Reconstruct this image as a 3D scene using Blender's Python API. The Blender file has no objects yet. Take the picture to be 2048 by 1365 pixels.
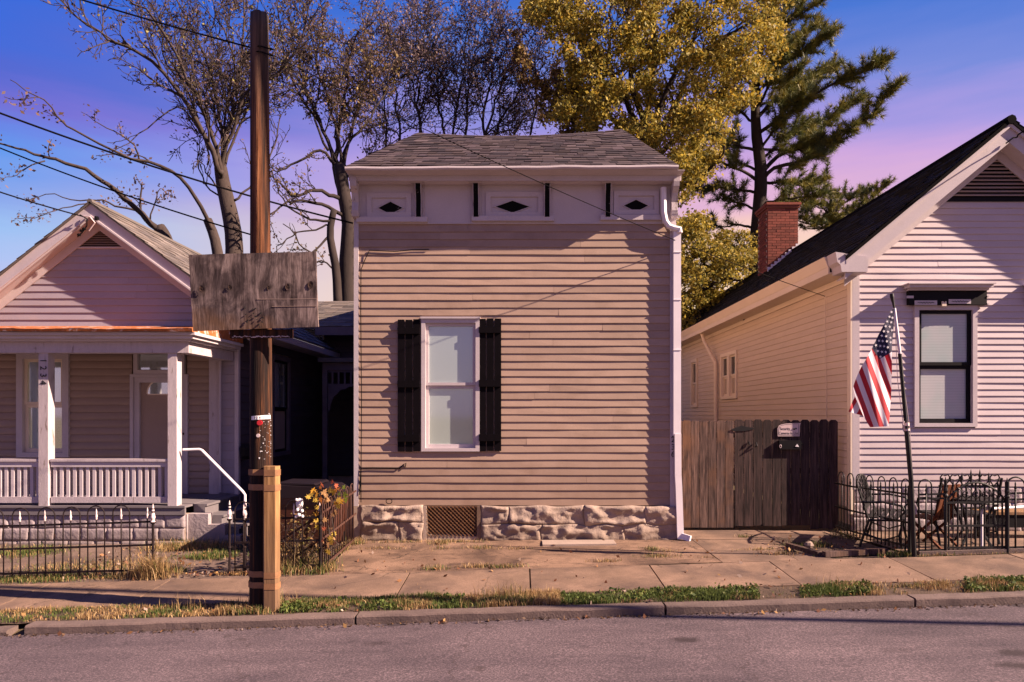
import bpy, math, random
import numpy as np
from mathutils import Vector, Matrix, noise

random.seed(7)
rng = np.random.default_rng(7)
SC = bpy.context.scene
COL = SC.collection

# ---------------------------------------------------------------- camera
CX, CY, F, ZC = 1045.0, 830.0, 1346.0, 1.934      # focal length / eye height in photo pixels and metres
cam = bpy.data.cameras.new('camera')
cam.sensor_width = 36.0
cam.lens = F / 2048 * 36
cam.shift_x = (1024 - CX) / 2048
cam.shift_y = (CY - 682.5) / 2048
cam.clip_start = 0.1
cam.clip_end = 2000
camo = bpy.data.objects.new('camera', cam)
camo.location = (0, 0, ZC)
camo.rotation_euler = (math.radians(90), 0, 0)
COL.objects.link(camo)
SC.camera = camo

# ---------------------------------------------------------------- light
SUN_DIR = Vector((1.0, -0.235, 0.66)).normalized()   # towards the sun
EXPOSURE = 1.6
SC.view_settings.view_transform = 'Standard'
SC.view_settings.look = 'None'
SC.view_settings.exposure = EXPOSURE
SC.view_settings.gamma = 1.0
SC.view_settings.use_curve_mapping = False
SC.cycles.max_bounces = 6
SC.cycles.diffuse_bounces = 4
SC.cycles.glossy_bounces = 3
SC.cycles.transparent_max_bounces = 6

sun = bpy.data.lights.new('sun', 'SUN')
sun.energy = 5.0
sun.angle = math.radians(0.45)
sun.color = (1.0, 0.75, 0.585)
suno = bpy.data.objects.new('sun', sun)
suno.rotation_euler = (-SUN_DIR).to_track_quat('-Z', 'Y').to_euler()
suno.location = SUN_DIR * 60
COL.objects.link(suno)


class NT:
    """Small helper round a node tree."""
    def __init__(self, tree):
        self.t = tree
        self.n = tree.nodes
        self.l = tree.links

    def new(self, kind, **kw):
        nd = self.n.new(kind)
        for k, v in kw.items():
            if k.startswith('i_'):
                nd.inputs[k[2:]].default_value = v
            else:
                setattr(nd, k, v)
        return nd

    def link(self, a, b):
        self.l.new(a, b)

    def math(self, op, a, b=None, c=None, clamp=False):
        nd = self.n.new('ShaderNodeMath')
        nd.operation = op
        nd.use_clamp = clamp
        for i, v in enumerate((a, b, c)):
            if v is None:
                continue
            if isinstance(v, (int, float)):
                nd.inputs[i].default_value = v
            else:
                self.l.new(v, nd.inputs[i])
        return nd.outputs[0]

    def mix(self, fac, a, b, blend='MIX'):
        nd = self.n.new('ShaderNodeMix')
        nd.data_type = 'RGBA'
        nd.blend_type = blend
        nd.clamp_factor = True
        for sock, v in ((nd.inputs[0], fac), (nd.inputs[6], a), (nd.inputs[7], b)):
            if isinstance(v, (int, float)):
                sock.default_value = v
            elif isinstance(v, (tuple, list)):
                sock.default_value = (*v[:3], 1)
            else:
                self.l.new(v, sock)
        return nd.outputs[2]

    def ramp(self, fac, stops, interp='LINEAR'):
        nd = self.n.new('ShaderNodeValToRGB')
        cr = nd.color_ramp
        cr.interpolation = interp
        while len(cr.elements) > 1:
            cr.elements.remove(cr.elements[-1])
        cr.elements[0].position = stops[0][0]
        cr.elements[0].color = (*stops[0][1], 1)
        for p, c in stops[1:]:
            e = cr.elements.new(p)
            e.color = (*c, 1)
        self.l.new(fac, nd.inputs[0])
        return nd.outputs[0]


# sky: Nishita daylight under a violet and pink autumn-evening gradient with thin streaked cloud
world = bpy.data.worlds.new('World')
SC.world = world
world.use_nodes = True
w = NT(world.node_tree)
bg = world.node_tree.nodes['Background']
sky = w.new('ShaderNodeTexSky', sky_type='NISHITA', sun_disc=False,
            sun_elevation=math.asin(SUN_DIR.z), sun_rotation=math.atan2(SUN_DIR.x, SUN_DIR.y))
tc = w.new('ShaderNodeTexCoord')
sep = w.new('ShaderNodeSeparateXYZ')
w.link(tc.outputs['Generated'], sep.inputs[0])
mp = w.new('ShaderNodeMapping')
mp.inputs['Scale'].default_value = (1.1, 1.1, 8.0)
w.link(tc.outputs['Generated'], mp.inputs[0])
ns = w.new('ShaderNodeTexNoise', i_Scale=1.7, i_Detail=5.0, i_Roughness=0.55)
w.link(mp.outputs[0], ns.inputs['Vector'])
nz = w.math('MULTIPLY', w.math('SUBTRACT', ns.outputs[0], 0.5), 0.17)
# elevation measured against a flattened horizon circle, so the bands stay level across the view
hz = w.math('SQRT', w.math('ADD', w.math('ADD', w.math('MULTIPLY', w.math('MULTIPLY', sep.outputs[0], sep.outputs[0]), 0.3), w.math('MULTIPLY', sep.outputs[1], sep.outputs[1])), 0.02))
elev = w.math('ADD', w.math('DIVIDE', sep.outputs[2], hz), nz)
def sr(r, g, b):
    f = lambda c: c / 255 / 12.92 if c / 255 <= .04045 else ((c / 255 + .055) / 1.055) ** 2.4
    return (f(r), f(g), f(b))
rampL = w.ramp(elev, [(0.0, sr(200, 180, 226)), (0.17, sr(176, 186, 238)), (0.25, sr(140, 184, 240)), (0.295, sr(118, 156, 232)),
                      (0.36, sr(66, 144, 236)), (0.395, sr(82, 120, 226)), (0.432, sr(104, 90, 206)), (0.48, sr(68, 86, 204)),
                      (0.55, sr(32, 94, 218)), (0.7, sr(14, 80, 206)), (1.0, sr(8, 52, 160))])
rampR = w.ramp(elev, [(0.0, sr(255, 220, 176)), (0.20, sr(254, 212, 182)), (0.27, sr(250, 200, 188)), (0.33, sr(230, 176, 208)), (0.375, sr(208, 162, 218)),
                      (0.423, sr(168, 148, 222)), (0.48, sr(116, 132, 216)), (0.58, sr(60, 110, 210)), (0.72, sr(26, 90, 206)), (1.0, sr(8, 52, 160))])
rampB = w.ramp(elev, [(0.0, sr(176, 138, 160)), (0.25, sr(142, 114, 166)), (0.5, sr(92, 88, 176)), (0.75, sr(32, 76, 186)), (1.0, sr(8, 52, 160))])
# the pink glow lies ahead and to the right, dusk violet behind, clear blue between
fwd = w.math('ADD', w.math('MULTIPLY', sep.outputs[0], 0.62), w.math('MULTIPLY', sep.outputs[1], 0.78))
def sstep(v, a, b):
    nd = w.n.new('ShaderNodeMapRange')
    nd.interpolation_type = 'SMOOTHSTEP'
    w.link(v, nd.inputs[0])
    nd.inputs[1].default_value = a
    nd.inputs[2].default_value = b
    return nd.outputs[0]
grad = w.mix(sstep(sep.outputs[1], -0.35, 0.45), rampB, rampL)
grad = w.mix(sstep(fwd, 0.12, 0.80), grad, rampR)
BG = 0.1
gain = w.n.new('ShaderNodeVectorMath')
gain.operation = 'SCALE'
w.link(grad, gain.inputs[0])
gain.inputs[3].default_value = 1.0 / BG / (2 ** EXPOSURE)
final = w.mix(0.93, sky.outputs[0], gain.outputs[0])
w.link(final, bg.inputs['Color'])
bg.inputs['Strength'].default_value = BG

# ---------------------------------------------------------------- helpers
WORLD = {}


def X(px, d):
    return (px - CX) / F * d


def Z(py, d):
    return ZC - (py - CY) / F * d


def P(px, py, d):
    return Vector((X(px, d), d, Z(py, d)))


def ground(x, y):
    """height of the sloping site"""
    base = -0.05 * (10.5 - min(y, 10.5))
    wgt = 1.0 if y < 8.8 else max(0.08, 1 - (y - 8.8) / 1.7 * 0.92)
    return base + 0.031 * max(-16, min(16, x)) * wgt


def mesh_from(name, v, f, mats=(), smooth=False, fmat=None, cols=None):
    me = bpy.data.meshes.new(name)
    me.from_pydata([tuple(p) for p in v], [], f)
    for m in mats:
        me.materials.append(m)
    if fmat is not None:
        me.polygons.foreach_set('material_index', fmat)
    if smooth:
        me.polygons.foreach_set('use_smooth', [True] * len(me.polygons))
    if cols is not None:
        at = me.color_attributes.new('col', 'FLOAT_COLOR', 'POINT')
        at.data.foreach_set('color', np.asarray(cols, dtype=np.float32).ravel())
    me.update()
    return me


def add(name, data, parent=None, loc=(0, 0, 0), rot=(0, 0, 0), scale=(1, 1, 1), **props):
    o = bpy.data.objects.new(name, data)
    o.location = loc
    o.rotation_euler = rot
    o.scale = scale
    COL.objects.link(o)
    if parent is not None:
        o.parent = parent
        o.matrix_parent_inverse = WORLD[parent.name].inverted()
    from mathutils import Euler
    WORLD[o.name] = Matrix.LocRotScale(Vector(loc), Euler(rot), Vector(scale))
    for k, v in props.items():
        if v is not None:
            o[k] = v
    return o


def thing(name, label, category, loc=(0, 0, 0), group=None, kind=None):
    o = add(name, None, loc=loc, label=label, category=category, group=group, kind=kind)
    o.empty_display_size = 0.2
    return o


class MB:
    """collects shapes in world coordinates; build() links them as one object"""
    def __init__(self):
        self.v, self.f, self.fm, self.c = [], [], [], []
        self.col = None

    def _add(self, vs, fs, m=0):
        b = len(self.v)
        self.v.extend(vs)
        self.f.extend([tuple(i + b for i in q) for q in fs])
        self.fm.extend([m] * len(fs))
        if self.col is not None:
            self.c.extend([(*self.col, 1)] * len(vs))
        return self

    def box(self, x0, x1, y0, y1, z0, z1, m=0):
        vs = [(x0, y0, z0), (x1, y0, z0), (x1, y1, z0), (x0, y1, z0), (x0, y0, z1), (x1, y0, z1), (x1, y1, z1), (x0, y1, z1)]
        return self._add(vs, [(0, 3, 2, 1), (4, 5, 6, 7), (0, 1, 5, 4), (1, 2, 6, 5), (2, 3, 7, 6), (3, 0, 4, 7)], m)

    def hexa(self, p, m=0):
        """eight corners: bottom four then top four, both counter-clockwise from above"""
        return self._add(p, [(0, 3, 2, 1), (4, 5, 6, 7), (0, 1, 5, 4), (1, 2, 6, 5), (2, 3, 7, 6), (3, 0, 4, 7)], m)

    def obox(self, c, s, mat, m=0):
        hx, hy, hz = s[0] / 2, s[1] / 2, s[2] / 2
        c = Vector(c)
        p = [c + mat @ Vector(q) for q in ((-hx, -hy, -hz), (hx, -hy, -hz), (hx, hy, -hz), (-hx, hy, -hz),
                                           (-hx, -hy, hz), (hx, -hy, hz), (hx, hy, hz), (-hx, hy, hz))]
        return self.hexa(p, m)

    def bar(self, a, b, wd, th, up=Vector((0, 0, 1)), m=0):
        """a rectangular bar from a to b: wd across, th along 'up'"""
        a, b = Vector(a), Vector(b)
        t = (b - a).normalized()
        s = t.cross(up)
        if s.length < 1e-4:
            s = t.cross(Vector((1, 0, 0)))
        s.normalize()
        u = s.cross(t).normalized()
        s *= wd / 2
        u *= th / 2
        vs = [a - s - u, a + s - u, a + s + u, a - s + u, b - s - u, b + s - u, b + s + u, b - s + u]
        return self._add(vs, [(3, 2, 1, 0), (4, 5, 6, 7), (0, 1, 5, 4), (1, 2, 6, 5), (2, 3, 7, 6), (3, 0, 4, 7)], m)

    def poly(self, pts, m=0):
        return self._add(pts, [tuple(range(len(pts)))], m)

    def prism(self, prof, axis, a0, a1, m=0):
        """profile in the plane across 'axis', extruded from a0 to a1; x: (y,z), y: (x,z), z: (x,y)"""
        def mk(p, a):
            return {'x': (a, p[0], p[1]), 'y': (p[0], a, p[1]), 'z': (p[0], p[1], a)}[axis]
        n = len(prof)
        vs = [mk(p, a0) for p in prof] + [mk(p, a1) for p in prof]
        fs = [tuple(range(n))[::-1], tuple(range(n, 2 * n))] + [(i, (i + 1) % n, n + (i + 1) % n, n + i) for i in range(n)]
        return self._add(vs, fs, m)

    def tube(self, pts, r, n=6, cap=True, m=0):
        pts = [Vector(p) for p in pts]
        k = len(pts)
        rs = [r] * k if isinstance(r, (int, float)) else r
        vs, fs = [], []
        ref = None
        for i, p in enumerate(pts):
            t = pts[min(i + 1, k - 1)] - pts[max(i - 1, 0)]
            if t.length < 1e-9:
                t = Vector((0, 0, 1))
            t.normalize()
            if ref is None:
                ref = t.orthogonal().normalized()
            s = ref - t * ref.dot(t)
            if s.length < 1e-4:
                s = t.orthogonal()
            s.normalize()
            ref = s
            u = t.cross(s)
            for j in range(n):
                a = 2 * math.pi * j / n
                vs.append(p + (s * math.cos(a) + u * math.sin(a)) * rs[i])
        for i in range(k - 1):
            for j in range(n):
                a, b = i * n + j, i * n + (j + 1) % n
                fs.append((a, b, b + n, a + n))
        if cap:
            fs.append(tuple(range(n))[::-1])
            fs.append(tuple((k - 1) * n + j for j in range(n)))
        return self._add(vs, fs, m)

    def lathe(self, base, prof, n=10, m=0):
        b = Vector(base)
        vs, fs = [], []
        for r, z in prof:
            for j in range(n):
                a = 2 * math.pi * j / n
                vs.append(b + Vector((r * math.cos(a), r * math.sin(a), z)))
        for i in range(len(prof) - 1):
            for j in range(n):
                a, c = i * n + j, i * n + (j + 1) % n
                fs.append((a, c, c + n, a + n))
        fs.append(tuple(range(n))[::-1])
        fs.append(tuple((len(prof) - 1) * n + j for j in range(n)))
        return self._add(vs, fs, m)

    def transform(self, M):
        self.v = [M @ Vector(p) for p in self.v]
        return self

    def mesh(self, name, mats, smooth=False):
        if not isinstance(mats, (list, tuple)):
            mats = [mats]
        return mesh_from(name, self.v, self.f, mats, smooth, self.fm, self.c if self.c else None)

    def build(self, name, mats, parent=None, smooth=False, **props):
        return add(name, self.mesh(name, mats, smooth), parent, **props)


def text_mesh(name, body, size, mat, M, extrude=0.002, align='CENTER'):
    cu = bpy.data.curves.new('lettering', 'FONT')
    cu.body = body
    cu.size = size
    cu.extrude = extrude
    cu.align_x = align
    cu.align_y = 'CENTER'
    tmp = bpy.data.objects.new('lettering', cu)
    COL.objects.link(tmp)
    dg = bpy.context.evaluated_depsgraph_get()
    me = bpy.data.meshes.new_from_object(tmp.evaluated_get(dg))
    me.transform(M)
    me.materials.clear()
    me.materials.append(mat)
    bpy.data.objects.remove(tmp)
    bpy.data.curves.remove(cu)
    return me


# ---------------------------------------------------------------- materials
def principled(name):
    m = bpy.data.materials.new(name)
    m.use_nodes = True
    t = NT(m.node_tree)
    return m, t, m.node_tree.nodes['Principled BSDF']


def obj_vec(t, scale=(1, 1, 1), rnd=True):
    tcn = t.new('ShaderNodeTexCoord')
    vec = tcn.outputs['Object']
    if rnd:
        oi = t.new('ShaderNodeObjectInfo')
        off = t.math('MULTIPLY', oi.outputs['Random'], 53.0)
        va = t.n.new('ShaderNodeVectorMath')
        va.operation = 'ADD'
        t.link(vec, va.inputs[0])
        t.link(off, va.inputs[1])
        vec = va.outputs[0]
    mpn = t.new('ShaderNodeMapping')
    mpn.inputs['Scale'].default_value = scale
    t.link(vec, mpn.inputs[0])
    return mpn.outputs[0]


def noise_tex(t, vec, scale, detail=5.0, rough=0.6, dist=0.0):
    nd = t.new('ShaderNodeTexNoise', i_Scale=scale, i_Detail=detail, i_Roughness=rough, i_Distortion=dist)
    t.link(vec, nd.inputs['Vector'])
    return nd.outputs[0]


def scl(c, k):
    return tuple(min(1.0, x * k) for x in c[:3])


def basic(name, col, rough=0.75, var=0.15, scale=3.0, stretch=(1, 1, 1), fine=0.0, fscale=90.0, bump=0.0, bscale=80.0,
          spec=0.35, metal=0.0, rnd=0.08, stain=None, stain_scale=1.2, stain_lo=0.55, stain_hi=0.75, attr=False, rnd_off=True, coat=0.0):
    """a surface with large and fine colour variation, optional stains, relief and per-object brightness"""
    m, t, b = principled(name)
    vec = obj_vec(t, stretch, rnd_off)
    n1 = noise_tex(t, vec, scale)
    if attr:
        at = t.new('ShaderNodeAttribute', attribute_name='col')
        k = t.math('MULTIPLY_ADD', n1, 2 * var, 1 - var)
        mul = t.n.new('ShaderNodeVectorMath')
        mul.operation = 'SCALE'
        t.link(at.outputs['Color'], mul.inputs[0])
        t.link(k, mul.inputs[3])
        c = mul.outputs[0]
    else:
        c = t.ramp(n1, [(0.25, scl(col, 1 - var)), (0.75, scl(col, 1 + var))])
    if fine:
        n2 = noise_tex(t, vec, fscale, 3.0)
        c = t.mix(1.0, c, t.ramp(n2, [(0.3, (1 - fine,) * 3), (0.7, (min(1, 1 + fine * .3),) * 3)]), 'MULTIPLY')
    if stain is not None:
        n3 = noise_tex(t, obj_vec(t, stretch, rnd_off), stain_scale, 6.0, 0.65, 0.4)
        c = t.mix(t.ramp(n3, [(stain_lo, (0, 0, 0)), (stain_hi, (1, 1, 1))]), c, stain)
    if rnd:
        oi = t.new('ShaderNodeObjectInfo')
        k = t.math('MULTIPLY_ADD', oi.outputs['Random'], 2 * rnd, 1 - rnd)
        mul = t.n.new('ShaderNodeVectorMath')
        mul.operation = 'SCALE'
        t.link(c, mul.inputs[0])
        t.link(k, mul.inputs[3])
        c = mul.outputs[0]
    t.link(c, b.inputs['Base Color'])
    b.inputs['Roughness'].default_value = rough
    b.inputs['Specular IOR Level'].default_value = spec
    b.inputs['Metallic'].default_value = metal
    b.inputs['Coat Weight'].default_value = coat
    if bump:
        n4 = noise_tex(t, vec, bscale, 4.0)
        bp = t.new('ShaderNodeBump', i_Strength=bump, i_Distance=0.02)
        t.link(n4, bp.inputs['Height'])
        t.link(bp.outputs[0], b.inputs['Normal'])
    return m


def wood(name, dark, light, grain=(18, 18, 1.0), rough=0.8, bump=0.35, rnd=0.18, stain=None, knots=None):
    """weathered timber, the grain along local z (or as 'grain' says)"""
    m, t, b = principled(name)
    vec = obj_vec(t, grain)
    n1 = noise_tex(t, vec, 1.6, 6.0, 0.65, 0.5)
    n2 = noise_tex(t, vec, 6.0, 4.0, 0.7, 0.2)
    n3 = noise_tex(t, obj_vec(t, (1, 1, 1)), 1.7, 3.0)
    f = t.math('ADD', t.math('MULTIPLY', n1, 0.65), t.math('MULTIPLY', n2, 0.35))
    c = t.ramp(f, [(0.40, dark), (0.5, tuple(x * .6 + y * .4 for x, y in zip(dark, light))), (0.60, light)])
    if stain is not None:
        c = t.mix(t.ramp(n3, [(0.5, (0, 0, 0)), (0.68, (0.85,) * 3)]), c, stain)
    oi = t.new('ShaderNodeObjectInfo')
    k = t.math('MULTIPLY_ADD', oi.outputs['Random'], 2 * rnd, 1 - rnd)
    mul = t.n.new('ShaderNodeVectorMath')
    mul.operation = 'SCALE'
    t.link(c, mul.inputs[0])
    t.link(k, mul.inputs[3])
    t.link(mul.outputs[0], b.inputs['Base Color'])
    b.inputs['Roughness'].default_value = rough
    b.inputs['Specular IOR Level'].default_value = 0.25
    bp = t.new('ShaderNodeBump', i_Strength=bump, i_Distance=0.01)
    t.link(f, bp.inputs['Height'])
    t.link(bp.outputs[0], b.inputs['Normal'])
    return m


def leafy(name, rough=0.6, trans=0.35):
    """thin leaves: colour from the 'col' attribute, some light through"""
    m, t, b = principled(name)
    at = t.new('ShaderNodeAttribute', attribute_name='col')
    t.link(at.outputs['Color'], b.inputs['Base Color'])
    b.inputs['Roughness'].default_value = rough
    b.inputs['Specular IOR Level'].default_value = 0.2
    tr = t.new('ShaderNodeBsdfTranslucent')
    t.link(at.outputs['Color'], tr.inputs['Color'])
    mx = t.new('ShaderNodeMixShader', i_Fac=trans)
    t.link(b.outputs[0], mx.inputs[1])
    t.link(tr.outputs[0], mx.inputs[2])
    t.link(mx.outputs[0], m.node_tree.nodes['Material Output'].inputs['Surface'])
    return m


M = {}
M['tan_siding'] = basic('tan_vinyl_siding', (0.375, 0.262, 0.198), 0.55, 0.10, 1.5, fine=0.08, fscale=40, rnd=0.09, spec=0.4,
                        stain=(0.23, 0.15, 0.105), stain_scale=0.9, stain_lo=0.52, stain_hi=0.85)
M['white_trim'] = basic('white_trim_paint', (0.52, 0.455, 0.475), 0.6, 0.07, 2.5, fine=0.10, fscale=55, bump=0.08, rnd=0.03,
                        stain=(0.42, 0.36, 0.34), stain_scale=2.2, stain_lo=0.62, stain_hi=0.85)
M['peeling_trim'] = basic('peeling_white_paint', (0.50, 0.43, 0.45), 0.7, 0.10, 3.0, (6, 6, 1.2), fine=0.16, fscale=30, bump=0.25, bscale=22, rnd=0.05,
                          stain=(0.24, 0.19, 0.17), stain_scale=2.6, stain_lo=0.60, stain_hi=0.66)
M['white_siding'] = basic('white_clapboard', (0.52, 0.44, 0.455), 0.55, 0.06, 1.2, fine=0.05, fscale=30, rnd=0.03,
                          stain=(0.55, 0.45, 0.38), stain_scale=0.7, stain_lo=0.62, stain_hi=0.9)
M['bounce_siding'] = basic('bounce_lit_clapboard', (0.60, 0.475, 0.375), 0.6, 0.06, 1.2, fine=0.05, fscale=30, rnd=0.03)  # whitish side wall with the warm bounce light put into its colour
M['cream_trim'] = basic('cream_trim', (0.74, 0.62, 0.49), 0.6, 0.05, 2)
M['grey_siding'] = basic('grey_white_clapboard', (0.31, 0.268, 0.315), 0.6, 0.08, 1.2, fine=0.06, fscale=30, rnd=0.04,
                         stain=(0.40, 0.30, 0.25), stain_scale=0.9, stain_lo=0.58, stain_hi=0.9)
M['porch_siding'] = basic('tan_porch_siding', (0.33, 0.24, 0.195), 0.7, 0.08, 1.5, fine=0.06, fscale=30, rnd=0.05)
M['black_paint'] = basic('black_paint', (0.006, 0.005, 0.007), 0.6, 0.3, 6, rnd=0.1, spec=0.12)
M['flaking_black'] = basic('flaking_black_paint', (0.006, 0.006, 0.006), 0.8, 0.2, 6, spec=0.05, stain=(0.5, 0.42, 0.4), stain_scale=14, stain_lo=0.66, stain_hi=0.70)
M['shutter'] = basic('dark_shutter_paint', (0.0045, 0.003, 0.0045), 0.8, 0.25, 5, (3, 3, 1), bump=0.1, rnd=0.15, spec=0.06)
M['pane'] = basic('grey_reflecting_glass', (0.50, 0.60, 0.58), 0.12, 0.02, 1.0, rnd=0.0, spec=0.5)
M['bright_pane'] = basic('brightened_glass', (0.80, 0.92, 0.88), 0.12, 0.02, 1.0, rnd=0.0, spec=0.5)  # no curtain: pane colour brightened to make up for the shade around it
M['pane'].node_tree.nodes['Principled BSDF'].inputs['Metallic'].default_value = 0.0
for key in ('pane', 'bright_pane'):
    M[key].node_tree.nodes['Principled BSDF'].inputs['Roughness'].default_value = 0.05
    M[key].node_tree.nodes['Principled BSDF'].inputs['Metallic'].default_value = 0.45 if key == 'pane' else 0.8
M['dark_side'] = basic('alley_shade_clapboard', (0.085, 0.068, 0.082), 0.8, 0.2, 1.2, fine=0.1, fscale=30, rnd=0.08, spec=0.1)  # alley shade put into the colour; the same wall is pale in front
M['dark_trim'] = basic('alley_shade_trim', (0.14, 0.115, 0.14), 0.8, 0.2, 3, rnd=0.08, spec=0.1)  # trim darkened likewise, the alley shade in its tone
M['dark_glass'] = basic('dark_glass', (0.03, 0.03, 0.03), 0.05, 0.1, 1.0, rnd=0.0, spec=0.8)
M['shingle'] = basic('grey_shingle', (0.1, 0.1, 0.1), 0.9, 0.12, 8, attr=True, fine=0.25, fscale=160, bump=0.2, rnd=0)
M['light_shingle'] = basic('weathered_shingle', (0.13, 0.11, 0.10), 0.9, 0.12, 4, fine=0.2, fscale=90, bump=0.2, rnd=0)
M['black_shingle'] = basic('black_shingle', (0.006, 0.005, 0.006), 0.95, 0.2, 5, spec=0.05, fine=0.2, fscale=60, rnd=0.1)
M['brick'] = basic('red_brick', (0.22, 0.060, 0.040), 0.9, 0.25, 20, fine=0.2, rnd=0.3)
M['mortar'] = basic('mortar', (0.33, 0.25, 0.20), 0.95, 0.2, 10)
M['stone'] = basic('rough_limestone', (0.35, 0.265, 0.215), 0.9, 0.22, 6, fine=0.2, fscale=50, bump=0.5, bscale=25, rnd=0.12,
                   stain=(0.20, 0.15, 0.13), stain_scale=2.5, stain_lo=0.58, stain_hi=0.75)
M['block'] = basic('painted_block', (0.36, 0.30, 0.315), 0.8, 0.1, 3, fine=0.15, fscale=40, bump=0.6, bscale=18, rnd=0.05,
                   stain=(0.30, 0.25, 0.24), stain_scale=3.0, stain_lo=0.6, stain_hi=0.8)
M['concrete'] = basic('old_concrete', (0.235, 0.150, 0.104), 0.92, 0.36, 2.3, fine=0.35, fscale=60, bump=0.25, bscale=140, rnd=0.08,
                      stain=(0.085, 0.055, 0.044), stain_scale=1.1, stain_lo=0.46, stain_hi=0.70)
M['pale_concrete'] = basic('pale_concrete', (0.38, 0.29, 0.24), 0.9, 0.12, 3, fine=0.2, fscale=80, bump=0.2)
M['kerb'] = basic('kerb_stone', (0.155, 0.110, 0.097), 0.92, 0.2, 3, fine=0.25, fscale=70, bump=0.4, bscale=50, rnd=0.1,
                  stain=(0.08, 0.055, 0.052), stain_scale=2.2, stain_lo=0.5, stain_hi=0.75)
M['soil'] = basic('brown_soil', (0.10, 0.065, 0.045), 0.95, 0.3, 4, fine=0.3, fscale=60, bump=0.6, bscale=40)
M['grey_deck'] = basic('grey_deck_paint', (0.16, 0.14, 0.15), 0.7, 0.15, 3, fine=0.15)
M['rust'] = basic('rusty_sheet_metal', (0.42, 0.13, 0.035), 0.75, 0.35, 9, (1, 1, 1), fine=0.3, fscale=40, rnd=0,
                  stain=(0.62, 0.46, 0.42), stain_scale=5, stain_lo=0.55, stain_hi=0.65, bump=0.2)
M['fence_wood'] = wood('weathered_cedar', (0.032, 0.019, 0.017), (0.175, 0.112, 0.094), (16, 16, 0.9), stain=(0.16, 0.082, 0.048))
M['gate_wood'] = wood('dark_weathered_cedar', (0.012, 0.007, 0.007), (0.085, 0.051, 0.046), (16, 16, 0.9), rnd=0.25)
M['pole_wood'] = wood('pole_timber', (0.05, 0.018, 0.007), (0.32, 0.125, 0.042), (15, 15, 0.55), stain=(0.10, 0.045, 0.022), bump=0.8, rnd=0)
M['tarred_wood'] = wood('tarred_timber', (0.006, 0.003, 0.003), (0.075, 0.025, 0.010), (14, 14, 0.8), bump=0.8, rnd=0)
M['stub_wood'] = wood('yellow_timber', (0.20, 0.10, 0.038), (0.43, 0.245, 0.105), (12, 12, 0.5), bump=0.5, rnd=0, stain=(0.20, 0.115, 0.062))
M['knot_heart'] = basic('dark_knot', (0.035, 0.018, 0.012), 0.9, 0.4, 30, rnd=0.1)
M['strap_metal'] = basic('rust_brown_strap', (0.26, 0.130, 0.062), 0.75, 0.25, 14, rnd=0.1, fine=0.2)
M['orange_wood'] = wood('orange_stained_wood', (0.06, 0.016, 0.006), (0.20, 0.055, 0.016), (14, 14, 1))
M['iron'] = basic('dark_wrought_iron', (0.014, 0.008, 0.009), 0.7, 0.3, 20, spec=0.2, rnd=0.2, stain=(0.07, 0.03, 0.018), stain_scale=8, stain_lo=0.6, stain_hi=0.8)
M['black_iron'] = basic('black_iron', (0.007, 0.006, 0.007), 0.5, 0.3, 20, spec=0.35, rnd=0.2)
M['rusty_iron'] = basic('rusty_iron', (0.060, 0.025, 0.018), 0.8, 0.3, 20, rnd=0.1)
M['rusty_wire'] = basic('rusty_wire', (0.26, 0.13, 0.06), 0.8, 0.3, 20, rnd=0)
M['finial_paint'] = basic('flaking_white_finial', (0.62, 0.50, 0.49), 0.7, 0.15, 30, rnd=0.1, stain=(0.16, 0.07, 0.05), stain_scale=25, stain_lo=0.6, stain_hi=0.7)
M['white_metal'] = basic('white_enamel', (0.78, 0.72, 0.75), 0.4, 0.05, 5, rnd=0)
M['cable'] = basic('black_cable', (0.006, 0.005, 0.006), 0.8, 0.1, 5, rnd=0, spec=0.05)
M['bin'] = basic('brown_plastic', (0.060, 0.018, 0.010), 0.45, 0.12, 3, rnd=0, spec=0.5)
M['bin_lid'] = basic('dark_plastic_lid', (0.014, 0.009, 0.012), 0.45, 0.12, 3, rnd=0, spec=0.2)
M['bark'] = basic('grey_brown_bark', (0.055, 0.039, 0.034), 0.95, 0.35, 3, (1, 1, 0.35), fine=0.3, fscale=20, bump=0.7, bscale=12, rnd=0)
M['dark_bark'] = basic('dark_bark', (0.030, 0.021, 0.019), 0.95, 0.35, 3, (1, 1, 0.35), bump=0.5, bscale=12, rnd=0)
M['leaf'] = leafy('autumn_leaf')
M['needle'] = leafy('pine_needle', 0.5, 0.15)
M['grass'] = leafy('grass_blade', 0.6, 0.25)
M['print_black'] = basic('black_print', (0.01, 0.01, 0.01), 0.7, 0, 1, rnd=0)
M['print_white'] = basic('white_print', (0.8, 0.77, 0.78), 0.6, 0.03, 3, rnd=0)
M['print_red'] = basic('red_print', (0.5, 0.02, 0.03), 0.6, 0.1, 3, rnd=0)
M['sign_face'] = basic('sign_face', (0.56, 0.44, 0.44), 0.5, 0.03, 3, rnd=0)
M['plaster'] = basic('white_plaster', (0.7, 0.66, 0.68), 0.7, 0.1, 12, bump=0.2)
M['room'] = basic('dim_interior', (0.05, 0.045, 0.05), 0.9, 0.1, 2)
M['body'] = basic('plain_wall', (0.42, 0.33, 0.26), 0.8, 0.1, 2)

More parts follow.
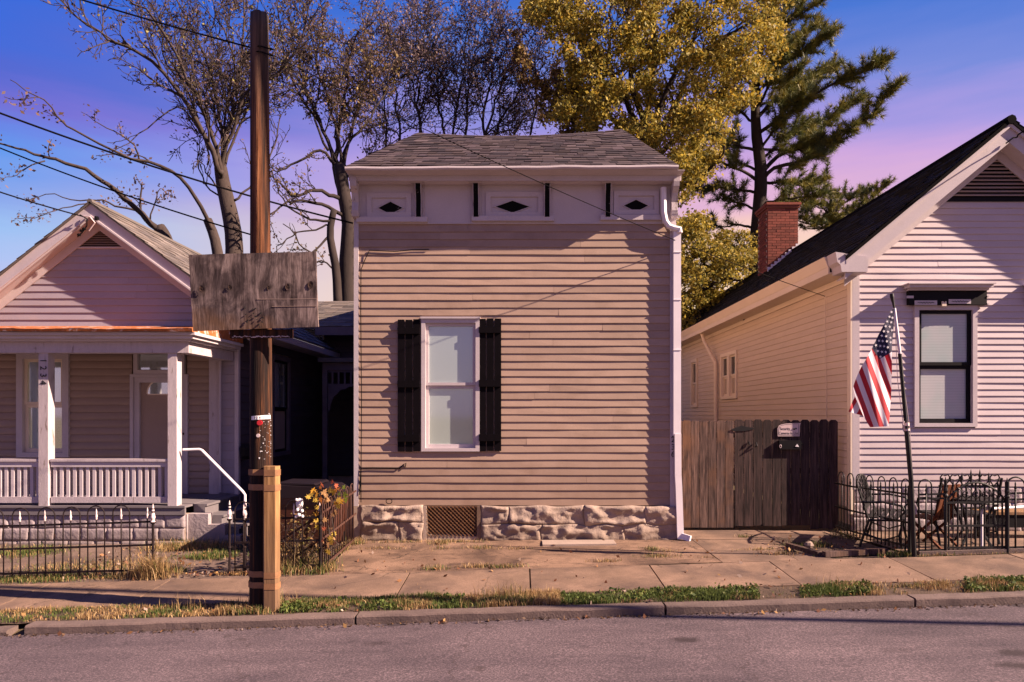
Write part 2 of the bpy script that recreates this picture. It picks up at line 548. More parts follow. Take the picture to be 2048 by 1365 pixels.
def asphalt_material():
    m, t, b = principled('worn_asphalt')
    v = obj_vec(t, (1, 1, 1), False)
    big = noise_tex(t, v, 0.55, 4.0, 0.6, 0.5)
    mid = noise_tex(t, obj_vec(t, (0.5, 2.2, 1), False), 1.5, 5.0, 0.6)
    fine = noise_tex(t, v, 52.0, 3.0, 0.85)
    c = t.ramp(t.math('ADD', t.math('MULTIPLY', big, 0.5), t.math('MULTIPLY', mid, 0.5)),
               [(0.35, (0.062, 0.047, 0.055)), (0.65, (0.132, 0.099, 0.107))])
    c = t.mix(0.8, c, t.ramp(fine, [(0.36, (0.40, 0.40, 0.40)), (0.5, (0.92, 0.92, 0.92)), (0.66, (2.3, 2.15, 2.1))]), 'MULTIPLY')
    vo = t.new('ShaderNodeTexVoronoi', i_Scale=1.9, i_Randomness=1.0)
    t.link(obj_vec(t, (0.55, 1.1, 1), False), vo.inputs['Vector'])
    wob = noise_tex(t, v, 9.0, 3.0)
    d = t.math('ADD', vo.outputs['Distance'], t.math('MULTIPLY', wob, 0.20))
    gate = noise_tex(t, v, 0.8, 2.0)
    spot = t.math('MULTIPLY', t.ramp(d, [(0.24, (1, 1, 1)), (0.34, (0, 0, 0))]), t.ramp(gate, [(0.50, (0, 0, 0)), (0.58, (1, 1, 1))]))
    c = t.mix(t.math('MULTIPLY', spot, 0.85), c, (0.030, 0.020, 0.022))
    # two fine cracks
    cr = t.new('ShaderNodeTexVoronoi', i_Scale=0.33, feature='DISTANCE_TO_EDGE')
    vv = t.n.new('ShaderNodeVectorMath')
    vv.operation = 'ADD'
    t.link(v, vv.inputs[0])
    nc = t.new('ShaderNodeTexNoise', i_Scale=2.5, i_Detail=6.0)
    t.link(v, nc.inputs['Vector'])
    t.link(nc.outputs['Color'], vv.inputs[1])
    t.link(vv.outputs[0], cr.inputs['Vector'])
    c = t.mix(t.ramp(cr.outputs['Distance'], [(0.0, (0.85, 0.85, 0.85)), (0.0045, (0, 0, 0))]), c, (0.05, 0.035, 0.035))
    t.link(c, b.inputs['Base Color'])
    b.inputs['Roughness'].default_value = 0.85
    b.inputs['Specular IOR Level'].default_value = 0.3
    bp = t.new('ShaderNodeBump', i_Strength=0.5, i_Distance=0.006)
    t.link(fine, bp.inputs['Height'])
    t.link(bp.outputs[0], b.inputs['Normal'])
    return m


def yard_material(name, ca, cb, cc):
    m, t, b = principled(name)
    v = obj_vec(t, (1, 1, 1), False)
    n1 = noise_tex(t, v, 0.9, 6.0, 0.62, 0.6)
    n2 = noise_tex(t, obj_vec(t, (1, 2.2, 1), False), 2.7, 6.0, 0.65)
    fine = noise_tex(t, v, 110.0, 2.0, 0.8)
    c = t.ramp(n1, [(0.36, ca), (0.62, cb)])
    c = t.mix(t.ramp(n2, [(0.50, (0, 0, 0)), (0.68, (0.8, 0.8, 0.8))]), c, cc)
    c = t.mix(0.7, c, t.ramp(fine, [(0.36, (0.6, 0.6, 0.6)), (0.5, (1, 1, 1)), (0.68, (1.5, 1.45, 1.4))]), 'MULTIPLY')
    t.link(c, b.inputs['Base Color'])
    b.inputs['Roughness'].default_value = 0.95
    b.inputs['Specular IOR Level'].default_value = 0.2
    bp = t.new('ShaderNodeBump', i_Strength=0.6, i_Distance=0.012)
    t.link(t.math('ADD', t.math('MULTIPLY', fine, 0.4), n2), bp.inputs['Height'])
    t.link(bp.outputs[0], b.inputs['Normal'])
    return m


def crack_over(m, scale, width, col):
    """hairline cracks across an existing surface"""
    t = NT(m.node_tree)
    b = m.node_tree.nodes['Principled BSDF']
    src = b.inputs['Base Color'].links[0].from_socket
    v = obj_vec(t, (1, 1, 1), True)
    vv = t.n.new('ShaderNodeVectorMath')
    vv.operation = 'ADD'
    nc = t.new('ShaderNodeTexNoise', i_Scale=2.2, i_Detail=7.0)
    t.link(v, nc.inputs['Vector'])
    t.link(v, vv.inputs[0])
    t.link(nc.outputs['Color'], vv.inputs[1])
    vo = t.new('ShaderNodeTexVoronoi', i_Scale=scale, feature='DISTANCE_TO_EDGE')
    t.link(vv.outputs[0], vo.inputs['Vector'])
    gate = noise_tex(t, v, 0.9, 2.0)
    k = t.math('MULTIPLY', t.ramp(vo.outputs['Distance'], [(0.0, (1, 1, 1)), (width, (0, 0, 0))]), t.ramp(gate, [(0.45, (0, 0, 0)), (0.55, (0.8, 0.8, 0.8))]))
    t.link(t.mix(k, src, col), b.inputs['Base Color'])


M['asphalt'] = asphalt_material()
M['forecourt'] = yard_material('patched_forecourt', (0.095, 0.060, 0.044), (0.245, 0.156, 0.108), (0.065, 0.041, 0.032))
M['yard'] = yard_material('trodden_yard', (0.09, 0.064, 0.054), (0.17, 0.120, 0.098), (0.07, 0.046, 0.034))
def grime_over(m, lo, hi, col, amount=0.8, rough=0.5):
    """splashed dirt and weathering that thins out between two heights above the ground"""
    t = NT(m.node_tree)
    b = m.node_tree.nodes['Principled BSDF']
    src = b.inputs['Base Color'].links[0].from_socket
    ge = t.new('ShaderNodeNewGeometry')
    sp = t.new('ShaderNodeSeparateXYZ')
    t.link(ge.outputs['Position'], sp.inputs[0])
    n = t.new('ShaderNodeTexNoise', i_Scale=3.0, i_Detail=6.0, i_Roughness=0.7)
    mpg = t.new('ShaderNodeMapping')
    mpg.inputs['Scale'].default_value = (1.6, 1.6, 0.7)
    t.link(ge.outputs['Position'], mpg.inputs[0])
    t.link(mpg.outputs[0], n.inputs['Vector'])
    h = t.math('ADD', sp.outputs[2], t.math('MULTIPLY', t.math('SUBTRACT', n.outputs[0], 0.5), rough * 2))
    mr = t.new('ShaderNodeMapRange')
    t.link(h, mr.inputs[0])
    mr.inputs[1].default_value = lo
    mr.inputs[2].default_value = hi
    mr.inputs[3].default_value = amount
    mr.inputs[4].default_value = 0.0
    t.link(t.mix(mr.outputs[0], src, col), b.inputs['Base Color'])


grime_over(M['tan_siding'], 0.45, 1.25, (0.20, 0.125, 0.085), 0.6, 0.4)
grime_over(M['white_siding'], 0.7, 1.5, (0.30, 0.23, 0.20), 0.45, 0.4)
grime_over(M['stub_wood'], -0.25, 1.0, (0.13, 0.080, 0.052), 0.85, 0.35)
grime_over(M['block'], -0.05, 0.35, (0.15, 0.115, 0.10), 0.7, 0.25)
grime_over(M['stone'], -0.05, 0.25, (0.14, 0.10, 0.075), 0.7, 0.2)
crack_over(M['concrete'], 0.55, 0.010, (0.03, 0.02, 0.016))
crack_over(M['forecourt'], 0.7, 0.012, (0.03, 0.02, 0.016))
M['land'] = yard_material('dry_ground', (0.08, 0.065, 0.035), (0.14, 0.10, 0.06), (0.06, 0.05, 0.025))


# ---------------------------------------------------------------- ground, road, kerb, pavement
def sheet(name, mat, xs, ys, zf, kind='structure', bump=0.0):
    vs = [(x, y, zf(x, y) + (bump * (noise.noise(Vector((x * 1.3, y * 1.9, 3.1)))) if bump else 0)) for y in ys for x in xs]
    n = len(xs)
    fs = [(j * n + i, j * n + i + 1, (j + 1) * n + i + 1, (j + 1) * n + i) for j in range(len(ys) - 1) for i in range(n - 1)]
    return add(name, mesh_from(name, vs, fs, [mat], True), kind=kind)


def lin(a, b, n):
    return [a + (b - a) * i / (n - 1) for i in range(n)]


KY = 7.2          # kerb face
def road_z(x, y):
    return ground(x, KY) - 0.090 + 0.018 * min(3.5, max(0, KY - y)) - 0.018 * max(0, 0.5 - y)


wide = [-900, -300, -120, -60, -30, -20, -16] + lin(-14, 14, 29) + [16, 20, 30, 60, 120, 300, 900]
def ground_z(x, y):
    if y < -3:
        return -0.62 + 0.031 * max(-16, min(16, x))
    if y < 7.5:
        return road_z(x, y) - 0.09
    return ground(x, y) - (0.07 if y < 11.5 else 0.02)


sheet('ground', M['land'], wide, [-900, -200, -60, -20, -6] + lin(-3, 12, 31) + [14, 18, 25, 40, 80, 200, 900], ground_z)
sheet('road', M['asphalt'], [-60, -40, -25] + lin(-18, 18, 37) + [25, 40, 60], lin(-3, KY - 0.01, 28), road_z)

kerb = thing('kerb', 'long grey stone kerb between the road and the grass verge', 'kerb', (0, KY, -0.2), kind='structure')
def kerb_stone(x0, x1, dz=0.0, tilt=0.0):
    mb = MB()
    n = 28
    prof = [(0.0, -0.30), (0.0, -0.018), (0.012, -0.003), (0.028, 0.0), (0.165, 0.0), (0.165, -0.30)]
    vs, fs = [], []
    for i in range(n + 1):
        x = x0 + (x1 - x0) * i / n
        g = ground(x, KY)
        for (py, pz) in prof:
            k = 0.011 * noise.noise(Vector((x * 2.2, py * 9, pz * 7))) + 0.005 * noise.noise(Vector((x * 9, py * 20, pz * 20)))
            vs.append((x, KY + py + k, g + pz + dz + tilt * (x - x0) + k * 0.7))
    q = len(prof)
    for i in range(n):
        for j in range(q - 1):
            a = i * q + j
            fs.append((a, a + q, a + q + 1, a + 1))
    fs.append(tuple(range(q)))
    fs.append(tuple(n * q + j for j in range(q))[::-1])
    mb._add(vs, fs)
    mb.build('kerb_stone', M['kerb'], kerb)
for a, b2, dz in ((-5.33, -1.80, 0), (-1.775, 1.52, 0.004), (1.545, 4.19, 0.0), (4.215, 7.4, 0.003), (7.425, 10.5, 0), (-8.6, -5.52, -0.035)):
    kerb_stone(a, b2, dz)

pave = thing('pavement', 'concrete slab pavement running past the three houses', 'pavement', (0, 8.2, -0.12), kind='structure')
PV0, PV1 = 7.80, 8.83
def slab(x0, x1, y0, y1, zoff=0.0, mat=None, parent=None, name='slab', tx=0.0, ty=0.0):
    nx, ny = 4, 3
    top, bot = [], []
    for j in range(ny + 1):
        for i in range(nx + 1):
            x = x0 + (x1 - x0) * i / nx
            y = y0 + (y1 - y0) * j / ny
            e = 0.004 if i in (0, nx) or j in (0, ny) else 0
            top.append((x, y, ground(x, y) + zoff - e + tx * (x - (x0 + x1) / 2) + ty * (y - (y0 + y1) / 2)))
    k = nx + 1
    fs = [(j * k + i, j * k + i + 1, (j + 1) * k + i + 1, (j + 1) * k + i) for j in range(ny) for i in range(nx)]
    rim = list(range(k)) + [j * k + nx for j in range(1, ny + 1)] + [ny * k + i for i in range(nx - 1, -1, -1)] + [j * k for j in range(ny - 1, 0, -1)]
    b0 = len(top)
    vs = top + [(top[i][0], top[i][1], top[i][2] - 0.09) for i in rim]
    for a in range(len(rim)):
        c = (a + 1) % len(rim)
        fs.append((rim[a], b0 + a, b0 + c, rim[c]))
    mb = MB()
    mb._add(vs, fs)
    return mb.build(name, mat or M['concrete'], parent or pave)
for k in range(-6, 7):
    x0 = -1.475 + 1.57 * k
    r = random.Random(k + 50)
    slab(x0 + 0.009, x0 + 1.57 - 0.009, PV0, PV1, 0.0, tx=r.uniform(-.003, .003), ty=r.uniform(-.004, .004))

# the forecourt in front of the middle house, and the yards beside it
def court_z(x, y):
    return ground(x, y) - 0.006 + 0.012 * noise.noise(Vector((x * 1.1, y * 2.0, 0.3)))
sheet('forecourt', M['forecourt'], lin(-2.62, 2.62, 43), lin(PV1 + 0.004, 10.52, 20), court_z)
court = thing('path', 'concrete path slabs leading to the wooden gate', 'path', (3.2, 10, 0), kind='structure')
for (x0, x1, y0, y1, z) in ((2.635, 3.62, 8.845, 9.58, 0.0), (3.635, 4.1, 8.845, 9.35, -0.004), (2.635, 3.85, 9.595, 10.42, -0.004), (2.635, 3.95, 10.435, 11.25, 0.0), (3.965, 5.05, 10.6, 11.25, -0.01)):
    slab(x0, x1, y0, y1, z, parent=court)
slab(0.30, 1.40, 10.02, 10.36, 0.022, M['pale_concrete'], court, ty=-0.03)
sheet('dirt_patch', M['soil'], lin(3.6, 5.2, 17), lin(8.85, 11.3, 24), lambda x, y: ground(x, y) - 0.022 + 0.018 * noise.noise(Vector((x * 4, y * 4, 1))))
sheet('left_yard', M['yard'], lin(-14, -2.66, 60), lin(PV1 + 0.004, 11.8, 26), lambda x, y: ground(x, y) - 0.015 + 0.02 * noise.noise(Vector((x * 1.7, y * 1.9, 2))))
sheet('alley_floor', M['yard'], lin(-5.1, -2.5, 12), lin(11.8, 20, 12), lambda x, y: 0.0)
sheet('right_yard', M['concrete'], lin(5.22, 12, 24), lin(PV1 + 0.06, 11.2, 12), lambda x, y: ground(x, y) - 0.004)
sheet('verge_soil', M['soil'], lin(-14, 14, 120), lin(KY + 0.16, PV0 - 0.004, 6), lambda x, y: ground(x, y) - 0.012 + 0.02 * noise.noise(Vector((x * 3, y * 5, 5))))


# ---------------------------------------------------------------- house building blocks
class Wall:
    """a vertical wall: o the origin on the ground line, u along it, n outward"""
    def __init__(self, o, u, n):
        self.o, self.u, self.n = Vector(o), Vector(u), Vector(n)

    def pt(self, s, out, z):
        p = self.o + self.u * s + self.n * out
        return Vector((p.x, p.y, z))


def board(wall, b0, b1, t0, t1, zb, zt, proud, seed, segs=6, wob=0.003, round_=False):
    """one lapped siding board: from b0..b1 at its foot to t0..t1 at its head"""
    if round_:
        prof = [(0.002, 1.0), (proud * 0.55, 0.80), (proud * 0.95, 0.5), (proud, 0.22), (proud * 0.75, 0.04), (0.0, 0.0)]
    else:
        prof = [(0.002, 1.06), (proud * 0.93, 0.10), (proud, 0.0), (proud * 0.35, -0.03)]
    q = len(prof)
    vs, fs = [], []
    h = zt - zb
    for i in range(segs + 1):
        f = i / segs
        wz = wob * noise.noise(Vector((seed * 3.7, (b0 + (b1 - b0) * f) * 1.1, 0)))
        wo = wob * 0.9 * noise.noise(Vector((seed * 1.9, (b0 + (b1 - b0) * f) * 1.6, 9)))
        for (out, k) in prof:
            kk = max(0.0, min(1.0, k))
            s = (b0 + (b1 - b0) * f) * (1 - kk) + (t0 + (t1 - t0) * f) * kk
            vs.append(wall.pt(s, out + (wo if out > 0.004 else 0), zb + h * k + wz))
    for i in range(segs):
        for j in range(q - 1):
            a = i * q + j
            fs.append((a, a + 1, a + q + 1, a + q))
    fs.append(tuple(range(q))[::-1])
    fs.append(tuple(segs * q + j for j in range(q)))
    mb = MB()
    mb._add(vs, fs)
    return mb


def clad(wall, mat, parent, s0, s1, z0, z1, expo, proud=0.017, holes=(), limit=None, seams=None, wob=0.003, round_=False, one=False, seed=0):
    """lap siding on a wall; holes (s0,s1,z0,z1); limit(z) -> (s_min, s_max); seams: butt joints per row"""
    n = max(1, round((z1 - z0) / expo))
    e = (z1 - z0) / n
    r = random.Random(seed)
    whole = MB()
    for k in range(n):
        zb, zt = z0 + k * e, z0 + (k + 1) * e
        zm = (zb + zt) / 2
        la, lb = limit(zb) if limit else (s0, s1)
        ta, tb = limit(min(zt, z1)) if limit else (s0, s1)
        la, lb, ta, tb = max(la, s0), min(lb, s1), max(ta, s0), min(tb, s1)
        if lb - la < 0.02:
            continue
        cuts = [(la, lb, ta, tb)]
        for (h0, h1, g0, g1) in holes:
            if g0 < zm < g1:
                nxt = []
                for (a, b_, c, d_) in cuts:
                    if h0 > a and h0 < b_:
                        nxt.append((a, h0, c, h0))
                    if h1 < b_ and h1 > a:
                        nxt.append((h1, b_, h1, d_))
                    if h1 <= a or h0 >= b_:
                        nxt.append((a, b_, c, d_))
                cuts = nxt
        if seams:
            nxt = []
            for (a, b_, c, d_) in cuts:
                j = None
                if b_ - a > 2.0:
                    j = a + (b_ - a) * r.choice([0.28, 0.37, 0.5, 0.63, 0.72]) + r.uniform(-.1, .1)
                if j and r.random() < seams:
                    nxt += [(a, j - 0.0015, c, j - 0.0015), (j + 0.0015, b_, j + 0.0015, d_)]
                else:
                    nxt.append((a, b_, c, d_))
            cuts = nxt
        for (a, b_, c, d_) in cuts:
            if d_ - c < 0.005:
                d_ = c + 0.005
            mb = board(wall, a, b_, c, d_, zb, zt, proud, seed + k * 1.31 + a, max(1, int((b_ - a) * 2)), wob, round_)
            if one:
                whole._add(mb.v, mb.f)
            else:
                mb.build('siding_board', mat, parent)
    if one:
        whole.build('siding', mat, parent, kind='stuff')


def framed(wall, s0, s1, z0, z1, wd, out0, out1, mb, sill=0.0):
    """a rectangular frame: four butted members"""
    def bx(a, b, c, d):
        p = [wall.pt(a, out0, c), wall.pt(b, out0, c), wall.pt(b, out1, c), wall.pt(a, out1, c),
             wall.pt(a, out0, d), wall.pt(b, out0, d), wall.pt(b, out1, d), wall.pt(a, out1, d)]
        mb.hexa(p)
    bx(s0, s0 + wd, z0 + (sill or wd), z1 - wd)
    bx(s1 - wd, s1, z0 + (sill or wd), z1 - wd)
    bx(s0, s1, z1 - wd, z1)
    bx(s0, s1, z0, z0 + (sill or wd))
    return mb


def wbox(wall, s0, s1, out0, out1, z0, z1, mb):
    p = [wall.pt(s0, out0, z0), wall.pt(s1, out0, z0), wall.pt(s1, out1, z0), wall.pt(s0, out1, z0),
         wall.pt(s0, out0, z1), wall.pt(s1, out0, z1), wall.pt(s1, out1, z1), wall.pt(s0, out1, z1)]
    return mb.hexa(p)


def sash_window(wall, parent, s0, s1, z0, z1, zmid, case, sash_mat, glass, case_w=0.09, sash_w=0.045, proud=0.055, name='window'):
    """a double-hung window: casing, two sashes (rail and stile frames) and a pane in each"""
    win = framed(wall, s0, s1, z0, z1, case_w, -0.05, proud, MB(), case_w * 0.8).build(name, case, parent)
    i0, i1, j0, j1 = s0 + case_w, s1 - case_w, z0 + case_w * 0.8, z1 - case_w
    up = framed(wall, i0 + .002, i1 - .002, zmid - sash_w * .5, j1 - .002, sash_w, -0.03, 0.012, MB())
    up.build('upper_sash', sash_mat, win)
    lo = framed(wall, i0 + .002, i1 - .002, j0 + .002, zmid - sash_w * .5 - .002, sash_w, -0.06, -0.012, MB(), sash_w * 1.3)
    lo.build('lower_sash', sash_mat, win)
    wbox(wall, i0 + sash_w, i1 - sash_w, -0.030, -0.018, zmid + sash_w * .5, j1 - sash_w, MB()).build('pane', glass, win)
    wbox(wall, i0 + sash_w, i1 - sash_w, -0.060, -0.045, j0 + sash_w * 1.3, zmid - sash_w * 1.5, MB()).build('pane', glass, win)
    return win


def shingle_rows(p0, p1, q0, q1, rows, tab, pal, mb, lift=0.012, sag=None, seed=0):
    """courses of shingle tabs on the quad p0,p1 (eave) - q0,q1 (ridge)"""
    r = random.Random(seed)
    p0, p1, q0, q1 = map(Vector, (p0, p1, q0, q1))
    nrm = (p1 - p0).cross(q0 - p0).normalized()
    if nrm.z < 0:
        nrm = -nrm
    for k in range(rows):
        t0, t1 = k / rows, min(1.0, (k + 1.12) / rows)
        a0, a1 = p0.lerp(q0, t0), p1.lerp(q1, t0)
        b0, b1 = p0.lerp(q0, t1), p1.lerp(q1, t1)
        L = (a1 - a0).length
        s = -r.uniform(0, tab)
        while s < L:
            e = s + tab * r.uniform(0.5, 1.5)
            f0, f1 = max(0, s / L), min(1, e / L)
            if f1 - f0 > 0.002:
                h = lift * r.uniform(0.5, 1.6)
                c = r.choice(pal)
                kk = r.uniform(0.75, 1.25)
                mb.col = tuple(x * kk for x in c)
                u0, u1 = a0.lerp(a1, f0), a0.lerp(a1, f1)
                w0, w1 = b0.lerp(b1, f0), b0.lerp(b1, f1)
                if sag:
                    for vv, ff, tt in ((u0, f0, t0), (u1, f1, t0), (w0, f0, t1), (w1, f1, t1)):
                        vv.z += sag(ff, tt)
                vs = [u0, u1, u0 + nrm * h, u1 + nrm * h, w1 + nrm * 0.001, w0 + nrm * 0.001]
                mb._add(vs, [(0, 1, 3, 2), (2, 3, 4, 5)])
            s = e + 0.004


def blind_material():
    """pane with closed venetian blinds seen behind the glass"""
    m, t, b = principled('blind_behind_glass')
    v = obj_vec(t, (1, 1, 1), False)
    sp = t.new('ShaderNodeSeparateXYZ')
    t.link(v, sp.inputs[0])
    f = t.math('FRACT', t.math('MULTIPLY', sp.outputs[2], 22.0))
    n = noise_tex(t, v, 1.3, 2.0)
    c = t.mix(t.ramp(n, [(0.4, (0, 0, 0)), (0.62, (1, 1, 1))]), (0.36, 0.45, 0.44), (0.46, 0.47, 0.48))
    c = t.mix(1.0, c, t.ramp(f, [(0.0, (0.86, 0.86, 0.86)), (0.25, (1, 1, 1)), (0.85, (1, 1, 1)), (1.0, (0.9, 0.9, 0.9))]), 'MULTIPLY')
    t.link(c, b.inputs['Base Color'])
    b.inputs['Roughness'].default_value = 0.15
    return m


M['blind'] = blind_material()


def plywood_material():
    """grey weathered plywood: upright grain that swirls round a row of knots, browner towards the foot, some white scars"""
    m, t, b = principled('weathered_plywood')
    v = obj_vec(t, (1, 1, 1), False)
    sp = t.new('ShaderNodeSeparateXYZ')
    t.link(v, sp.inputs[0])
    x, z = sp.outputs[0], sp.outputs[2]
    knots = [(405, 578), (461, 575), (540, 575), (577, 575), (622, 572)]
    d = 7.42
    # displacement of the grain towards / away from each knot
    bend = None
    dark = None
    for (px, py) in knots:
        kx, kz = X(px, d), Z(py, d)
        dx = t.math('SUBTRACT', x, kx)
        dz = t.math('SUBTRACT', z, kz)
        r2 = t.math('ADD', t.math('MULTIPLY', dx, dx), t.math('MULTIPLY', t.math('MULTIPLY', dz, dz), 0.30))
        g = t.math('DIVIDE', 0.010, t.math('ADD', r2, 0.010))
        pull = t.math('MULTIPLY', g, t.math('MULTIPLY', dx, -0.85))
        bend = pull if bend is None else t.math('ADD', bend, pull)
        r2b = t.math('ADD', t.math('MULTIPLY', dx, dx), t.math('MULTIPLY', dz, dz))
        dk = t.math('DIVIDE', 0.0011, t.math('ADD', r2b, 0.0011))
        dark = dk if dark is None else t.math('ADD', dark, dk)
    xb = t.math('ADD', x, bend)
    cmb = t.new('ShaderNodeCombineXYZ')
    t.link(t.math('MULTIPLY', xb, 9.0), cmb.inputs[0])
    t.link(t.math('MULTIPLY', z, 1.1), cmb.inputs[2])
    n1 = t.new('ShaderNodeTexNoise', i_Scale=1.5, i_Detail=7.0, i_Roughness=0.68, i_Distortion=0.5)
    t.link(cmb.outputs[0], n1.inputs['Vector'])
    cmb2 = t.new('ShaderNodeCombineXYZ')
    t.link(t.math('MULTIPLY', xb, 60.0), cmb2.inputs[0])
    t.link(t.math('MULTIPLY', z, 2.6), cmb2.inputs[2])
    n2 = t.new('ShaderNodeTexNoise', i_Scale=1.5, i_Detail=3.0, i_Roughness=0.7)
    t.link(cmb2.outputs[0], n2.inputs['Vector'])
    f = t.math('ADD', t.math('MULTIPLY', n1.outputs[0], 0.6), t.math('MULTIPLY', n2.outputs[0], 0.4))
    c = t.ramp(f, [(0.38, (0.045, 0.032, 0.031)), (0.49, (0.135, 0.100, 0.094)), (0.61, (0.27, 0.21, 0.195))])
    blot = t.ramp(noise_tex(t, obj_vec(t, (3.5, 1, 2.0), False), 1.7, 5.0, 0.65, 0.6), [(0.40, (0.42, 0.40, 0.42)), (0.60, (1.25, 1.22, 1.2))])
    c = t.mix(1.0, c, blot, 'MULTIPLY')
    # brown where the weathering is younger, low on the left
    n3 = noise_tex(t, v, 3.0, 4.0)
    low = t.math('SUBTRACT', t.math('MULTIPLY', n3, 0.9), t.math('ADD', t.math('MULTIPLY', t.math('SUBTRACT', z, Z(655, d)), 1.3), t.math('MULTIPLY', t.math('SUBTRACT', x, X(400, d)), 0.35)))
    c = t.mix(t.ramp(low, [(0.10, (0, 0, 0)), (0.5, (0.75, 0.75, 0.75))]), c, t.ramp(f, [(0.36, (0.05, 0.025, 0.014)), (0.66, (0.33, 0.17, 0.075))]))
    c = t.mix(t.math('MULTIPLY', dark, 0.8, clamp=True), c, (0.02, 0.014, 0.012))
    t.link(c, b.inputs['Base Color'])
    b.inputs['Roughness'].default_value = 0.9
    b.inputs['Specular IOR Level'].default_value = 0.15
    bp = t.new('ShaderNodeBump', i_Strength=0.5, i_Distance=0.006)
    t.link(f, bp.inputs['Height'])
    t.link(bp.outputs[0], b.inputs['Normal'])
    return m


def pole_material():
    """weathered pole: grey head, orange-brown middle with a dark checked side, tarred dark foot"""
    m, t, b = principled('utility_pole_timber')
    v = obj_vec(t, (1, 1, 1), False)
    sp = t.new('ShaderNodeSeparateXYZ')
    t.link(v, sp.inputs[0])
    z = sp.outputs[2]
    g = obj_vec(t, (17, 17, 0.5), False)
    n1 = noise_tex(t, g, 1.5, 6.0, 0.65, 0.4)
    n2 = noise_tex(t, obj_vec(t, (45, 45, 1.4), False), 1.5, 3.0, 0.7)
    f = t.math('ADD', t.math('MULTIPLY', n1, 0.65), t.math('MULTIPLY', n2, 0.35))
    big = noise_tex(t, obj_vec(t, (7, 7, 0.35), False), 1.5, 4.0, 0.6, 0.5)
    f = t.math('ADD', t.math('MULTIPLY', f, 0.6), t.math('MULTIPLY', big, 0.4))
    mid = t.ramp(f, [(0.41, (0.010, 0.005, 0.004)), (0.48, (0.065, 0.023, 0.010)), (0.54, (0.145, 0.054, 0.022)), (0.62, (0.27, 0.115, 0.050))])
    top = t.ramp(f, [(0.40, (0.014, 0.011, 0.011)), (0.60, (0.13, 0.092, 0.075))])
    low = t.ramp(f, [(0.42, (0.005, 0.003, 0.003)), (0.53, (0.025, 0.010, 0.006)), (0.63, (0.16, 0.058, 0.020))])
    wob = t.math('ADD', z, t.math('MULTIPLY', n1, 1.2))
    c = t.mix(t.ramp(t.math('MULTIPLY', wob, 0.1), [(0.31, (1, 1, 1)), (0.45, (0, 0, 0))]), mid, low)
    c = t.mix(t.ramp(t.math('MULTIPLY', wob, 0.1), [(0.56, (0, 0, 0)), (0.72, (1, 1, 1))]), c, top)
    # a few old knots
    vo = t.new('ShaderNodeTexVoronoi', i_Scale=2.2)
    t.link(obj_vec(t, (1.4, 1.4, 0.8), False), vo.inputs['Vector'])
    c = t.mix(t.ramp(vo.outputs['Distance'], [(0.07, (0.9, 0.9, 0.9)), (0.13, (0, 0, 0))]), c, (0.02, 0.009, 0.005))
    t.link(c, b.inputs['Base Color'])
    b.inputs['Roughness'].default_value = 0.85
    b.inputs['Specular IOR Level'].default_value = 0.25
    bp = t.new('ShaderNodeBump', i_Strength=1.0, i_Distance=0.035)
    t.link(f, bp.inputs['Height'])
    t.link(bp.outputs[0], b.inputs['Normal'])
    return m


M['plywood'] = plywood_material()
M['pole'] = pole_material()

# ================================================================ the middle house
D = 10.5
FW = Wall((0, D, 0), (1, 0, 0), (0, -1, 0))      # its front wall: s is world x
house = thing('tan_house', 'tan narrow false-front house with dark shutters and a bracketed white cornice', 'house', (-0.1, D, 0))
HX0, HX1 = -2.62, 2.335
SX0, SX1 = X(717, D), X(1340, D)
SZ0, SZ1 = Z(1011, D), Z(449, D)
# body behind the boards
MB().box(HX0, HX1, D + 0.055, D + 0.35, 0.48, 5.56).build('wall', M['body'], house)
for (xx, nrm, nm) in ((HX1, 1, 'right'), (HX0, -1, 'left')):
    MB().box(xx - 0.12 if nrm > 0 else xx, xx if nrm > 0 else xx + 0.12, D + 0.352, 24.0, 0.0, 5.56).build('wall', M['body'], house)
    sw = Wall((xx + nrm * 0.001, 0, 0), (0, 1, 0), (nrm, 0, 0))
    clad(sw, M['tan_siding'], house, D + 0.02, 24.0, 0.5, 5.5, 0.12, one=True, seed=5)
MB().box(HX0, HX1, 23.9, 24.0, 0, 5.56).build('wall', M['body'], house)

# window opening and basement opening
WN = (X(843.5, D), X(959.5, D), Z(903, D), Z(639, D))
clad(FW, M['tan_siding'], house, SX0, SX1, SZ0, SZ1, 0.1185, 0.018, holes=[(WN[0] + .02, WN[1] - .02, WN[2] + .02, WN[3] - .02)], seams=0.4, wob=0.007, seed=11)
# corner boards
wbox(FW, HX0 - 0.005, SX0 + 0.006, -0.05, 0.028, SZ0 - 0.01, SZ1 + 0.02, MB()).build('corner_board', M['white_trim'], house)
wbox(FW, SX1 - 0.004, X(1351.5, D), -0.05, 0.028, SZ0 - 0.03, SZ1 + 0.02, MB()).build('corner_board', M['white_trim'], house)
wbox(FW, SX0, SX1, -0.01, 0.024, SZ1, SZ1 + 0.022, MB()).build('drip_strip', M['white_trim'], house)

sash_window(FW, house, WN[0], WN[1], WN[2], WN[3], Z(768.5, D), M['white_trim'], M['white_trim'], M['pane'], 0.062, 0.045, 0.05)
head = MB()
wbox(FW, WN[0] - 0.01, WN[1] + 0.01, 0.0, 0.075, WN[3] + 0.002, WN[3] + 0.03, head)
head.build('window_head', M['white_trim'], house)

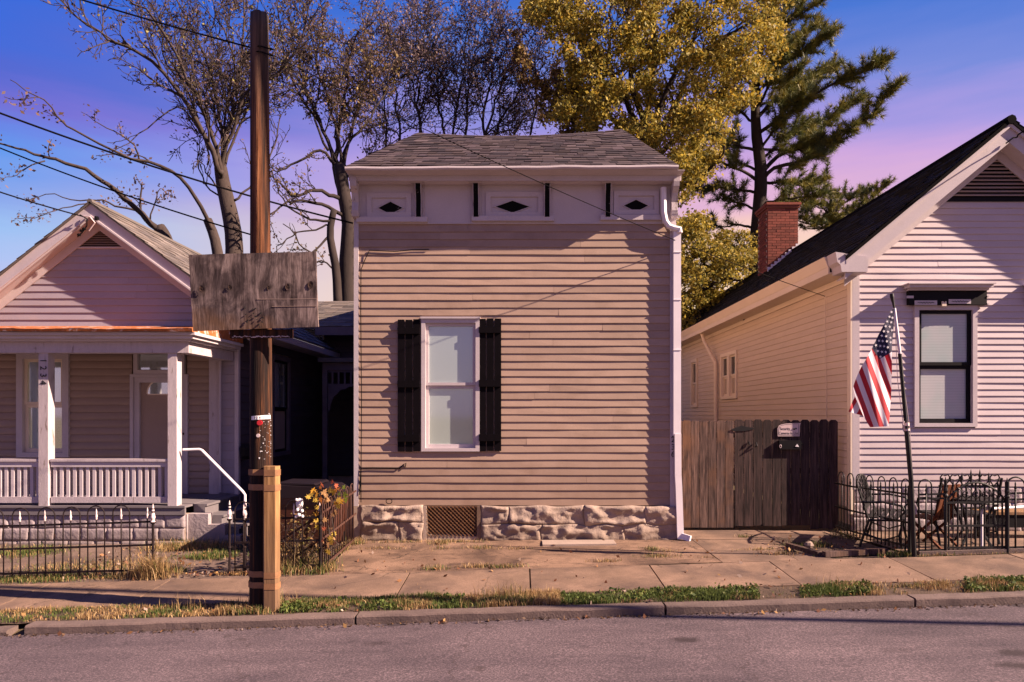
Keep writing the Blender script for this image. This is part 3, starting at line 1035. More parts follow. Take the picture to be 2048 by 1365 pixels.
# shutters: three upright boards and three battens each
def shutter(px0, px1, py0, py1):
    a, b_ = X(px0, D), X(px1, D)
    z0, z1 = Z(py1, D), Z(py0, D)
    wd = (b_ - a - 0.035) / 3
    sh = add('shutter', None, house)
    for (f0, f1) in ((0.07, 0.105), (0.47, 0.51), (0.88, 0.92)):
        wbox(FW, a, b_, 0.046, 0.074, z1 - (z1 - z0) * f1 - 0.012, z1 - (z1 - z0) * f0 + 0.012, MB()).build('batten', M['shutter'], sh)
    for k in range(3):
        s = a + k * (wd + 0.0175)
        dz = random.uniform(-0.008, 0.008)
        wbox(FW, s, s + wd, 0.022, 0.045, z0 + dz, z1 + dz, MB()).build('slat', M['shutter'], sh)
shutter(796.5, 840.5, 640, 903)
shutter(957.5 + 1, 1002.5, 638, 902)

# frieze, panels with black diamonds, brackets, cornice
FZ0, FZ1 = SZ1 + 0.022, Z(360, D)
wbox(FW, HX0 - 0.005, X(1351.5, D), -0.05, 0.020, FZ0, FZ1, MB()).build('frieze_board', M['white_trim'], house)
for (a, b_, t, bt, da, db, dt, dd) in ((735, 823, 388, 436, 757, 806, 405, 430), (972, 1086, 386, 436, 991, 1059, 403, 427), (1227, 1317, 384, 431, 1247, 1296, 401, 425)):
    pn = framed(FW, X(a, D), X(b_, D), Z(bt, D), Z(t, D), 0.075, 0.018, 0.045, MB()).build('frieze_panel', M['white_trim'], house)
    cx, cz = (X(da, D) + X(db, D)) / 2, (Z(dt, D) + Z(dd, D)) / 2
    hx, hz = (X(db, D) - X(da, D)) / 2, (Z(dt, D) - Z(dd, D)) / 2
    # diamond-shaped vent: a raised lip round a dark recess
    def dia(k, out):
        return [FW.pt(cx - hx * k, out, cz), FW.pt(cx, out, cz - hz * k), FW.pt(cx + hx * k, out, cz), FW.pt(cx, out, cz + hz * k)]
    lip = MB()
    o, i_, ib = dia(1.12, 0.034), dia(1.0, 0.034), dia(1.0, 0.022)
    ob = dia(1.12, 0.021)
    for k in range(4):
        n_ = (k + 1) % 4
        lip.poly([o[k], o[n_], i_[n_], i_[k]])
        lip.poly([ob[k], ob[n_], o[n_], o[k]])
        lip.poly([i_[k], i_[n_], ib[n_], ib[k]])
    lip.build('diamond_rim', M['white_trim'], pn)
    MB().poly(dia(1.0, 0.0235)).build('diamond_vent', M['flaking_black'], pn)
for (a, b_, t) in ((715, 856, 436.5), (944, 1108, 434.5), (1200, 1326, 432.5)):
    wbox(FW, X(a, D), X(b_, D), 0.021, 0.075, Z(t + 10, D), Z(t, D), MB()).build('panel_sill', M['white_trim'], house)

BR = [(0.0, 0.0), (0.06, 0.02), (0.075, 0.10), (0.06, 0.22), (0.09, 0.34), (0.15, 0.41), (0.16, 0.47), (0.16, 0.53), (0.0, 0.53)]
def bracket(px, black=True):
    x = X(px, D)
    z0 = Z(439, D)
    w_ = 0.036
    k = (Z(368, D) - z0) / 0.53
    mb = MB()
    wbox(FW, x - 0.085, x + 0.085, 0.019, 0.042, z0 - 0.005, Z(368, D), mb)
    prof = [(D - 0.041 - o_ * 0.62, z0 + z_ * k) for o_, z_ in BR]
    mb.prism(prof, 'x', x - w_ - 0.012, x + w_ + 0.012)
    wbox(FW, x - 0.10, x + 0.10, 0.0425, 0.165, Z(373, D), Z(366, D), mb)
    br = mb.build('bracket', M['peeling_trim'], house)
    if black:
        f = MB()
        n = len(BR) - 2
        for i in range(n):
            (o0, a0), (o1, a1) = BR[i], BR[i + 1]
            y0, y1 = D - 0.045 - o0 * 0.62, D - 0.045 - o1 * 0.62
            f.hexa([(x - w_, y0, z0 + a0 * k), (x + w_, y0, z0 + a0 * k), (x + w_, y0 + .003, z0 + a0 * k + .0005), (x - w_, y0 + .003, z0 + a0 * k + .0005),
                    (x - w_, y1, z0 + a1 * k), (x + w_, y1, z0 + a1 * k), (x + w_, y1 + .003, z0 + a1 * k + .0005), (x - w_, y1 + .003, z0 + a1 * k + .0005)])
        f.build('bracket_face', M['flaking_black'], br)
for q in (838.5, 952.5, 1094, 1214.5):
    bracket(q)
# the plain scrolled brackets at both ends
for px, wd in ((714, 0.05), (1346, 0.045)):
    x = X(px, D)
    z0 = Z(440, D)
    k = (Z(366, D) - z0) / 0.53
    mb = MB()
    mb.prism([(D - 0.021 - o_ * 1.5, z0 + z_ * k) for o_, z_ in BR], 'x', x - wd, x + wd)
    mb.tube([(x - wd * 1.15, D - 0.16, Z(378, D)), (x + wd * 1.15, D - 0.16, Z(378, D))], 0.045, 10)
    mb.tube([(x - wd * 1.15, D - 0.085, Z(431, D)), (x + wd * 1.15, D - 0.085, Z(431, D))], 0.04, 10)
    mb.build('end_bracket', M['peeling_trim'], house)

CXA, CXB = -2.66, 2.345
def band(y, pxb, pxt, over, name, mat, ys=None):
    """a cornice member standing out to depth y, its face between two photo rows"""
    e = D - y
    MB().box(HX0 - e * over, X(1351.5, D) + e * over, y, (ys or D - 0.021), Z(pxb, y), Z(pxt, y)).build(name, mat, house)
cv = MB()
prof = [(D - 0.021, Z(372, D)), (D - 0.10, Z(368, D - .1)), (D - 0.17, Z(362.5, D - .17)), (D - 0.021, Z(362.5, D - .17))]
cv.prism(prof, 'x', HX0 - 0.03, X(1351.5, D) + 0.03)
cv.build('cove_moulding', M['white_trim'], house)
cr = MB()
y1, y2, y3, y4 = D - 0.22, D - 0.235, D - 0.36, D - 0.385
prof = [(D - 0.021, Z(361.8, D - .17)), (y1, Z(361.8, y1)), (y1, Z(351, y1)), (y2, Z(350.5, y2)), (y3, Z(341, y3)), (y3, Z(340, y3)), (D - 0.021, Z(340, y3))]
n_ = len(prof)
vs = []
for sgn, xe in ((-1, HX0), (1, X(1351.5, D))):
    for (yy, zz) in prof:
        vs.append((xe + sgn * (D - yy) * 0.16, yy, zz))
fs = [tuple(range(n_)), tuple(range(n_, 2 * n_))[::-1]] + [(i, i + n_, (i + 1) % n_ + n_, (i + 1) % n_) for i in range(n_)]
cr._add(vs, fs)
cr.build('crown_moulding', M['white_trim'], house)
# the lit drip edge (gutter lip) in front, slightly wavy
ge = MB()
nn = 26
vs, fs = [], []
gx0, gx1 = X(690, D - 0.4), X(1357, D - 0.4)
for i in range(nn + 1):
    x = gx0 + (gx1 - gx0) * i / nn
    zz = Z(338.5 - 4 * i / nn, D - 0.4) + 0.012 * noise.noise(Vector((x * 2.2, 0, 4)))
    for (yy, dz) in ((D - 0.30, -0.028), (D - 0.405, -0.022), (D - 0.42, 0.0), (D - 0.415, 0.030), (D - 0.30, 0.034)):
        vs.append((x, yy, zz + dz))
for i in range(nn):
    for j in range(4):
        a = i * 5 + j
        fs.append((a, a + 5, a + 6, a + 1))
ge._add(vs, fs + [(0, 1, 2, 3, 4), tuple(nn * 5 + j for j in range(5))[::-1]])
ge.build('gutter_lip', M['white_trim'], house)

# hipped front roof slope with shingles
EZ = Z(334.5, D - 0.4) + 0.012
EL, ER = Vector((gx0 + 0.02, D - 0.405, EZ)), Vector((gx1 - 0.02, D - 0.405, EZ + 0.02))
RL, RR = P(836, 266, 11.04), P(1244, 259, 10.92)
PAL = [(0.062, 0.044, 0.054), (0.085, 0.061, 0.070), (0.044, 0.033, 0.042), (0.074, 0.052, 0.055), (0.100, 0.074, 0.082)]
def sag_main(f, t):
    return -0.075 * t * math.sin(math.pi * f)
ml = MB()
shingle_rows(EL, ER, RL, RR, 19, 0.19, PAL, ml, 0.011, sag_main, 3)
BL, BRr = Vector((HX0 - 0.04, 24.05, EZ)), Vector((HX1 + 0.06, 24.05, EZ))
RBL, RBR = Vector((RL.x, 23.4, RL.z)), Vector((RR.x, 23.4, RR.z))
shingle_rows(ER, BRr, RR, RBR, 12, 0.35, PAL, ml, 0.011, None, 4)
shingle_rows(BL, EL, RBL, RL, 12, 0.35, PAL, ml, 0.011, None, 5)
ml.build('roof_shingles', M['shingle'], house, kind='stuff')
rf = MB()
seg = 12
for i in range(seg):
    f0, f1 = i / seg, (i + 1) / seg
    a, b_ = EL.lerp(ER, f0), EL.lerp(ER, f1)
    c, d_ = RL.lerp(RR, f1), RL.lerp(RR, f0)
    c.z += sag_main(f1, 1)
    d_.z += sag_main(f0, 1)
    dn = Vector((0, 0.01, -0.012))
    rf.poly([a + dn, b_ + dn, c + dn, d_ + dn])
    e_, g_ = RBL.lerp(RBR, f1), RBL.lerp(RBR, f0)
    rf.poly([d_ + dn, c + dn, e_, g_])
rf.poly([ER + dn, BRr + dn, RBR + dn, RR + dn])
rf.poly([BL + dn, EL + dn, RL + dn, RBL + dn])
rf.build('roof', M['black_shingle'], house)

# foundation of rough stone with a basement opening
def stone(x0, x1, z0, z1, yf, seed, dep=0.10, parent=house, mat=None):
    nx, nz = max(3, int((x1 - x0) / 0.030)), max(3, int((z1 - z0) / 0.028))
    vs, fs = [], []
    for j in range(nz + 1):
        for i in range(nx + 1):
            u, v = i / nx, j / nz
            x, z = x0 + (x1 - x0) * u, z0 + (z1 - z0) * v
            edge = min(1, min(u, 1 - u) * (x1 - x0) / 0.022) * min(1, min(v, 1 - v) * (z1 - z0) / 0.020)
            q = noise.noise(Vector((x * 3.0, z * 6.0, seed))) * 0.9 + noise.noise(Vector((x * 8, z * 15, seed))) * 0.45 + noise.noise(Vector((x * 22, z * 30, seed))) * 0.12
            y = yf - edge * (0.012 + dep * max(-0.3, q))
            jx = 0.035 * noise.noise(Vector((x * 3.5, z * 6, 1)))
            vs.append((x + jx, y, z + (0.03 * noise.noise(Vector((x * 3.5, z * 5, 2))) if dep > .05 else 0)))
    k = nx + 1
    fs = [(j * k + i, j * k + i + 1, (j + 1) * k + i + 1, (j + 1) * k + i) for j in range(nz) for i in range(nx)]
    rim = list(range(k)) + [j * k + nx for j in range(1, nz + 1)] + [nz * k + i for i in range(nx - 1, -1, -1)] + [j * k for j in range(nz - 1, 0, -1)]
    b0 = len(vs)
    vs += [(vs[i][0], yf + 0.12, vs[i][2]) for i in rim]
    for a in range(len(rim)):
        c = (a + 1) % len(rim)
        fs.append((rim[a], b0 + a, b0 + c, rim[c]))
    mb = MB()
    mb._add(vs, fs)
    mb.build('stone', mat or M['stone'], parent, smooth=True)
r = random.Random(4)
def stones(xa, xb, rows):
    z = -0.03
    for (h, splits) in rows:
        x = xa
        for f in splits:
            x2 = xa + (xb - xa) * f
            stone(x + .001, x2 - .001, z + .001, z + h - .001, D - 0.050 - r.uniform(0, .02), r.uniform(0, 99), 0.085)
            x = x2
        z += h
FTOP = SZ0 - 0.006
hh = (FTOP + 0.03)
stones(X(722, D), X(846, D), [(hh * .55, (0.62, 1)), (hh * .45, (1,))])
stones(X(963, D), X(1356, D), [(hh * .48, (0.30, 0.72, 1)), (hh * .52, (0.14, 0.52, 0.83, 1))])
MB().box(HX0, X(847, D), D - 0.04, D + 0.5, -0.05, FTOP - .01).build('foundation', M['mortar'], house)
MB().box(X(962, D), HX1, D - 0.04, D + 0.5, -0.05, FTOP - .01).build('foundation', M['mortar'], house)
# basement opening: pale jambs, boards and a diamond wire mesh
bx0, bx1 = X(847, D), X(962, D)
gz = 0.03
MB().box(bx0, bx0 + 0.05, D - 0.05, D + 0.25, -0.05, FTOP).build('jamb', M['pale_concrete'], house)
MB().box(bx1 - 0.06, bx1, D - 0.05, D + 0.25, -0.05, FTOP).build('jamb', M['concrete'], house)
MB().box(bx0 + .051, bx1 - .061, D - 0.03, D + 0.25, -0.05, gz + 0.01).build('sill', M['pale_concrete'], house)
bp = MB().box(bx0 + .05, bx1 - .06, D + 0.24, D + 0.26, 0.0, FTOP).build('vent_back', M['orange_wood'], house)
for k in range(3):
    z0 = gz + 0.02 + k * 0.155
    MB().box(bx0 + .05, bx1 - .06, D + 0.20, D + 0.235, z0, z0 + 0.145).build('board', M['gate_wood'], bp)
mesh = MB()
a0, a1, c0, c1 = bx0 + .05, bx1 - .06, gz + .01, FTOP
st = 0.062
k = a0 - (c1 - c0)
while k < a1:
    for sg in (1, -1):
        pts = []
        for (xx, zz) in ((k, c0 if sg > 0 else c1), (k + (c1 - c0), c1 if sg > 0 else c0)):
            pts.append((xx, zz))
        (xA, zA), (xB, zB) = pts
        if xA < a0:
            f = (a0 - xA) / (xB - xA)
            xA, zA = a0, zA + (zB - zA) * f
        if xB > a1:
            f = (a1 - xA) / (xB - xA)
            xB, zB = a1, zA + (zB - zA) * f
        if xB > xA:
            mesh.bar((xA, D - 0.035 + 0.004 * sg, zA), (xB, D - 0.035 + 0.004 * sg, zB), 0.006, 0.006, Vector((0, 1, 0)))
    k += st
mesh.build('wire_mesh', M['rusty_wire'], house, kind='stuff')
# (mesh bars are too fine to part)

# downspout: outlet, S-bend, straight pipe, leaning foot
dp = MB()
yo = D - 0.10
dp.tube([P(1327, 376, yo), P(1327, 400, yo), P(1327.5, 425, yo), P(1331, 443, yo), P(1338, 453, yo), P(1348, 457, yo), P(1359, 459, yo), P(1359, 466, yo)], 0.048, 8)
sp = dp.build('downspout', M['white_metal'], house)
def rect_pipe(pts, wd, th, name):
    mb = MB()
    for i in range(len(pts) - 1):
        mb.bar(pts[i], pts[i + 1], wd, th, Vector((0, 1, 0)))
    mb.build(name, M['white_metal'], sp)
pz = yo + 0.035
rect_pipe([P(1353.5, 458, pz), P(1353.5, 872, pz)], 0.115, 0.075, 'pipe')
rect_pipe([P(1355, 868, pz - .012), P(1355.5, 950, pz - .012), P(1357, 975, pz - .012), P(1360.5, 1078, pz - .02)], 0.10, 0.07, 'pipe')
rect_pipe([P(1361, 1072, pz - .02), P(1381, 1078, pz - .12)], 0.09, 0.05, 'shoe')
for py in (505, 600, 700):
    MB().box(X(1345.5, pz), X(1361.5, pz), pz - 0.046, pz + 0.046, Z(py + 1.5, pz), Z(py, pz)).build('strap', M['white_metal'], sp)

# loose cables on the front
for pts in (([(722, 1005), (722, 960), (723, 800), (721.5, 620), (722, 540), (729, 522), (739, 501), (790, 503.5), (830, 499.5), (858, 499)], 0.007),
            ([(719, 990), (722, 938), (745, 936), (800, 937), (806, 930), (812, 927), (810, 935)], 0.009)):
    mb = MB()
    mb.tube([P(a, b_, D - 0.03) for a, b_ in pts[0]], pts[1], 5)
    mb.build('cable', M['cable'], house)
cl = MB()
cl.tube([P(778 + 6 * math.cos(a), 1003 + 5 * math.sin(a), D - 0.05) for a in np.linspace(0, 9, 18)], 0.006, 5)
cl.build('cable', M['cable'], house)
# house number on the right corner board
for i, ch in enumerate('1236'):
    Mx = Matrix.Translation(P(1346, (869, 880, 895, 909)[i], D - 0.031)) @ Matrix.Rotation(math.radians(90), 4, 'X')
    plate = MB()
    c = P(1346, (869, 880, 895, 909)[i], D - 0.0295)
    add('digit', text_mesh('digit', ch, 0.125, M['print_black'], Mx, 0.002), house)

# ================================================================ the left house with its porch
LD = 11.9
LW = Wall((0, LD, 0), (1, 0, 0), (0, -1, 0))
lh = thing('porch_house', 'pale clapboard gabled house with a railed front porch and a rusty porch roof edge', 'house', (-7.4, LD, 0))
LX0, LX1 = -9.85, -5.03
LC = -7.44
PF = 10.28                        # front face of the porch
PZ = 0.54                         # porch floor
MB().box(LX0, LX1 - 0.03, LD + 0.06, LD + 0.3, 0, 3.55).build('wall', M['body'], lh)
MB().box(LX1 - 0.2, LX1 - 0.03, LD + 0.301, 17.0, 0, 3.55).build('wall', M['body'], lh)

# wall under the porch roof
WL = (X(37, LD), X(141, LD), Z(915, LD), Z(706, LD))
DR = (X(263, LD), X(378, LD), PZ, Z(752, LD))
TR = (X(263, LD), X(378, LD), Z(752, LD), Z(700, LD))
clad(LW, M['porch_siding'], lh, LX0, X(421, LD), PZ, 3.28, 0.129, 0.026, holes=[(WL[0] + .02, WL[1] - .02, WL[2] + .02, WL[3]), (DR[0] + .02, DR[1] - .02, PZ - .1, TR[3] + .02)], round_=True, seed=21, wob=0.002)
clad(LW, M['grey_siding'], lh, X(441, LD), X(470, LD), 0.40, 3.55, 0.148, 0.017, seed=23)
wbox(LW, X(421, LD), X(440.5, LD), -0.02, 0.06, PZ, 3.05, MB()).build('pilaster', M['peeling_trim'], lh)
wbox(LW, X(470.5, LD), LX1 + 0.02, -0.05, 0.03, 0.40, 3.55, MB()).build('corner_board', M['white_trim'], lh)
sash_window(LW, lh, WL[0], WL[1], WL[2], WL[3], Z(807, LD), M['white_trim'], M['cream_trim'], M['bright_pane'], 0.11, 0.05, 0.06)
# door with its transom
tr = framed(LW, TR[0] + .06, TR[1] - .06, TR[2] + .03, TR[3], 0.07, -0.02, 0.05, MB()).build('transom_frame', M['white_trim'], lh)
wbox(LW, TR[0] + .14, TR[1] - .14, -0.03, -0.01, TR[2] + .11, TR[3] - .08, MB()).build('pane', M['bright_pane'], tr)
dc = MB()
wbox(LW, DR[0], DR[0] + 0.055, -0.02, 0.055, PZ, DR[3] + 0.025, dc)
wbox(LW, DR[1] - 0.055, DR[1], -0.02, 0.055, PZ, DR[3] + 0.025, dc)
wbox(LW, DR[0] + .055, DR[1] - .055, -0.02, 0.055, DR[3] - 0.03, DR[3] + 0.025, dc)
wbox(LW, DR[0] + .056, DR[0] + .15, -0.03, 0.02, PZ, DR[3] - 0.031, dc)
wbox(LW, DR[1] - .15, DR[1] - .056, -0.03, 0.02, PZ, DR[3] - 0.031, dc)
wbox(LW, DR[0] + .15, DR[1] - .15, -0.03, 0.02, DR[3] - 0.12, DR[3] - 0.031, dc)
dcase = dc.build('door_case', M['white_trim'], lh)
dx0, dx1 = DR[0] + .152, DR[1] - .152
door = wbox(LW, dx0, dx1, -0.06, -0.025, PZ + 0.01, DR[3] - 0.122, MB()).build('door', M['porch_siding'], lh)
fl = MB()
fr = 0.245
fcx, fcz = X(322, LD), Z(788, LD)
fl.prism([(fcx + fr * math.cos(a), fcz + fr * math.sin(a)) for a in np.linspace(0, math.pi, 15)], 'y', LD + 0.018, LD + 0.03)
fl.build('fanlight', M['bright_pane'], door)
fr2 = MB()
fr2.tube([(fcx + (fr + .012) * math.cos(a), LD + 0.022, fcz + (fr + .012) * math.sin(a)) for a in np.linspace(0, math.pi, 15)] + [(fcx + fr + .012, LD + 0.022, fcz)][:0], 0.014, 5)
fr2.bar((fcx - fr, LD + .022, fcz - .01), (fcx + fr, LD + .022, fcz - .01), 0.02, 0.02)
fr2.build('fanlight_rim', M['cream_trim'], door)
kb = MB()
kb.tube([P(367, 868, LD - 0.01), P(367, 868, LD - 0.06)], 0.022, 8)
kb.build('door_knob', M['rusty_iron'], dcase)

# gable siding, vent, roof
AP = Vector((LC, LD, Z(406, 11.62) - 0.07))
def gl_limit(z):
    return (LC - (AP.z - z) / 0.80, LC + (AP.z - z) / 0.735)
G0 = 3.36
VZ = Z(498, LD)
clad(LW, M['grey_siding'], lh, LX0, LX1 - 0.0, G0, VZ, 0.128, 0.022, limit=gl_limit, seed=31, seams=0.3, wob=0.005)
wbox(LW, X(149, LD), X(250, LD), 0.0, 0.035, VZ, VZ + 0.025, MB()).build('gable_strip', M['white_trim'], lh)
gv = MB()
va = [(X(151, LD), VZ + 0.026), (X(248, LD), VZ + 0.026), (X(200, LD), Z(462, LD))]
gv.prism(va, 'y', LD + 0.02, LD + 0.05)
gvo = gv.build('gable_vent', M['black_paint'], lh)
for k in range(9):
    z = VZ + 0.035 + k * 0.031
    f = (z - va[0][1]) / (va[2][1] - va[0][1])
    if f < 0.93:
        x0 = va[0][0] + (va[2][0] - va[0][0]) * f
        x1 = va[1][0] + (va[2][0] - va[1][0]) * f
        m_ = MB()
        m_.hexa([(x0, LD - .012, z), (x1, LD - .012, z), (x1, LD + .02, z + .016), (x0, LD + .02, z + .016),
                 (x0, LD - .012, z + .007), (x1, LD - .012, z + .007), (x1, LD + .02, z + .023), (x0, LD + .02, z + .023)])
        m_.build('slat', M['porch_siding'], gvo)
# gable boards above the vent and beside it
for sg, sl in ((-1, 0.80), (1, 0.735)):
    mb = MB()
    xi = va[0][0] if sg < 0 else va[1][0]
    p = [(va[2][0], va[2][1]), (xi, VZ + .026), (LC + sg * (AP.z - VZ - .026) / sl, VZ + .026), (LC, AP.z)]
    mb.prism(p if sg > 0 else p, 'y', LD + 0.0, LD + 0.03)
    mb.build('gable_board', M['white_trim'], lh)

RY = 11.62                           # front edge of the gable roof
RZ = Z(405, RY)
RX = X(181, RY)
def rake(sg, sl, xe):
    """fascia, soffit and roof slab along one rake"""
    ze = RZ - abs(xe - RX) * sl
    def line(dz):
        return [(RX, RZ + dz), (xe, ze + dz)]
    t = 0.05
    a, b_ = line(-0.02), line(-0.02 - 0.26)
    fa = MB()
    fa.prism([a[0], a[1], b_[1], b_[0]], 'y', RY, RY + 0.03)
    c, d_ = line(-0.02 - 0.20), line(-0.02 - 0.235)
    fa.prism([c[0], c[1], d_[1], d_[0]], 'y', RY - 0.025, RY - 0.001)
    fa.build('rake_board', M['white_trim'], lh)
    so = MB()
    c, d_ = line(-0.22), line(-0.245)
    so.prism([c[0], c[1], d_[1], d_[0]], 'y', RY + 0.031, LD - 0.03)
    so.build('rake_soffit', M['white_trim'], lh)
    fz = MB()
    c, d_ = line(-0.247), line(-0.247 - 0.17)
    fz.prism([c[0], c[1], d_[1], d_[0]], 'y', LD - 0.045, LD - 0.024)
    fz.build('frieze_board', M['white_trim'], lh)
    return ze
zeR = rake(1, 0.735, LX1 + 0.42)
zeL = rake(-1, 0.80, LX0 - 0.42)
LB = 19.5
for nm, xe, ze in (('right', LX1 + 0.42, zeR), ('left', LX0 - 0.42, zeL)):
    mb = MB()
    mb.prism([(RX, RZ + 0.0), (xe, ze + 0.0), (xe, ze - 0.03), (RX, RZ - 0.03)], 'y', RY - 0.03, LB)
    ro = mb.build('roof', M['light_shingle'], lh)
    sh = MB()
    pal = [(0.15, 0.125, 0.115), (0.19, 0.16, 0.145), (0.125, 0.105, 0.10), (0.165, 0.135, 0.12)]
    shingle_rows((xe, RY - 0.035, ze + 0.002), (xe, LB, ze + 0.002), (RX, RY - 0.035, RZ + 0.004), (RX, LB, RZ + 0.004), 18, 0.30, pal, sh, 0.012, None, 7)
    sh.build('roof_shingles', M['shingle'], lh, kind='stuff')
rc = MB()
rc.tube([(RX, RY - 0.03, RZ + 0.01), (RX, LB, RZ + 0.01)], 0.05, 6)
rc.build('ridge_cap', M['light_shingle'], lh)
# eave fascia on the right side
MB().box(LX1 + 0.39, LX1 + 0.42, RY, LB, zeR - 0.16, zeR - 0.032).build('fascia', M['white_trim'], lh)
MB().box(LX1, LX1 + 0.389, RY + 0.04, LB, zeR - 0.16, zeR - 0.14).build('soffit', M['white_trim'], lh)

# porch: floor, foundation blocks, steps
MB().box(LX0, -5.16, PF, LD - 0.03, PZ - 0.03, PZ).build('porch_floor', M['grey_deck'], lh)
MB().box(LX0, -5.17, PF + 0.02, PF + 0.06, PZ - 0.14, PZ - 0.031).build('floor_fascia', M['grey_deck'], lh)
FB = PF + 0.06
MB().box(LX0, -5.19, FB + 0.004, FB + 0.2, -0.2, PZ - 0.141).build('foundation', M['mortar'], lh)
r = random.Random(9)
rows = [(-0.20, -0.005), (-0.005, 0.19), (0.19, PZ - 0.142)]
for k, (za, zb) in enumerate(rows):
    x = -5.19
    off = (0.2, 0.40, 0.3)[k]
    first = True
    while x > LX0:
        w_ = off if first else 0.40
        first = False
        x2 = max(LX0, x - w_)
        stone(x2 + .002, x - .002, za + .002, zb - .002, FB + r.uniform(-.004, .004), r.uniform(0, 99), 0.012, lh, M['block'])
        x = x2
# right end wall of the porch foundation
MB().box(-5.188, -5.165, FB + 0.02, LD, -0.2, PZ - 0.141).build('foundation', M['block'], lh)
# steps going down to the right
for (x0, x1, zt, mat) in ((-5.158, -4.98, PZ - 0.005, 'grey_deck'), (-4.978, -4.72, 0.36, 'grey_deck'), (-4.718, -4.45, 0.18, 'grey_deck')):
    st_ = MB()
    st_.box(x0, x1 + 0.03, 10.56, LD - 0.05, zt - 0.035, zt)
    st_.box(x0, x1, 10.56, LD - 0.05, -0.02, zt - 0.036)
    st_.build('step', M[mat], lh)
ck = MB()
cy0, cy1 = 10.40, 10.555
ck.prism([(-5.16, -0.1), (-4.36, -0.1), (-4.36, 0.07), (-4.60, 0.07), (-4.60, 0.235), (-4.86, 0.235), (-4.86, 0.40), (-5.16, 0.40)], 'y', cy0, cy1)
ck.build('step_cheek', M['block'], lh)

# pipe handrail beside the steps
hrl = MB()
hrl.tube([P(366, 900, PF + .1), P(399, 899, PF + .12), P(404, 901, PF + .12), P(485, 983, PF + .12), P(490, 990, PF + .12), P(491, 1092, PF + .12)], 0.020, 7)
hrl.build('handrail', M['white_metal'], lh)

# posts, railing
def post(px0, px1, name='porch_post', pyt=706):
    x0, x1 = X(px0, PF + .02), X(px1, PF + .02)
    mb = MB()
    mb.box(x0, x1, PF + 0.02, PF + 0.17, PZ, Z(pyt, PF))
    return mb.build(name, M['peeling_trim'], lh)
pa = post(77, 96)
pb = post(335.5, 353.5)
for x in (-9.80,):
    MB().box(x, x + 0.15, PF + 0.02, PF + 0.17, PZ, Z(706, PF)).build('porch_post', M['peeling_trim'], lh)
for (a, b_) in ((X(97, PF), X(334.5, PF)), (-9.65, X(76, PF))):
    y0, y1 = PF + 0.05, PF + 0.13
    MB().box(a, b_, y0 - 0.02, y1 + 0.02, Z(924, PF), Z(919, PF)).build('hand_rail', M['peeling_trim'], lh)
    MB().box(a, b_, y0, y1, Z(935, PF), Z(924.3, PF)).build('top_rail', M['white_trim'], lh)
    MB().box(a, b_, y0, y1, Z(1007, PF), Z(995, PF)).build('bottom_rail', M['peeling_trim'], lh)
    bal = MB().box(-0.024, 0.024, -0.024, 0.024, Z(995.3, PF), Z(935.3, PF)).mesh('baluster', M['white_trim'])
    n = round((b_ - a) / 0.0995)
    for i in range(n):
        add('baluster', bal, lh, (a + (i + 0.5) * (b_ - a) / n, PF + 0.09, 0))
for i, ch in enumerate('1234'):
    Mx = Matrix.Translation(P(86, 722 + 14.5 * i, PF + 0.017)) @ Matrix.Rotation(math.radians(90), 4, 'X') @ Matrix.Rotation(math.radians(-90), 4, 'Z')
    add('digit', text_mesh('digit', ch, 0.135, M['print_black'], Mx, 0.003), pa)

# entablature, cornice and the rusty roof edge; it returns along the right side
EX = -5.10
def ring(y_off, zb, zt, name, mat, back=None):
    yf = PF - y_off
    mb = MB()
    xe = EX + y_off
    mb.box(LX0 - 0.1, xe, yf, PF + 0.17, zb, zt)
    mb.box(xe - 0.2 - y_off, xe, PF + 0.171, LD - 0.03, zb, zt)
    return mb.build(name, mat, lh)
ring(0.0, Z(706, PF), Z(684, PF), 'porch_beam', M['peeling_trim'])
ring(0.07, Z(684, PF) + .001, Z(678.5, PF - .07), 'crown_moulding', M['white_trim'])
ring(0.13, Z(678.5, PF - .07) + .001, Z(671, PF - .13), 'crown_moulding', M['white_trim'])
ring(0.18, Z(671, PF - .13) + .001, Z(664, PF - .18), 'crown_moulding', M['white_trim'])
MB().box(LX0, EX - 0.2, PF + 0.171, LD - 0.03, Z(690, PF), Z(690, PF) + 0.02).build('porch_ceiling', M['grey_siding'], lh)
# sheet-metal roof: a rippled sheet that hangs over the front
rm = MB()
nx = 70
y0 = PF - 0.24
zr = Z(664.5, PF - .2)
vs, fs = [], []
for i in range(nx + 1):
    x = LX0 - 0.15 + (X(384, y0) - LX0 + 0.15) * i / nx
    w1 = 0.014 * noise.noise(Vector((x * 2.0, 0, 0))) + 0.008 * noise.noise(Vector((x * 9, 4, 0)))
    lip = 0.062 * (0.75 + 0.35 * noise.noise(Vector((x * 1.3, 7, 0))))
    for (yy, zz) in ((y0 + 0.01, zr + 0.005 + w1 * .4), (y0 - 0.005, zr + lip + w1), (y0 + 0.10, zr + lip + 0.02 + w1), (LD - 0.02, 3.50)):
        vs.append((x, yy, zz))
for i in range(nx):
    for j in range(3):
        a = i * 4 + j
        fs.append((a, a + 4, a + 5, a + 1))
rm._add(vs, fs)
xr = X(384, y0)
rm.poly([(xr, y0 + .01, zr), (xr, LD - .02, zr + .02), (xr, LD - .02, 3.5), (xr, y0 + .1, zr + .075), (xr, y0, zr + .06)])
rm.build('porch_roof', M['rust'], lh)
# little downspout at the porch corner
ds = MB()
ds.tube([P(468, 682, 11.6), P(461, 697, 11.6), P(446, 698, 11.7), P(440.5, 703, 11.78), P(440, 720, 11.80), P(440, 985, 11.80)], 0.022, 6)
ds.build('downspout', M['white_trim'], lh)
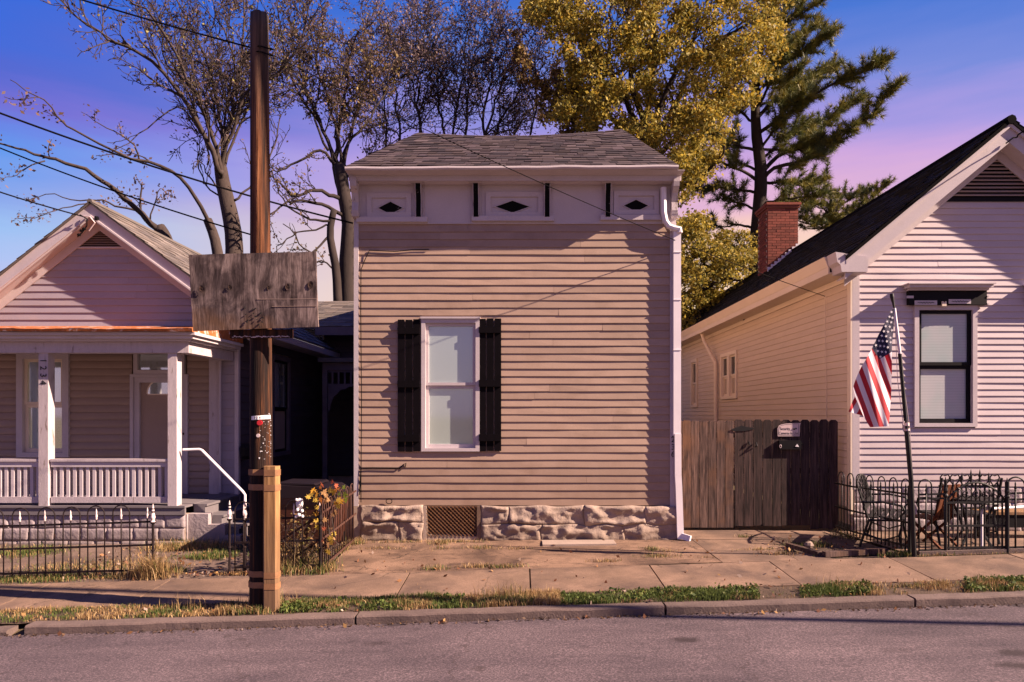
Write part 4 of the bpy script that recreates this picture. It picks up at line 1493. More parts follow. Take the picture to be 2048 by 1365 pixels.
# service head and insulators on the gable
sv = MB()
sv.tube([P(168, 433, RY - 0.03), P(180, 434, RY - 0.06), P(190, 446, RY - 0.06), P(178, 462, RY - 0.03)], 0.012, 5)
sv.build('service_cable', M['finial_paint'], lh)
sv = MB()
sv.tube([P(160, 430, RY - 0.08), P(174, 438, RY - 0.06), P(174, 452, RY - 0.05), P(164, 466, RY - 0.05), P(155, 474, RY - 0.05)], 0.011, 5)
for q in ((163, 462), (168, 458), (158, 470)):
    sv.lathe(P(q[0], q[1], RY - 0.05), [(0.025, -0.02), (0.032, 0), (0.02, 0.02)], 8)
sv.build('cable_clamp', M['cable'], lh)
sv = MB()
sv.lathe(P(193, 437, RY - 0.03), [(0.03, -0.03), (0.035, 0), (0.03, 0.03)], 8)
sv.build('insulator', M['cable'], lh)

# right side wall, its window
LS = Wall((LX1, 0, 0), (0, 1, 0), (1, 0, 0))
def dpx(px, x=LX1):
    return x * F / (px - CX)
wy0, wy1 = dpx(541), dpx(577)
wz0, wz1 = Z(909, dpx(575)), Z(716, dpx(575))
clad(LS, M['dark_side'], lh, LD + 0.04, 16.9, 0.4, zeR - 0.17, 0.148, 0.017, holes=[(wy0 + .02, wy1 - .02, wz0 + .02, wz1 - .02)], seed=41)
sash_window(LS, lh, wy0, wy1, wz0, wz1, (wz0 + wz1) / 2 - 0.05, M['dark_trim'], M['black_paint'], M['bright_pane'], 0.10, 0.04, 0.05)
MB().box(LX1 - 0.2, LX1 - 0.02, LD + 0.1, 17, 0, 0.4).build('foundation', M['block'], lh)
# hanging basket dark against the corner
hb = MB()
hb.lathe(P(489, 905, LD - 0.05) + Vector((0.05, -.05, -.12)), [(0.05, 0), (0.10, 0.06), (0.11, 0.2), (0.09, 0.26)], 9)
hb.build('basket', M['black_paint'], lh)

# rear wing: roof slope towards the street over a dark side porch
WY = 17.0
RW = Wall((0, WY, 0), (1, 0, 0), (0, -1, 0))
MB().box(LX1, -2.70, WY + 0.05, WY + 0.3, 0, 4.3).build('wall', M['body'], lh)
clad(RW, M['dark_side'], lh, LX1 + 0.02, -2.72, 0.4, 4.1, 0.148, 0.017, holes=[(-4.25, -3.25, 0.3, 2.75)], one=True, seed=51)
mb = MB()
mb.hexa([(LX1 - 1, 16.3, 4.02), (-2.68, 16.3, 4.02), (-2.68, 19.2, 5.12), (LX1 - 1, 19.2, 5.12), (LX1 - 1, 16.3, 4.07), (-2.68, 16.3, 4.07), (-2.68, 19.2, 5.17), (LX1 - 1, 19.2, 5.17)])
mb.build('roof', M['light_shingle'], lh)
sh = MB()
shingle_rows((LX1 - 0.6, 16.28, 4.075), (-2.68, 16.28, 4.075), (LX1 - 0.6, 19.2, 5.175), (-2.68, 19.2, 5.175), 16, 0.3, [(0.16, 0.13, 0.115), (0.20, 0.165, 0.14), (0.13, 0.11, 0.10)], sh, 0.012, None, 8)
sh.build('roof_shingles', M['shingle'], lh, kind='stuff')
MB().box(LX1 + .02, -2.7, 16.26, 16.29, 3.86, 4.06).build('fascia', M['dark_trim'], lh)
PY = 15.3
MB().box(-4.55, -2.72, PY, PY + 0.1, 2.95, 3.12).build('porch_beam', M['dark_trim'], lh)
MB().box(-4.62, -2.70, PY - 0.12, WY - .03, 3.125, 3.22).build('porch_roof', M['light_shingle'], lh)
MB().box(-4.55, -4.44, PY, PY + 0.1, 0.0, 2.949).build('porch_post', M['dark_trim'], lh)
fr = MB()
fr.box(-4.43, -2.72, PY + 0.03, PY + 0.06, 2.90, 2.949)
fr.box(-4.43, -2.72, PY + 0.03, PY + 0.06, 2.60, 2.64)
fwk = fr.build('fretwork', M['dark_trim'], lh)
sp_ = MB().box(-0.02, 0.02, 0, 0.03, 2.641, 2.899).mesh('spindle', M['dark_trim'])
for i in range(12):
    add('spindle', sp_, fwk, (-4.33 + i * 0.14, PY + 0.03, 0))
sc_ = MB()
for sg, x0 in ((1, -4.43),):
    pts = [(x0, 2.60), (x0 + 0.55, 2.60)] + [(x0 + 0.55 - 0.5 * math.sin(a), 2.56 - 0.5 * (1 - math.cos(a)) + 0.02 * math.sin(a * 14)) for a in np.linspace(0, math.pi / 2, 14)] + [(x0, 2.0)]
    sc_.prism(pts, 'y', PY + 0.03, PY + 0.06)
sc_.build('scroll_bracket', M['dark_trim'], fwk)
wbox(RW, -4.2, -3.3, -0.03, 0.0, 0.3, 2.7, MB()).build('door', M['gate_wood'], lh)

# ================================================================ the right house
RD = 11.1
GW = Wall((0, RD, 0), (1, 0, 0), (0, -1, 0))
rh = thing('gabled_house', 'white clapboard house with a black shingled roof and a louvred gable', 'house', (7.8, RD, 0.1))
GX0, GXC = X(1703, RD), 7.83
GX1 = 2 * GXC - GX0
RF = 10.78                        # front edge of the rake
GAZ = Z(243, RF)                  # apex of the rake
GAX = X(2019, RF)
SL = 0.832
EVZ = GAZ - (GAX - 4.98) * SL     # eave height at x = 4.98
MB().box(GX0 + .03, GX1, RD + 0.06, RD + 0.3, 0.1, 4.5).build('wall', M['body'], rh)
MB().box(GX0 + .03, GX0 + .2, RD + 0.301, 32, 0.1, 4.3).build('wall', M['body'], rh)
wsy = Z(973, RD)
win_px = (1826, 1951, 612, 854)
W1 = (X(1826, RD), X(1951, RD), Z(854, RD), Z(612, RD))
DXW = 241 / F * RD
def gr_limit(z):
    k = (GAZ - 0.12 - z) / SL
    return (GAX - k, GAX + k)
VB = Z(404, RD)
holes = [(W1[0] + .02, W1[1] - .02, W1[2] + .02, W1[3] + .1), (W1[0] + DXW + .02, W1[1] + DXW - .02, W1[2] + .02, W1[3] + .1)]
clad(GW, M['white_siding'], rh, GX0 + 0.12, GX1, wsy, VB, 0.1055, 0.020, holes=holes, limit=gr_limit, seams=0.35, wob=0.005, seed=61)
wbox(GW, GX0, GX0 + 0.118, -0.05, 0.032, wsy - 0.05, 4.25, MB()).build('corner_board', M['white_trim'], rh)
# foundation blocks, white
r = random.Random(12)
for k, (za, zb) in enumerate(((0.0, 0.24), (0.24, 0.48), (0.48, wsy - 0.01))):
    x = GX0 + 0.02
    first = True
    while x < GX1:
        w_ = (0.4, 0.2, 0.4)[k] if first else 0.40
        first = False
        stone(x + .003, x + w_ - .003, za + .003, zb - .003, RD + 0.0, r.uniform(0, 99), 0.02, rh, M['block'])
        x += w_
# gable vent: dark triangle with lighter louvres
vx0, vxa, vza = X(1866, RD), GAX + 0.0, Z(292, RD)
vx1 = 2 * GAX - vx0 + 0.1
gv = MB()
gv.prism([(vx0, VB + .005), (vx1, VB + .005), (GAX, vza)], 'y', RD + 0.0, RD + 0.03)
gvo = gv.build('gable_vent', M['black_paint'], rh)
e0 = MB()
e0.box(vx0 - .02, vx1 + .02, RD - 0.03, RD - 0.001, VB + 0.0, VB + 0.06)
e0.build('vent_sill', M['black_paint'], gvo)
nl = 13
for k in range(nl):
    z = VB + 0.085 + k * (vza - VB - 0.12) / nl
    f = (z - VB) / (vza - VB)
    x0, x1 = vx0 + (GAX - vx0) * f + 0.02, vx1 + (GAX - vx1) * f - 0.02
    m_ = MB()
    m_.hexa([(x0, RD - .035, z), (x1, RD - .035, z), (x1, RD - .002, z + .030), (x0, RD - .002, z + .030),
             (x0, RD - .035, z + .014), (x1, RD - .035, z + .014), (x1, RD - .002, z + .044), (x0, RD - .002, z + .044)])
    m_.build('slat', M['porch_siding'], gvo)
# rakes: fascia boards, soffit, frieze
for sg in (-1, 1):
    xe = GAX + sg * (GAX - 5.17)
    def ln(dz, inset=0.0):
        return [(GAX, GAZ + dz), (xe - sg * inset, GAZ - abs(xe - sg * inset - GAX) * SL + dz)]
    mb = MB()
    a, b_ = ln(-0.04), ln(-0.34)
    mb.prism([a[0], a[1], b_[1], b_[0]], 'y', RF, RF + 0.03)
    a, b_ = ln(-0.04), ln(-0.10)
    mb.prism([a[0], a[1], b_[1], b_[0]], 'y', RF - 0.035, RF - 0.001)
    mb.build('rake_board', M['white_trim'], rh)
    mb = MB()
    a, b_ = ln(-0.30), ln(-0.325)
    mb.prism([a[0], a[1], b_[1], b_[0]], 'y', RF + 0.031, RD - 0.025)
    mb.build('rake_soffit', M['white_trim'], rh)
    mb = MB()
    a, b_ = ln(-0.327, 0.12), ln(-0.50, 0.12)
    mb.prism([a[0], a[1], b_[1], b_[0]], 'y', RD - 0.045, RD - 0.022)
    mb.build('frieze_board', M['white_trim'], rh)
    # roof plane
    mb = MB()
    a, b_ = ln(0.03, -0.01), ln(-0.035, -0.01)
    mb.prism([a[0], a[1], b_[1], b_[0]], 'y', RF - 0.05, 33)
    mb.build('roof', M['black_shingle'], rh)
    sh = MB()
    mb_p = [(0.006, 0.005, 0.006), (0.010, 0.009, 0.010), (0.004, 0.004, 0.004)]
    shingle_rows((a[1][0], RF - 0.055, a[1][1] + .003), (a[1][0], 33, a[1][1] + .003), (GAX, RF - 0.055, GAZ + .033), (GAX, 33, GAZ + .033), 22, 0.4, mb_p, sh, 0.02, None, 17)
    sh.build('roof_shingles', M['shingle'], rh, kind='stuff')
rc = MB()
rc.tube([(GAX, RF - 0.06, GAZ + 0.01), (GAX, 33, GAZ + 0.01)], 0.075, 8)
rc.build('ridge_cap', M['black_shingle'], rh)
# boxed eave return and gutter
EX0 = 4.98
ezt = Z(505, RF)
def ret(x0, x1, y0, y1, z0, z1, name, mat):
    MB().box(x0, x1, y0, y1, z0, z1).build(name, M[mat], rh)
er = MB()
er.prism([(EX0 + 0.02, Z(505, RF)), (X(1735, RF), Z(515, RF)), (X(1733, RF), Z(545, RF)), (EX0 + 0.12, Z(545, RF)), (EX0 + 0.10, Z(531, RF)), (EX0 + 0.05, Z(525, RF))], 'y', RF - 0.03, RD - 0.034)
er.build('eave_return', M['white_trim'], rh)
gt = MB()
zt_, zm_, zb_ = Z(507, RF), Z(526, RF), Z(540, RF)
gt.prism([(EX0 - 0.02, zt_ + .01), (EX0 + 0.0, zt_ + .012), (EX0 + 0.10, zt_ - 0.02), (EX0 + 0.10, zm_), (EX0 + 0.045, zm_)], 'y', RD - 0.030, 32)
gt.build('gutter', M['cream_trim'], rh)
sf = MB()
sf.box(EX0 + 0.05, GX0 - .004, RD - 0.03, 32, zb_ - 0.005, zb_ + 0.02)
sf.box(EX0 + 0.05, EX0 + 0.075, RD - 0.03, 32, zb_ + 0.021, zm_ - .001)
sf.build('soffit', M['cream_trim'], rh)
fb = MB()
fb.box(GX0 - 0.03, GX0 - 0.003, RD - 0.03, 32, zb_ - 0.10, zb_ - 0.006)
fb.build('frieze_board', M['cream_trim'], rh)

# side wall facing the middle house
GS = Wall((GX0, 0, 0), (0, 1, 0), (-1, 0, 0))
def dq(px):
    return GX0 * F / (px - CX)
y1a, y1b = dq(1476), dq(1444)
z1a, z1b = Z(797, y1a), Z(700, y1a)
y2a, y2b = dq(1396), dq(1384)
z2a, z2b = Z(815, y2a), Z(717, y2a)
clad(GS, M['bounce_siding'], rh, RD + 0.09, 31.8, 0.4, zb_ - 0.11, 0.118, 0.014,
     holes=[(y1a + .03, y1b - .03, z1a + .03, z1b - .03), (y2a + .03, y2b - .03, z2a + .03, z2b - .03)], seed=71, wob=0.003)
wbox(GS, RD - 0.031, RD + 0.085, -0.02, 0.03, 0.3, 4.25, MB()).build('corner_board', M['cream_trim'], rh)
ym = (y1a + y1b) / 2
sash_window(GS, rh, y1a, ym - .002, z1a, z1b, (z1a + z1b) / 2, M['cream_trim'], M['cream_trim'], M['dark_glass'], 0.09, 0.05, 0.05)
sash_window(GS, rh, ym + .002, y1b, z1a, z1b, (z1a + z1b) / 2, M['cream_trim'], M['cream_trim'], M['dark_glass'], 0.09, 0.05, 0.05)
sash_window(GS, rh, y2a, y2b, z2a, z2b, (z2a + z2b) / 2, M['cream_trim'], M['cream_trim'], M['dark_glass'], 0.10, 0.05, 0.05)
dpi = dq(1437)
mb = MB()
mb.tube([(GX0 - 0.3, dpi + 0.6, zb_ + .0), (GX0 - 0.25, dpi + 0.5, zb_ - 0.25), (GX0 - 0.08, dpi, zb_ - 0.9), (GX0 - 0.07, dpi, 0.3)], 0.05, 7)
mb.build('downspout', M['cream_trim'], rh)
mb = MB()
mb.tube([(GX0 - .04, dq(1490), Z(640, dq(1490))), (GX0 - .04, dq(1500), Z(632, dq(1500))), (GX0 - .04, dq(1540), Z(605, dq(1540))), (GX0 - .04, dq(1640), Z(552, dq(1640)))], 0.018, 5)
mb.build('cable', M['cable'], rh)
mb = MB()
mb.tube([P(1650, 594, 11.95), P(1651, 700, 11.95), P(1653, 838, 11.95)], 0.007, 4)
mb.build('cable', M['cream_trim'], rh)

# front window with its black hood
def hooded(dx):
    s0, s1 = W1[0] + dx, W1[1] + dx
    win = sash_window(GW, rh, s0, s1, W1[2], W1[3], Z(728, RD), M['white_trim'], M['black_paint'], M['blind'], 0.075, 0.055, 0.05)
    zb = W1[3] + 0.003
    h = MB()
    wbox(GW, s0 - 0.12, s1 + 0.12, 0.022, 0.10, zb, Z(584, RD), h)
    hood = h.build('window_hood', M['black_paint'], rh)
    c = MB()
    za = Z(584, RD) + .001
    wbox(GW, s0 - 0.13, s1 + 0.13, 0.022, 0.14, za, za + 0.035, c)
    wbox(GW, s0 - 0.17, s1 + 0.16, 0.022, 0.20, za + 0.036, za + 0.085, c)
    wbox(GW, s0 - 0.20, s1 + 0.18, 0.022, 0.235, za + 0.086, za + 0.105, c)
    c.build('hood_cornice', M['white_trim'], hood)
    for (a, b_, t, bt, txt) in ((1829, 1874, 601.5, 610.5, True), (1897, 1941.5, 599, 608, True), (1813, 1827, 592, 597, False)):
        p0, p1 = X(a, RD - .1) + dx, X(b_, RD - .1) + dx
        m_ = MB()
        wbox(GW, p0, p1, 0.1005, 0.106, Z(bt, RD - .1), Z(t, RD - .1), m_)
        pl = m_.build('panel', M['white_trim'], hood)
        if txt:
            # a small dark carved scroll
            q = MB()
            cx = (p0 + p1) / 2
            cz = (Z(t, RD - .1) + Z(bt, RD - .1)) / 2
            pts = [Vector((cx + (f - 0.5) * 0.27, RD - 0.109, cz + 0.012 * math.sin(f * 38) * math.sin(math.pi * f))) for f in np.linspace(0, 1, 40)]
            q.tube(pts, 0.0045, 4)
            q.build('scroll', M['print_black'], pl)
    k = MB()
    kx = X(1887, RD - .1) + dx
    wbox(GW, kx - 0.035, kx + 0.035, 0.101, 0.125, Z(613, RD - .1), Z(606, RD - .1), k)
    wbox(GW, kx - 0.035, kx - 0.012, 0.101, 0.125, Z(605.9, RD - .1), Z(603.5, RD - .1), k)
    wbox(GW, kx + 0.012, kx + 0.035, 0.101, 0.125, Z(605.9, RD - .1), Z(603.5, RD - .1), k)
    k.build('key_block', M['cream_trim'], hood)
    for zz in (594, 609):
        m_ = MB()
        wbox(GW, s1 + 0.121, s1 + 0.15, 0.03, 0.11, Z(zz + 3, RD), Z(zz, RD), m_)
        m_.build('end_block', M['white_trim'], hood)
hooded(0.0)
hooded(DXW)

# brick chimney on the far slope
CD = 19.4
cx0, cx1 = X(1536, CD), X(1597, CD)
cw = cx1 - cx0
zc0, zc1 = 5.2, Z(416, CD)
ch = MB().box(cx0 + .02, cx1 - .02, CD + 0.02, CD + cw - .02, zc0 - 0.6, zc1).build('chimney', M['mortar'], rh)
bh = 0.078
nb = int((zc1 - zc0) / bh)
bl = cw / 3.5
bm = MB().box(0, bl - 0.011, 0, 0.1, 0, bh - 0.011).mesh('brick', M['brick'])
hm = MB().box(0, bl / 2 - 0.011, 0, 0.1, 0, bh - 0.011).mesh('brick', M['brick'])
bs = MB().box(0, 0.1, 0, bl - 0.011, 0, bh - 0.011).mesh('brick', M['brick'])
for k in range(nb):
    z = zc1 - (k + 1) * bh
    x = cx0
    if k % 2:
        add('brick', hm, ch, (x, CD, z))
        x += bl / 2
    for i in range(3):
        add('brick', bm, ch, (x + i * bl, CD + random.uniform(-.004, .004), z))
    if not k % 2:
        add('brick', hm, ch, (x + 3 * bl, CD, z))
    for i in range(3):
        yy = CD + 0.101 + (bl / 2 if k % 2 else 0) + i * bl
        if yy + bl < CD + cw + 0.02:
            add('brick', bs, ch, (cx0 - random.uniform(0, .004), yy, z))
for k, (o, z) in enumerate(((0.035, zc1), (0.06, zc1 + 0.075))):
    MB().box(cx0 - o, cx1 + o, CD - o, CD + cw + o, z + .002, z + 0.07).build('cap_course', M['brick'], ch)
fl = MB()
for i in range(9):
    x = cx0 - 0.03 + i * (cw + 0.03) / 9
    zr = GAZ - (GAX - x) * SL + 0.05
    fl.box(x, x + (cw + .03) / 9 - .002, CD - 0.06, CD - 0.031, zr - 0.15, zr + 0.12)
fl.build('flashing', M['plaster'], ch)
# service cable near the gable
mb = MB()
mb.tube([P(2060, 255, RF - .5), P(2036, 270, RF - .15), P(2034, 275, RF - .06), P(2026, 276, RF - .05), P(2012, 287, RF - .04)], 0.012, 5)
mb.build('service_cable', M['cable'], rh)

# ================================================================ utility pole
UD = 7.62
up = thing('utility_pole', 'tall weathered wooden utility pole with a yellow timber stub strapped to its foot', 'utility pole', P(524, 1207, UD))
mb = MB()
pz0, pz1 = Z(1212, UD) - 0.35, Z(30, UD)
nr, ns_ = 40, 20
vs, fs = [], []
for i in range(nr + 1):
    f = i / nr
    z = pz0 + (pz1 - pz0) * f
    py = CY - (z - ZC) / UD * F
    cxp = 519 + (py - 30) / 1180 * 4.5
    rad = (0.0975 + (0.134 - 0.0975) * (1 - f)) * (1 + 0.03 * noise.noise(Vector((0, 0, z * 1.5))))
    for j in range(ns_):
        a = 2 * math.pi * j / ns_
        k = 1 + 0.045 * noise.noise(Vector((math.cos(a) * 4, math.sin(a) * 4, z * 0.45))) 
        chk = math.exp(-((((a - 4.55 - 0.08 * math.sin(z * 1.1)) + math.pi) % (2 * math.pi) - math.pi) / 0.10) ** 2) if z > 2.2 else 0
        k -= 0.16 * chk
        vs.append((X(cxp, UD) + rad * k * math.cos(a), UD + rad * k * math.sin(a), z + (0.02 * noise.noise(Vector((math.cos(a) * 3, math.sin(a) * 3, 5))) if i == nr else 0)))
for i in range(nr):
    for j in range(ns_):
        a, b_ = i * ns_ + j, i * ns_ + (j + 1) % ns_
        fs.append((a, b_, b_ + ns_, a + ns_))
fs.append(tuple(nr * ns_ + j for j in range(ns_)))
mb._add(vs, fs)
pole = mb.build('pole', M['pole'], up, smooth=True)
# stub: a half-round post on the right front, and its steel straps
sx0, sx1 = X(526, 7.45), X(555, 7.45)
sc0 = (sx0 + sx1) / 2
mb = MB()
n_ = 10
zt_, zb_ = Z(933, 7.45), Z(1212, 7.45) - 0.3
hw = (sx1 - sx0) / 2
prof = [(sc0 + hw, 7.53), (sc0 + hw * .98, 7.455), (sc0 + hw * .75, 7.432), (sc0 - hw * .75, 7.432), (sc0 - hw, 7.455), (sc0 - hw, 7.53)]
mb.prism(prof, 'z', zb_, zt_)
mb.build('stub', M['stub_wood'], up)
for py in (946, 976, 1151, 1173):
    zc_ = Z(py, 7.45)
    m_ = MB()
    loop = [(sc0 + hw + .004, 7.54), (sc0 + hw + .003, 7.452), (sc0 + hw * .77, 7.428), (sc0 - hw * .77, 7.428)]
    xl = X(499.5, UD) - 0.004
    loop += [(sc0 - hw - 0.02, 7.49), (X(515, UD), 7.485), (xl + 0.02, 7.54), (xl, UD), (xl + 0.03, UD + 0.10), (X(524, UD), UD + 0.14), (X(545, UD), UD + 0.10)]
    k = len(loop)
    vs = [(x, y, zc_ - 0.034) for x, y in loop] + [(x, y, zc_ + 0.034) for x, y in loop]
    fs = [(i, (i + 1) % k, k + (i + 1) % k, k + i) for i in range(k)]
    m_._add(vs, fs)
    m_.build('strap', M['strap_metal'], up)
# tag, red disc, pale button, staples and paper scraps
def on_pole(px, py, off=0.0):
    """a point on the pole's face towards the street"""
    x = X(px, UD - 0.11)
    cxp = X(519 + (py - 30) / 1180 * 4.5, UD)
    rr = 0.124
    dx = max(-rr * .97, min(rr * .97, x - cxp))
    return Vector((cxp + dx, UD - math.sqrt(rr * rr - dx * dx) - off, Z(py, UD - 0.11)))
m_ = MB()
pts = [on_pole(q, 835.5 - (q - 520) * 0.07, 0.006) for q in np.linspace(503, 540, 9)]
vs = [p + Vector((0, 0, -0.022)) for p in pts] + [p + Vector((0, 0, 0.022)) for p in pts]
m_._add(vs, [(i, i + 1, 10 + i, 9 + i) for i in range(8)])
tg = m_.build('number_tag', M['print_white'], up)
for i, ch in enumerate('12455'):
    px = (510.5, 515.5, 521, 526.5, 532)[i]
    p = on_pole(px, 836 - (px - 520) * 0.07, 0.0075)
    Mx = Matrix.Translation(p) @ Matrix.Rotation(math.radians(90), 4, 'X')
    add('digit', text_mesh('digit', ch, 0.042, M['print_black'], Mx, 0.0006), tg)
m_ = MB()
m_.tube([on_pole(520.5, 846, -0.002), on_pole(520.5, 846, 0.012)], 0.03, 10)
m_.build('red_disc', M['print_red'], up)
m_ = MB()
m_.tube([on_pole(517.5, 871.5, -0.002), on_pole(517.5, 871.5, 0.008)], 0.021, 10)
m_.build('pale_button', M['finial_paint'], up)
m_ = MB()
r = random.Random(3)
for k in range(48):
    px, py = r.triangular(518, 544, 536), r.uniform(826, 922)
    p = on_pole(px, py, 0.003)
    s = r.choice([0.003, 0.004, 0.005, 0.006, 0.011])
    m_.obox(p, (s * r.uniform(.7, 1.6), 0.004, s), Matrix.Rotation(r.uniform(0, 3), 3, 'Y'))
m_.build('paper_scraps', M['print_white'], up, kind='stuff')

# plywood board nailed on the pole, and the batten below it
pb_ = MB()
bd = 7.42
cs = [P(386, 662.5, bd), P(637, 654, bd), P(632, 503.5, bd), P(377, 510, bd)]
nxp, nzp = 12, 8
vs, fs = [], []
for layer, dy in ((0, 0.0), (1, 0.019)):
    for j in range(nzp + 1):
        for i in range(nxp + 1):
            u, v_ = i / nxp, j / nzp
            p = cs[0].lerp(cs[1], u).lerp(cs[3].lerp(cs[2], u), v_)
            e = 0.006 * noise.noise(Vector((u * 9, v_ * 9, 1))) if i in (0, nxp) or j in (0, nzp) else 0
            vs.append(p + Vector((e, dy - 0.018 * math.sin(u * 2.2) * math.sin(math.pi * v_) , e)))
k = nxp + 1
b0 = k * (nzp + 1)
for j in range(nzp):
    for i in range(nxp):
        a = j * k + i
        fs += [(a, a + 1, a + k + 1, a + k), (b0 + a, b0 + a + k, b0 + a + k + 1, b0 + a + 1)]
rim = list(range(k)) + [j * k + nxp for j in range(1, nzp + 1)] + [nzp * k + i for i in range(nxp - 1, -1, -1)] + [j * k for j in range(nzp - 1, 0, -1)]
for a in range(len(rim)):
    c = (a + 1) % len(rim)
    fs.append((rim[a], b0 + rim[a], b0 + rim[c], rim[c]))
pb_._add(vs, fs)
ply = pb_.build('plywood_board', M['plywood'], None, label='large weathered grey plywood board nailed across the utility pole', category='board')
for (px, py, s_) in ((405, 579, .8), (461, 576, .55), (538, 577, .4), (576, 575, .65), (621.5, 571.5, .8)):
    c = P(px, py, bd) + Vector((0, -0.025, 0))
    m_ = MB()
    for (ra, rb, yo_, mi) in ((0.0, 0.017, 0.004, 0), (0.017, 0.026, -0.002, 0), (0.026, 0.040, 0.003, 1)):
        ring_a = [c + Vector((ra * s_ * math.cos(a), yo_ * (ra > 0) + .003, ra * s_ * 1.3 * math.sin(a))) for a in np.linspace(0, 6.283, 15)[:-1]]
        ring_b = [c + Vector((rb * s_ * math.cos(a) * (1 + .15 * math.sin(3 * a + px)), yo_, rb * s_ * 1.3 * math.sin(a) * (1 + .2 * math.sin(2 * a + px)))) for a in np.linspace(0, 6.283, 15)[:-1]]
        m_._add(ring_a + ring_b, [(i, (i + 1) % 14, 14 + (i + 1) % 14, 14 + i) for i in range(14)], mi)
    m_.build('knot', [M['knot_heart'], M['gate_wood']], ply)
m_ = MB()
r = random.Random(8)
for (px, py) in ((491, 616), (493, 630), (507, 620), (512, 618), (497, 641), (503, 636), (523, 627), (530, 632), (515, 640), (519, 650), (525, 645), (508, 628), (512, 634), (495, 645), (527, 637), (521, 655)):
    q = P(px, py, bd) + Vector((0, -0.017, 0))
    m_.obox(q, (r.uniform(.006, .020), 0.006, r.uniform(.006, .022)), Matrix.Rotation(r.uniform(-.9, 2.2), 3, 'Y'))
m_.build('tar_spots', M['print_black'], ply, kind='stuff')
m_ = MB()
for (a, b_, py, h) in ((515, 634, 599.5, .005), (545, 634, 614, .003)):
    m_.bar(P(a, py, bd) + Vector((0, -0.018, 0)), P(b_, py - .8, bd) + Vector((0, -0.014, 0)), 0.004, h)
m_.build('scratches', M['porch_siding'], ply)
m_ = MB()
m_.hexa([P(460, 677, 7.47), P(584, 676, 7.47), P(584, 676, 7.47) + Vector((0, .04, 0)), P(460, 677, 7.47) + Vector((0, .04, 0)),
         P(460, 660, 7.47), P(584, 659, 7.47), P(584, 659, 7.47) + Vector((0, .04, 0)), P(460, 660, 7.47) + Vector((0, .04, 0))])
bt = m_.build('batten', M['tarred_wood'], ply)
m_ = MB()
r = random.Random(2)
for k in range(34):
    px = 466 + k * 3.4
    m_.obox(P(px, 674 + r.uniform(-1.5, 1), 7.467), (r.uniform(.006, .022), 0.004, r.uniform(.005, .013)), Matrix.Identity(3))
m_.build('frayed_edge', M['finial_paint'], bt)

# ================================================================ overhead wires
def wire(pts, r, label, name='overhead_wire', sagm=0.0, group=None):
    a, b_ = Vector(pts[0]), Vector(pts[1])
    n = 18
    q = [a.lerp(b_, i / n) - Vector((0, 0, sagm * 4 * (i / n) * (1 - i / n))) for i in range(n + 1)]
    mb = MB()
    mb.tube(q, r, 5)
    return mb.build(name, M['cable'], None, label=label, category='wire')
ptop = P(530, 103, UD + 0.0)
wire((ptop, P(1650, 593, 12.0)), 0.006, 'thin wire from the pole head across the tan house front to the gabled house', sagm=0.16)
wire((P(-160, 165, 9.0), P(706, 447, D - 0.05)), 0.014, 'thick cable sagging from the upper left behind the pole to the tan house', sagm=0.12)
wire((P(-160, 228, 8.6), P(503, 470, UD)), 0.009, 'thin wire below the thick cable running down to the middle of the pole', sagm=0.08)
wire((P(-220, 305, 9.4), P(165, 433, RY - 0.05)), 0.012, 'short service wire running to the peak of the left gable', sagm=0.05)
wire((P(60, -32, 7.6), ptop), 0.010, 'wire from the top left corner of the sky to the pole head', sagm=0.02)
wire((Vector((-40, 14.4, 9.2)), Vector((40, -0.8, 9.2))), 0.075, 'unseen thick cable added over the street to cast the road shadow', name='shadow_cable', sagm=0.0)  # out of view, added and thickened for the shadow line on the road
m_ = MB()
for q in (0.0, 0.06):
    m_.tube([ptop + Vector((-0.13 - q, -.02, 0.02 - q)), ptop + Vector((-.02, -0.115, -q)), ptop + Vector((0.10, -.03, -q * 1.2))], 0.008, 5)
m_.build('wire_wrap', M['cable'], up)

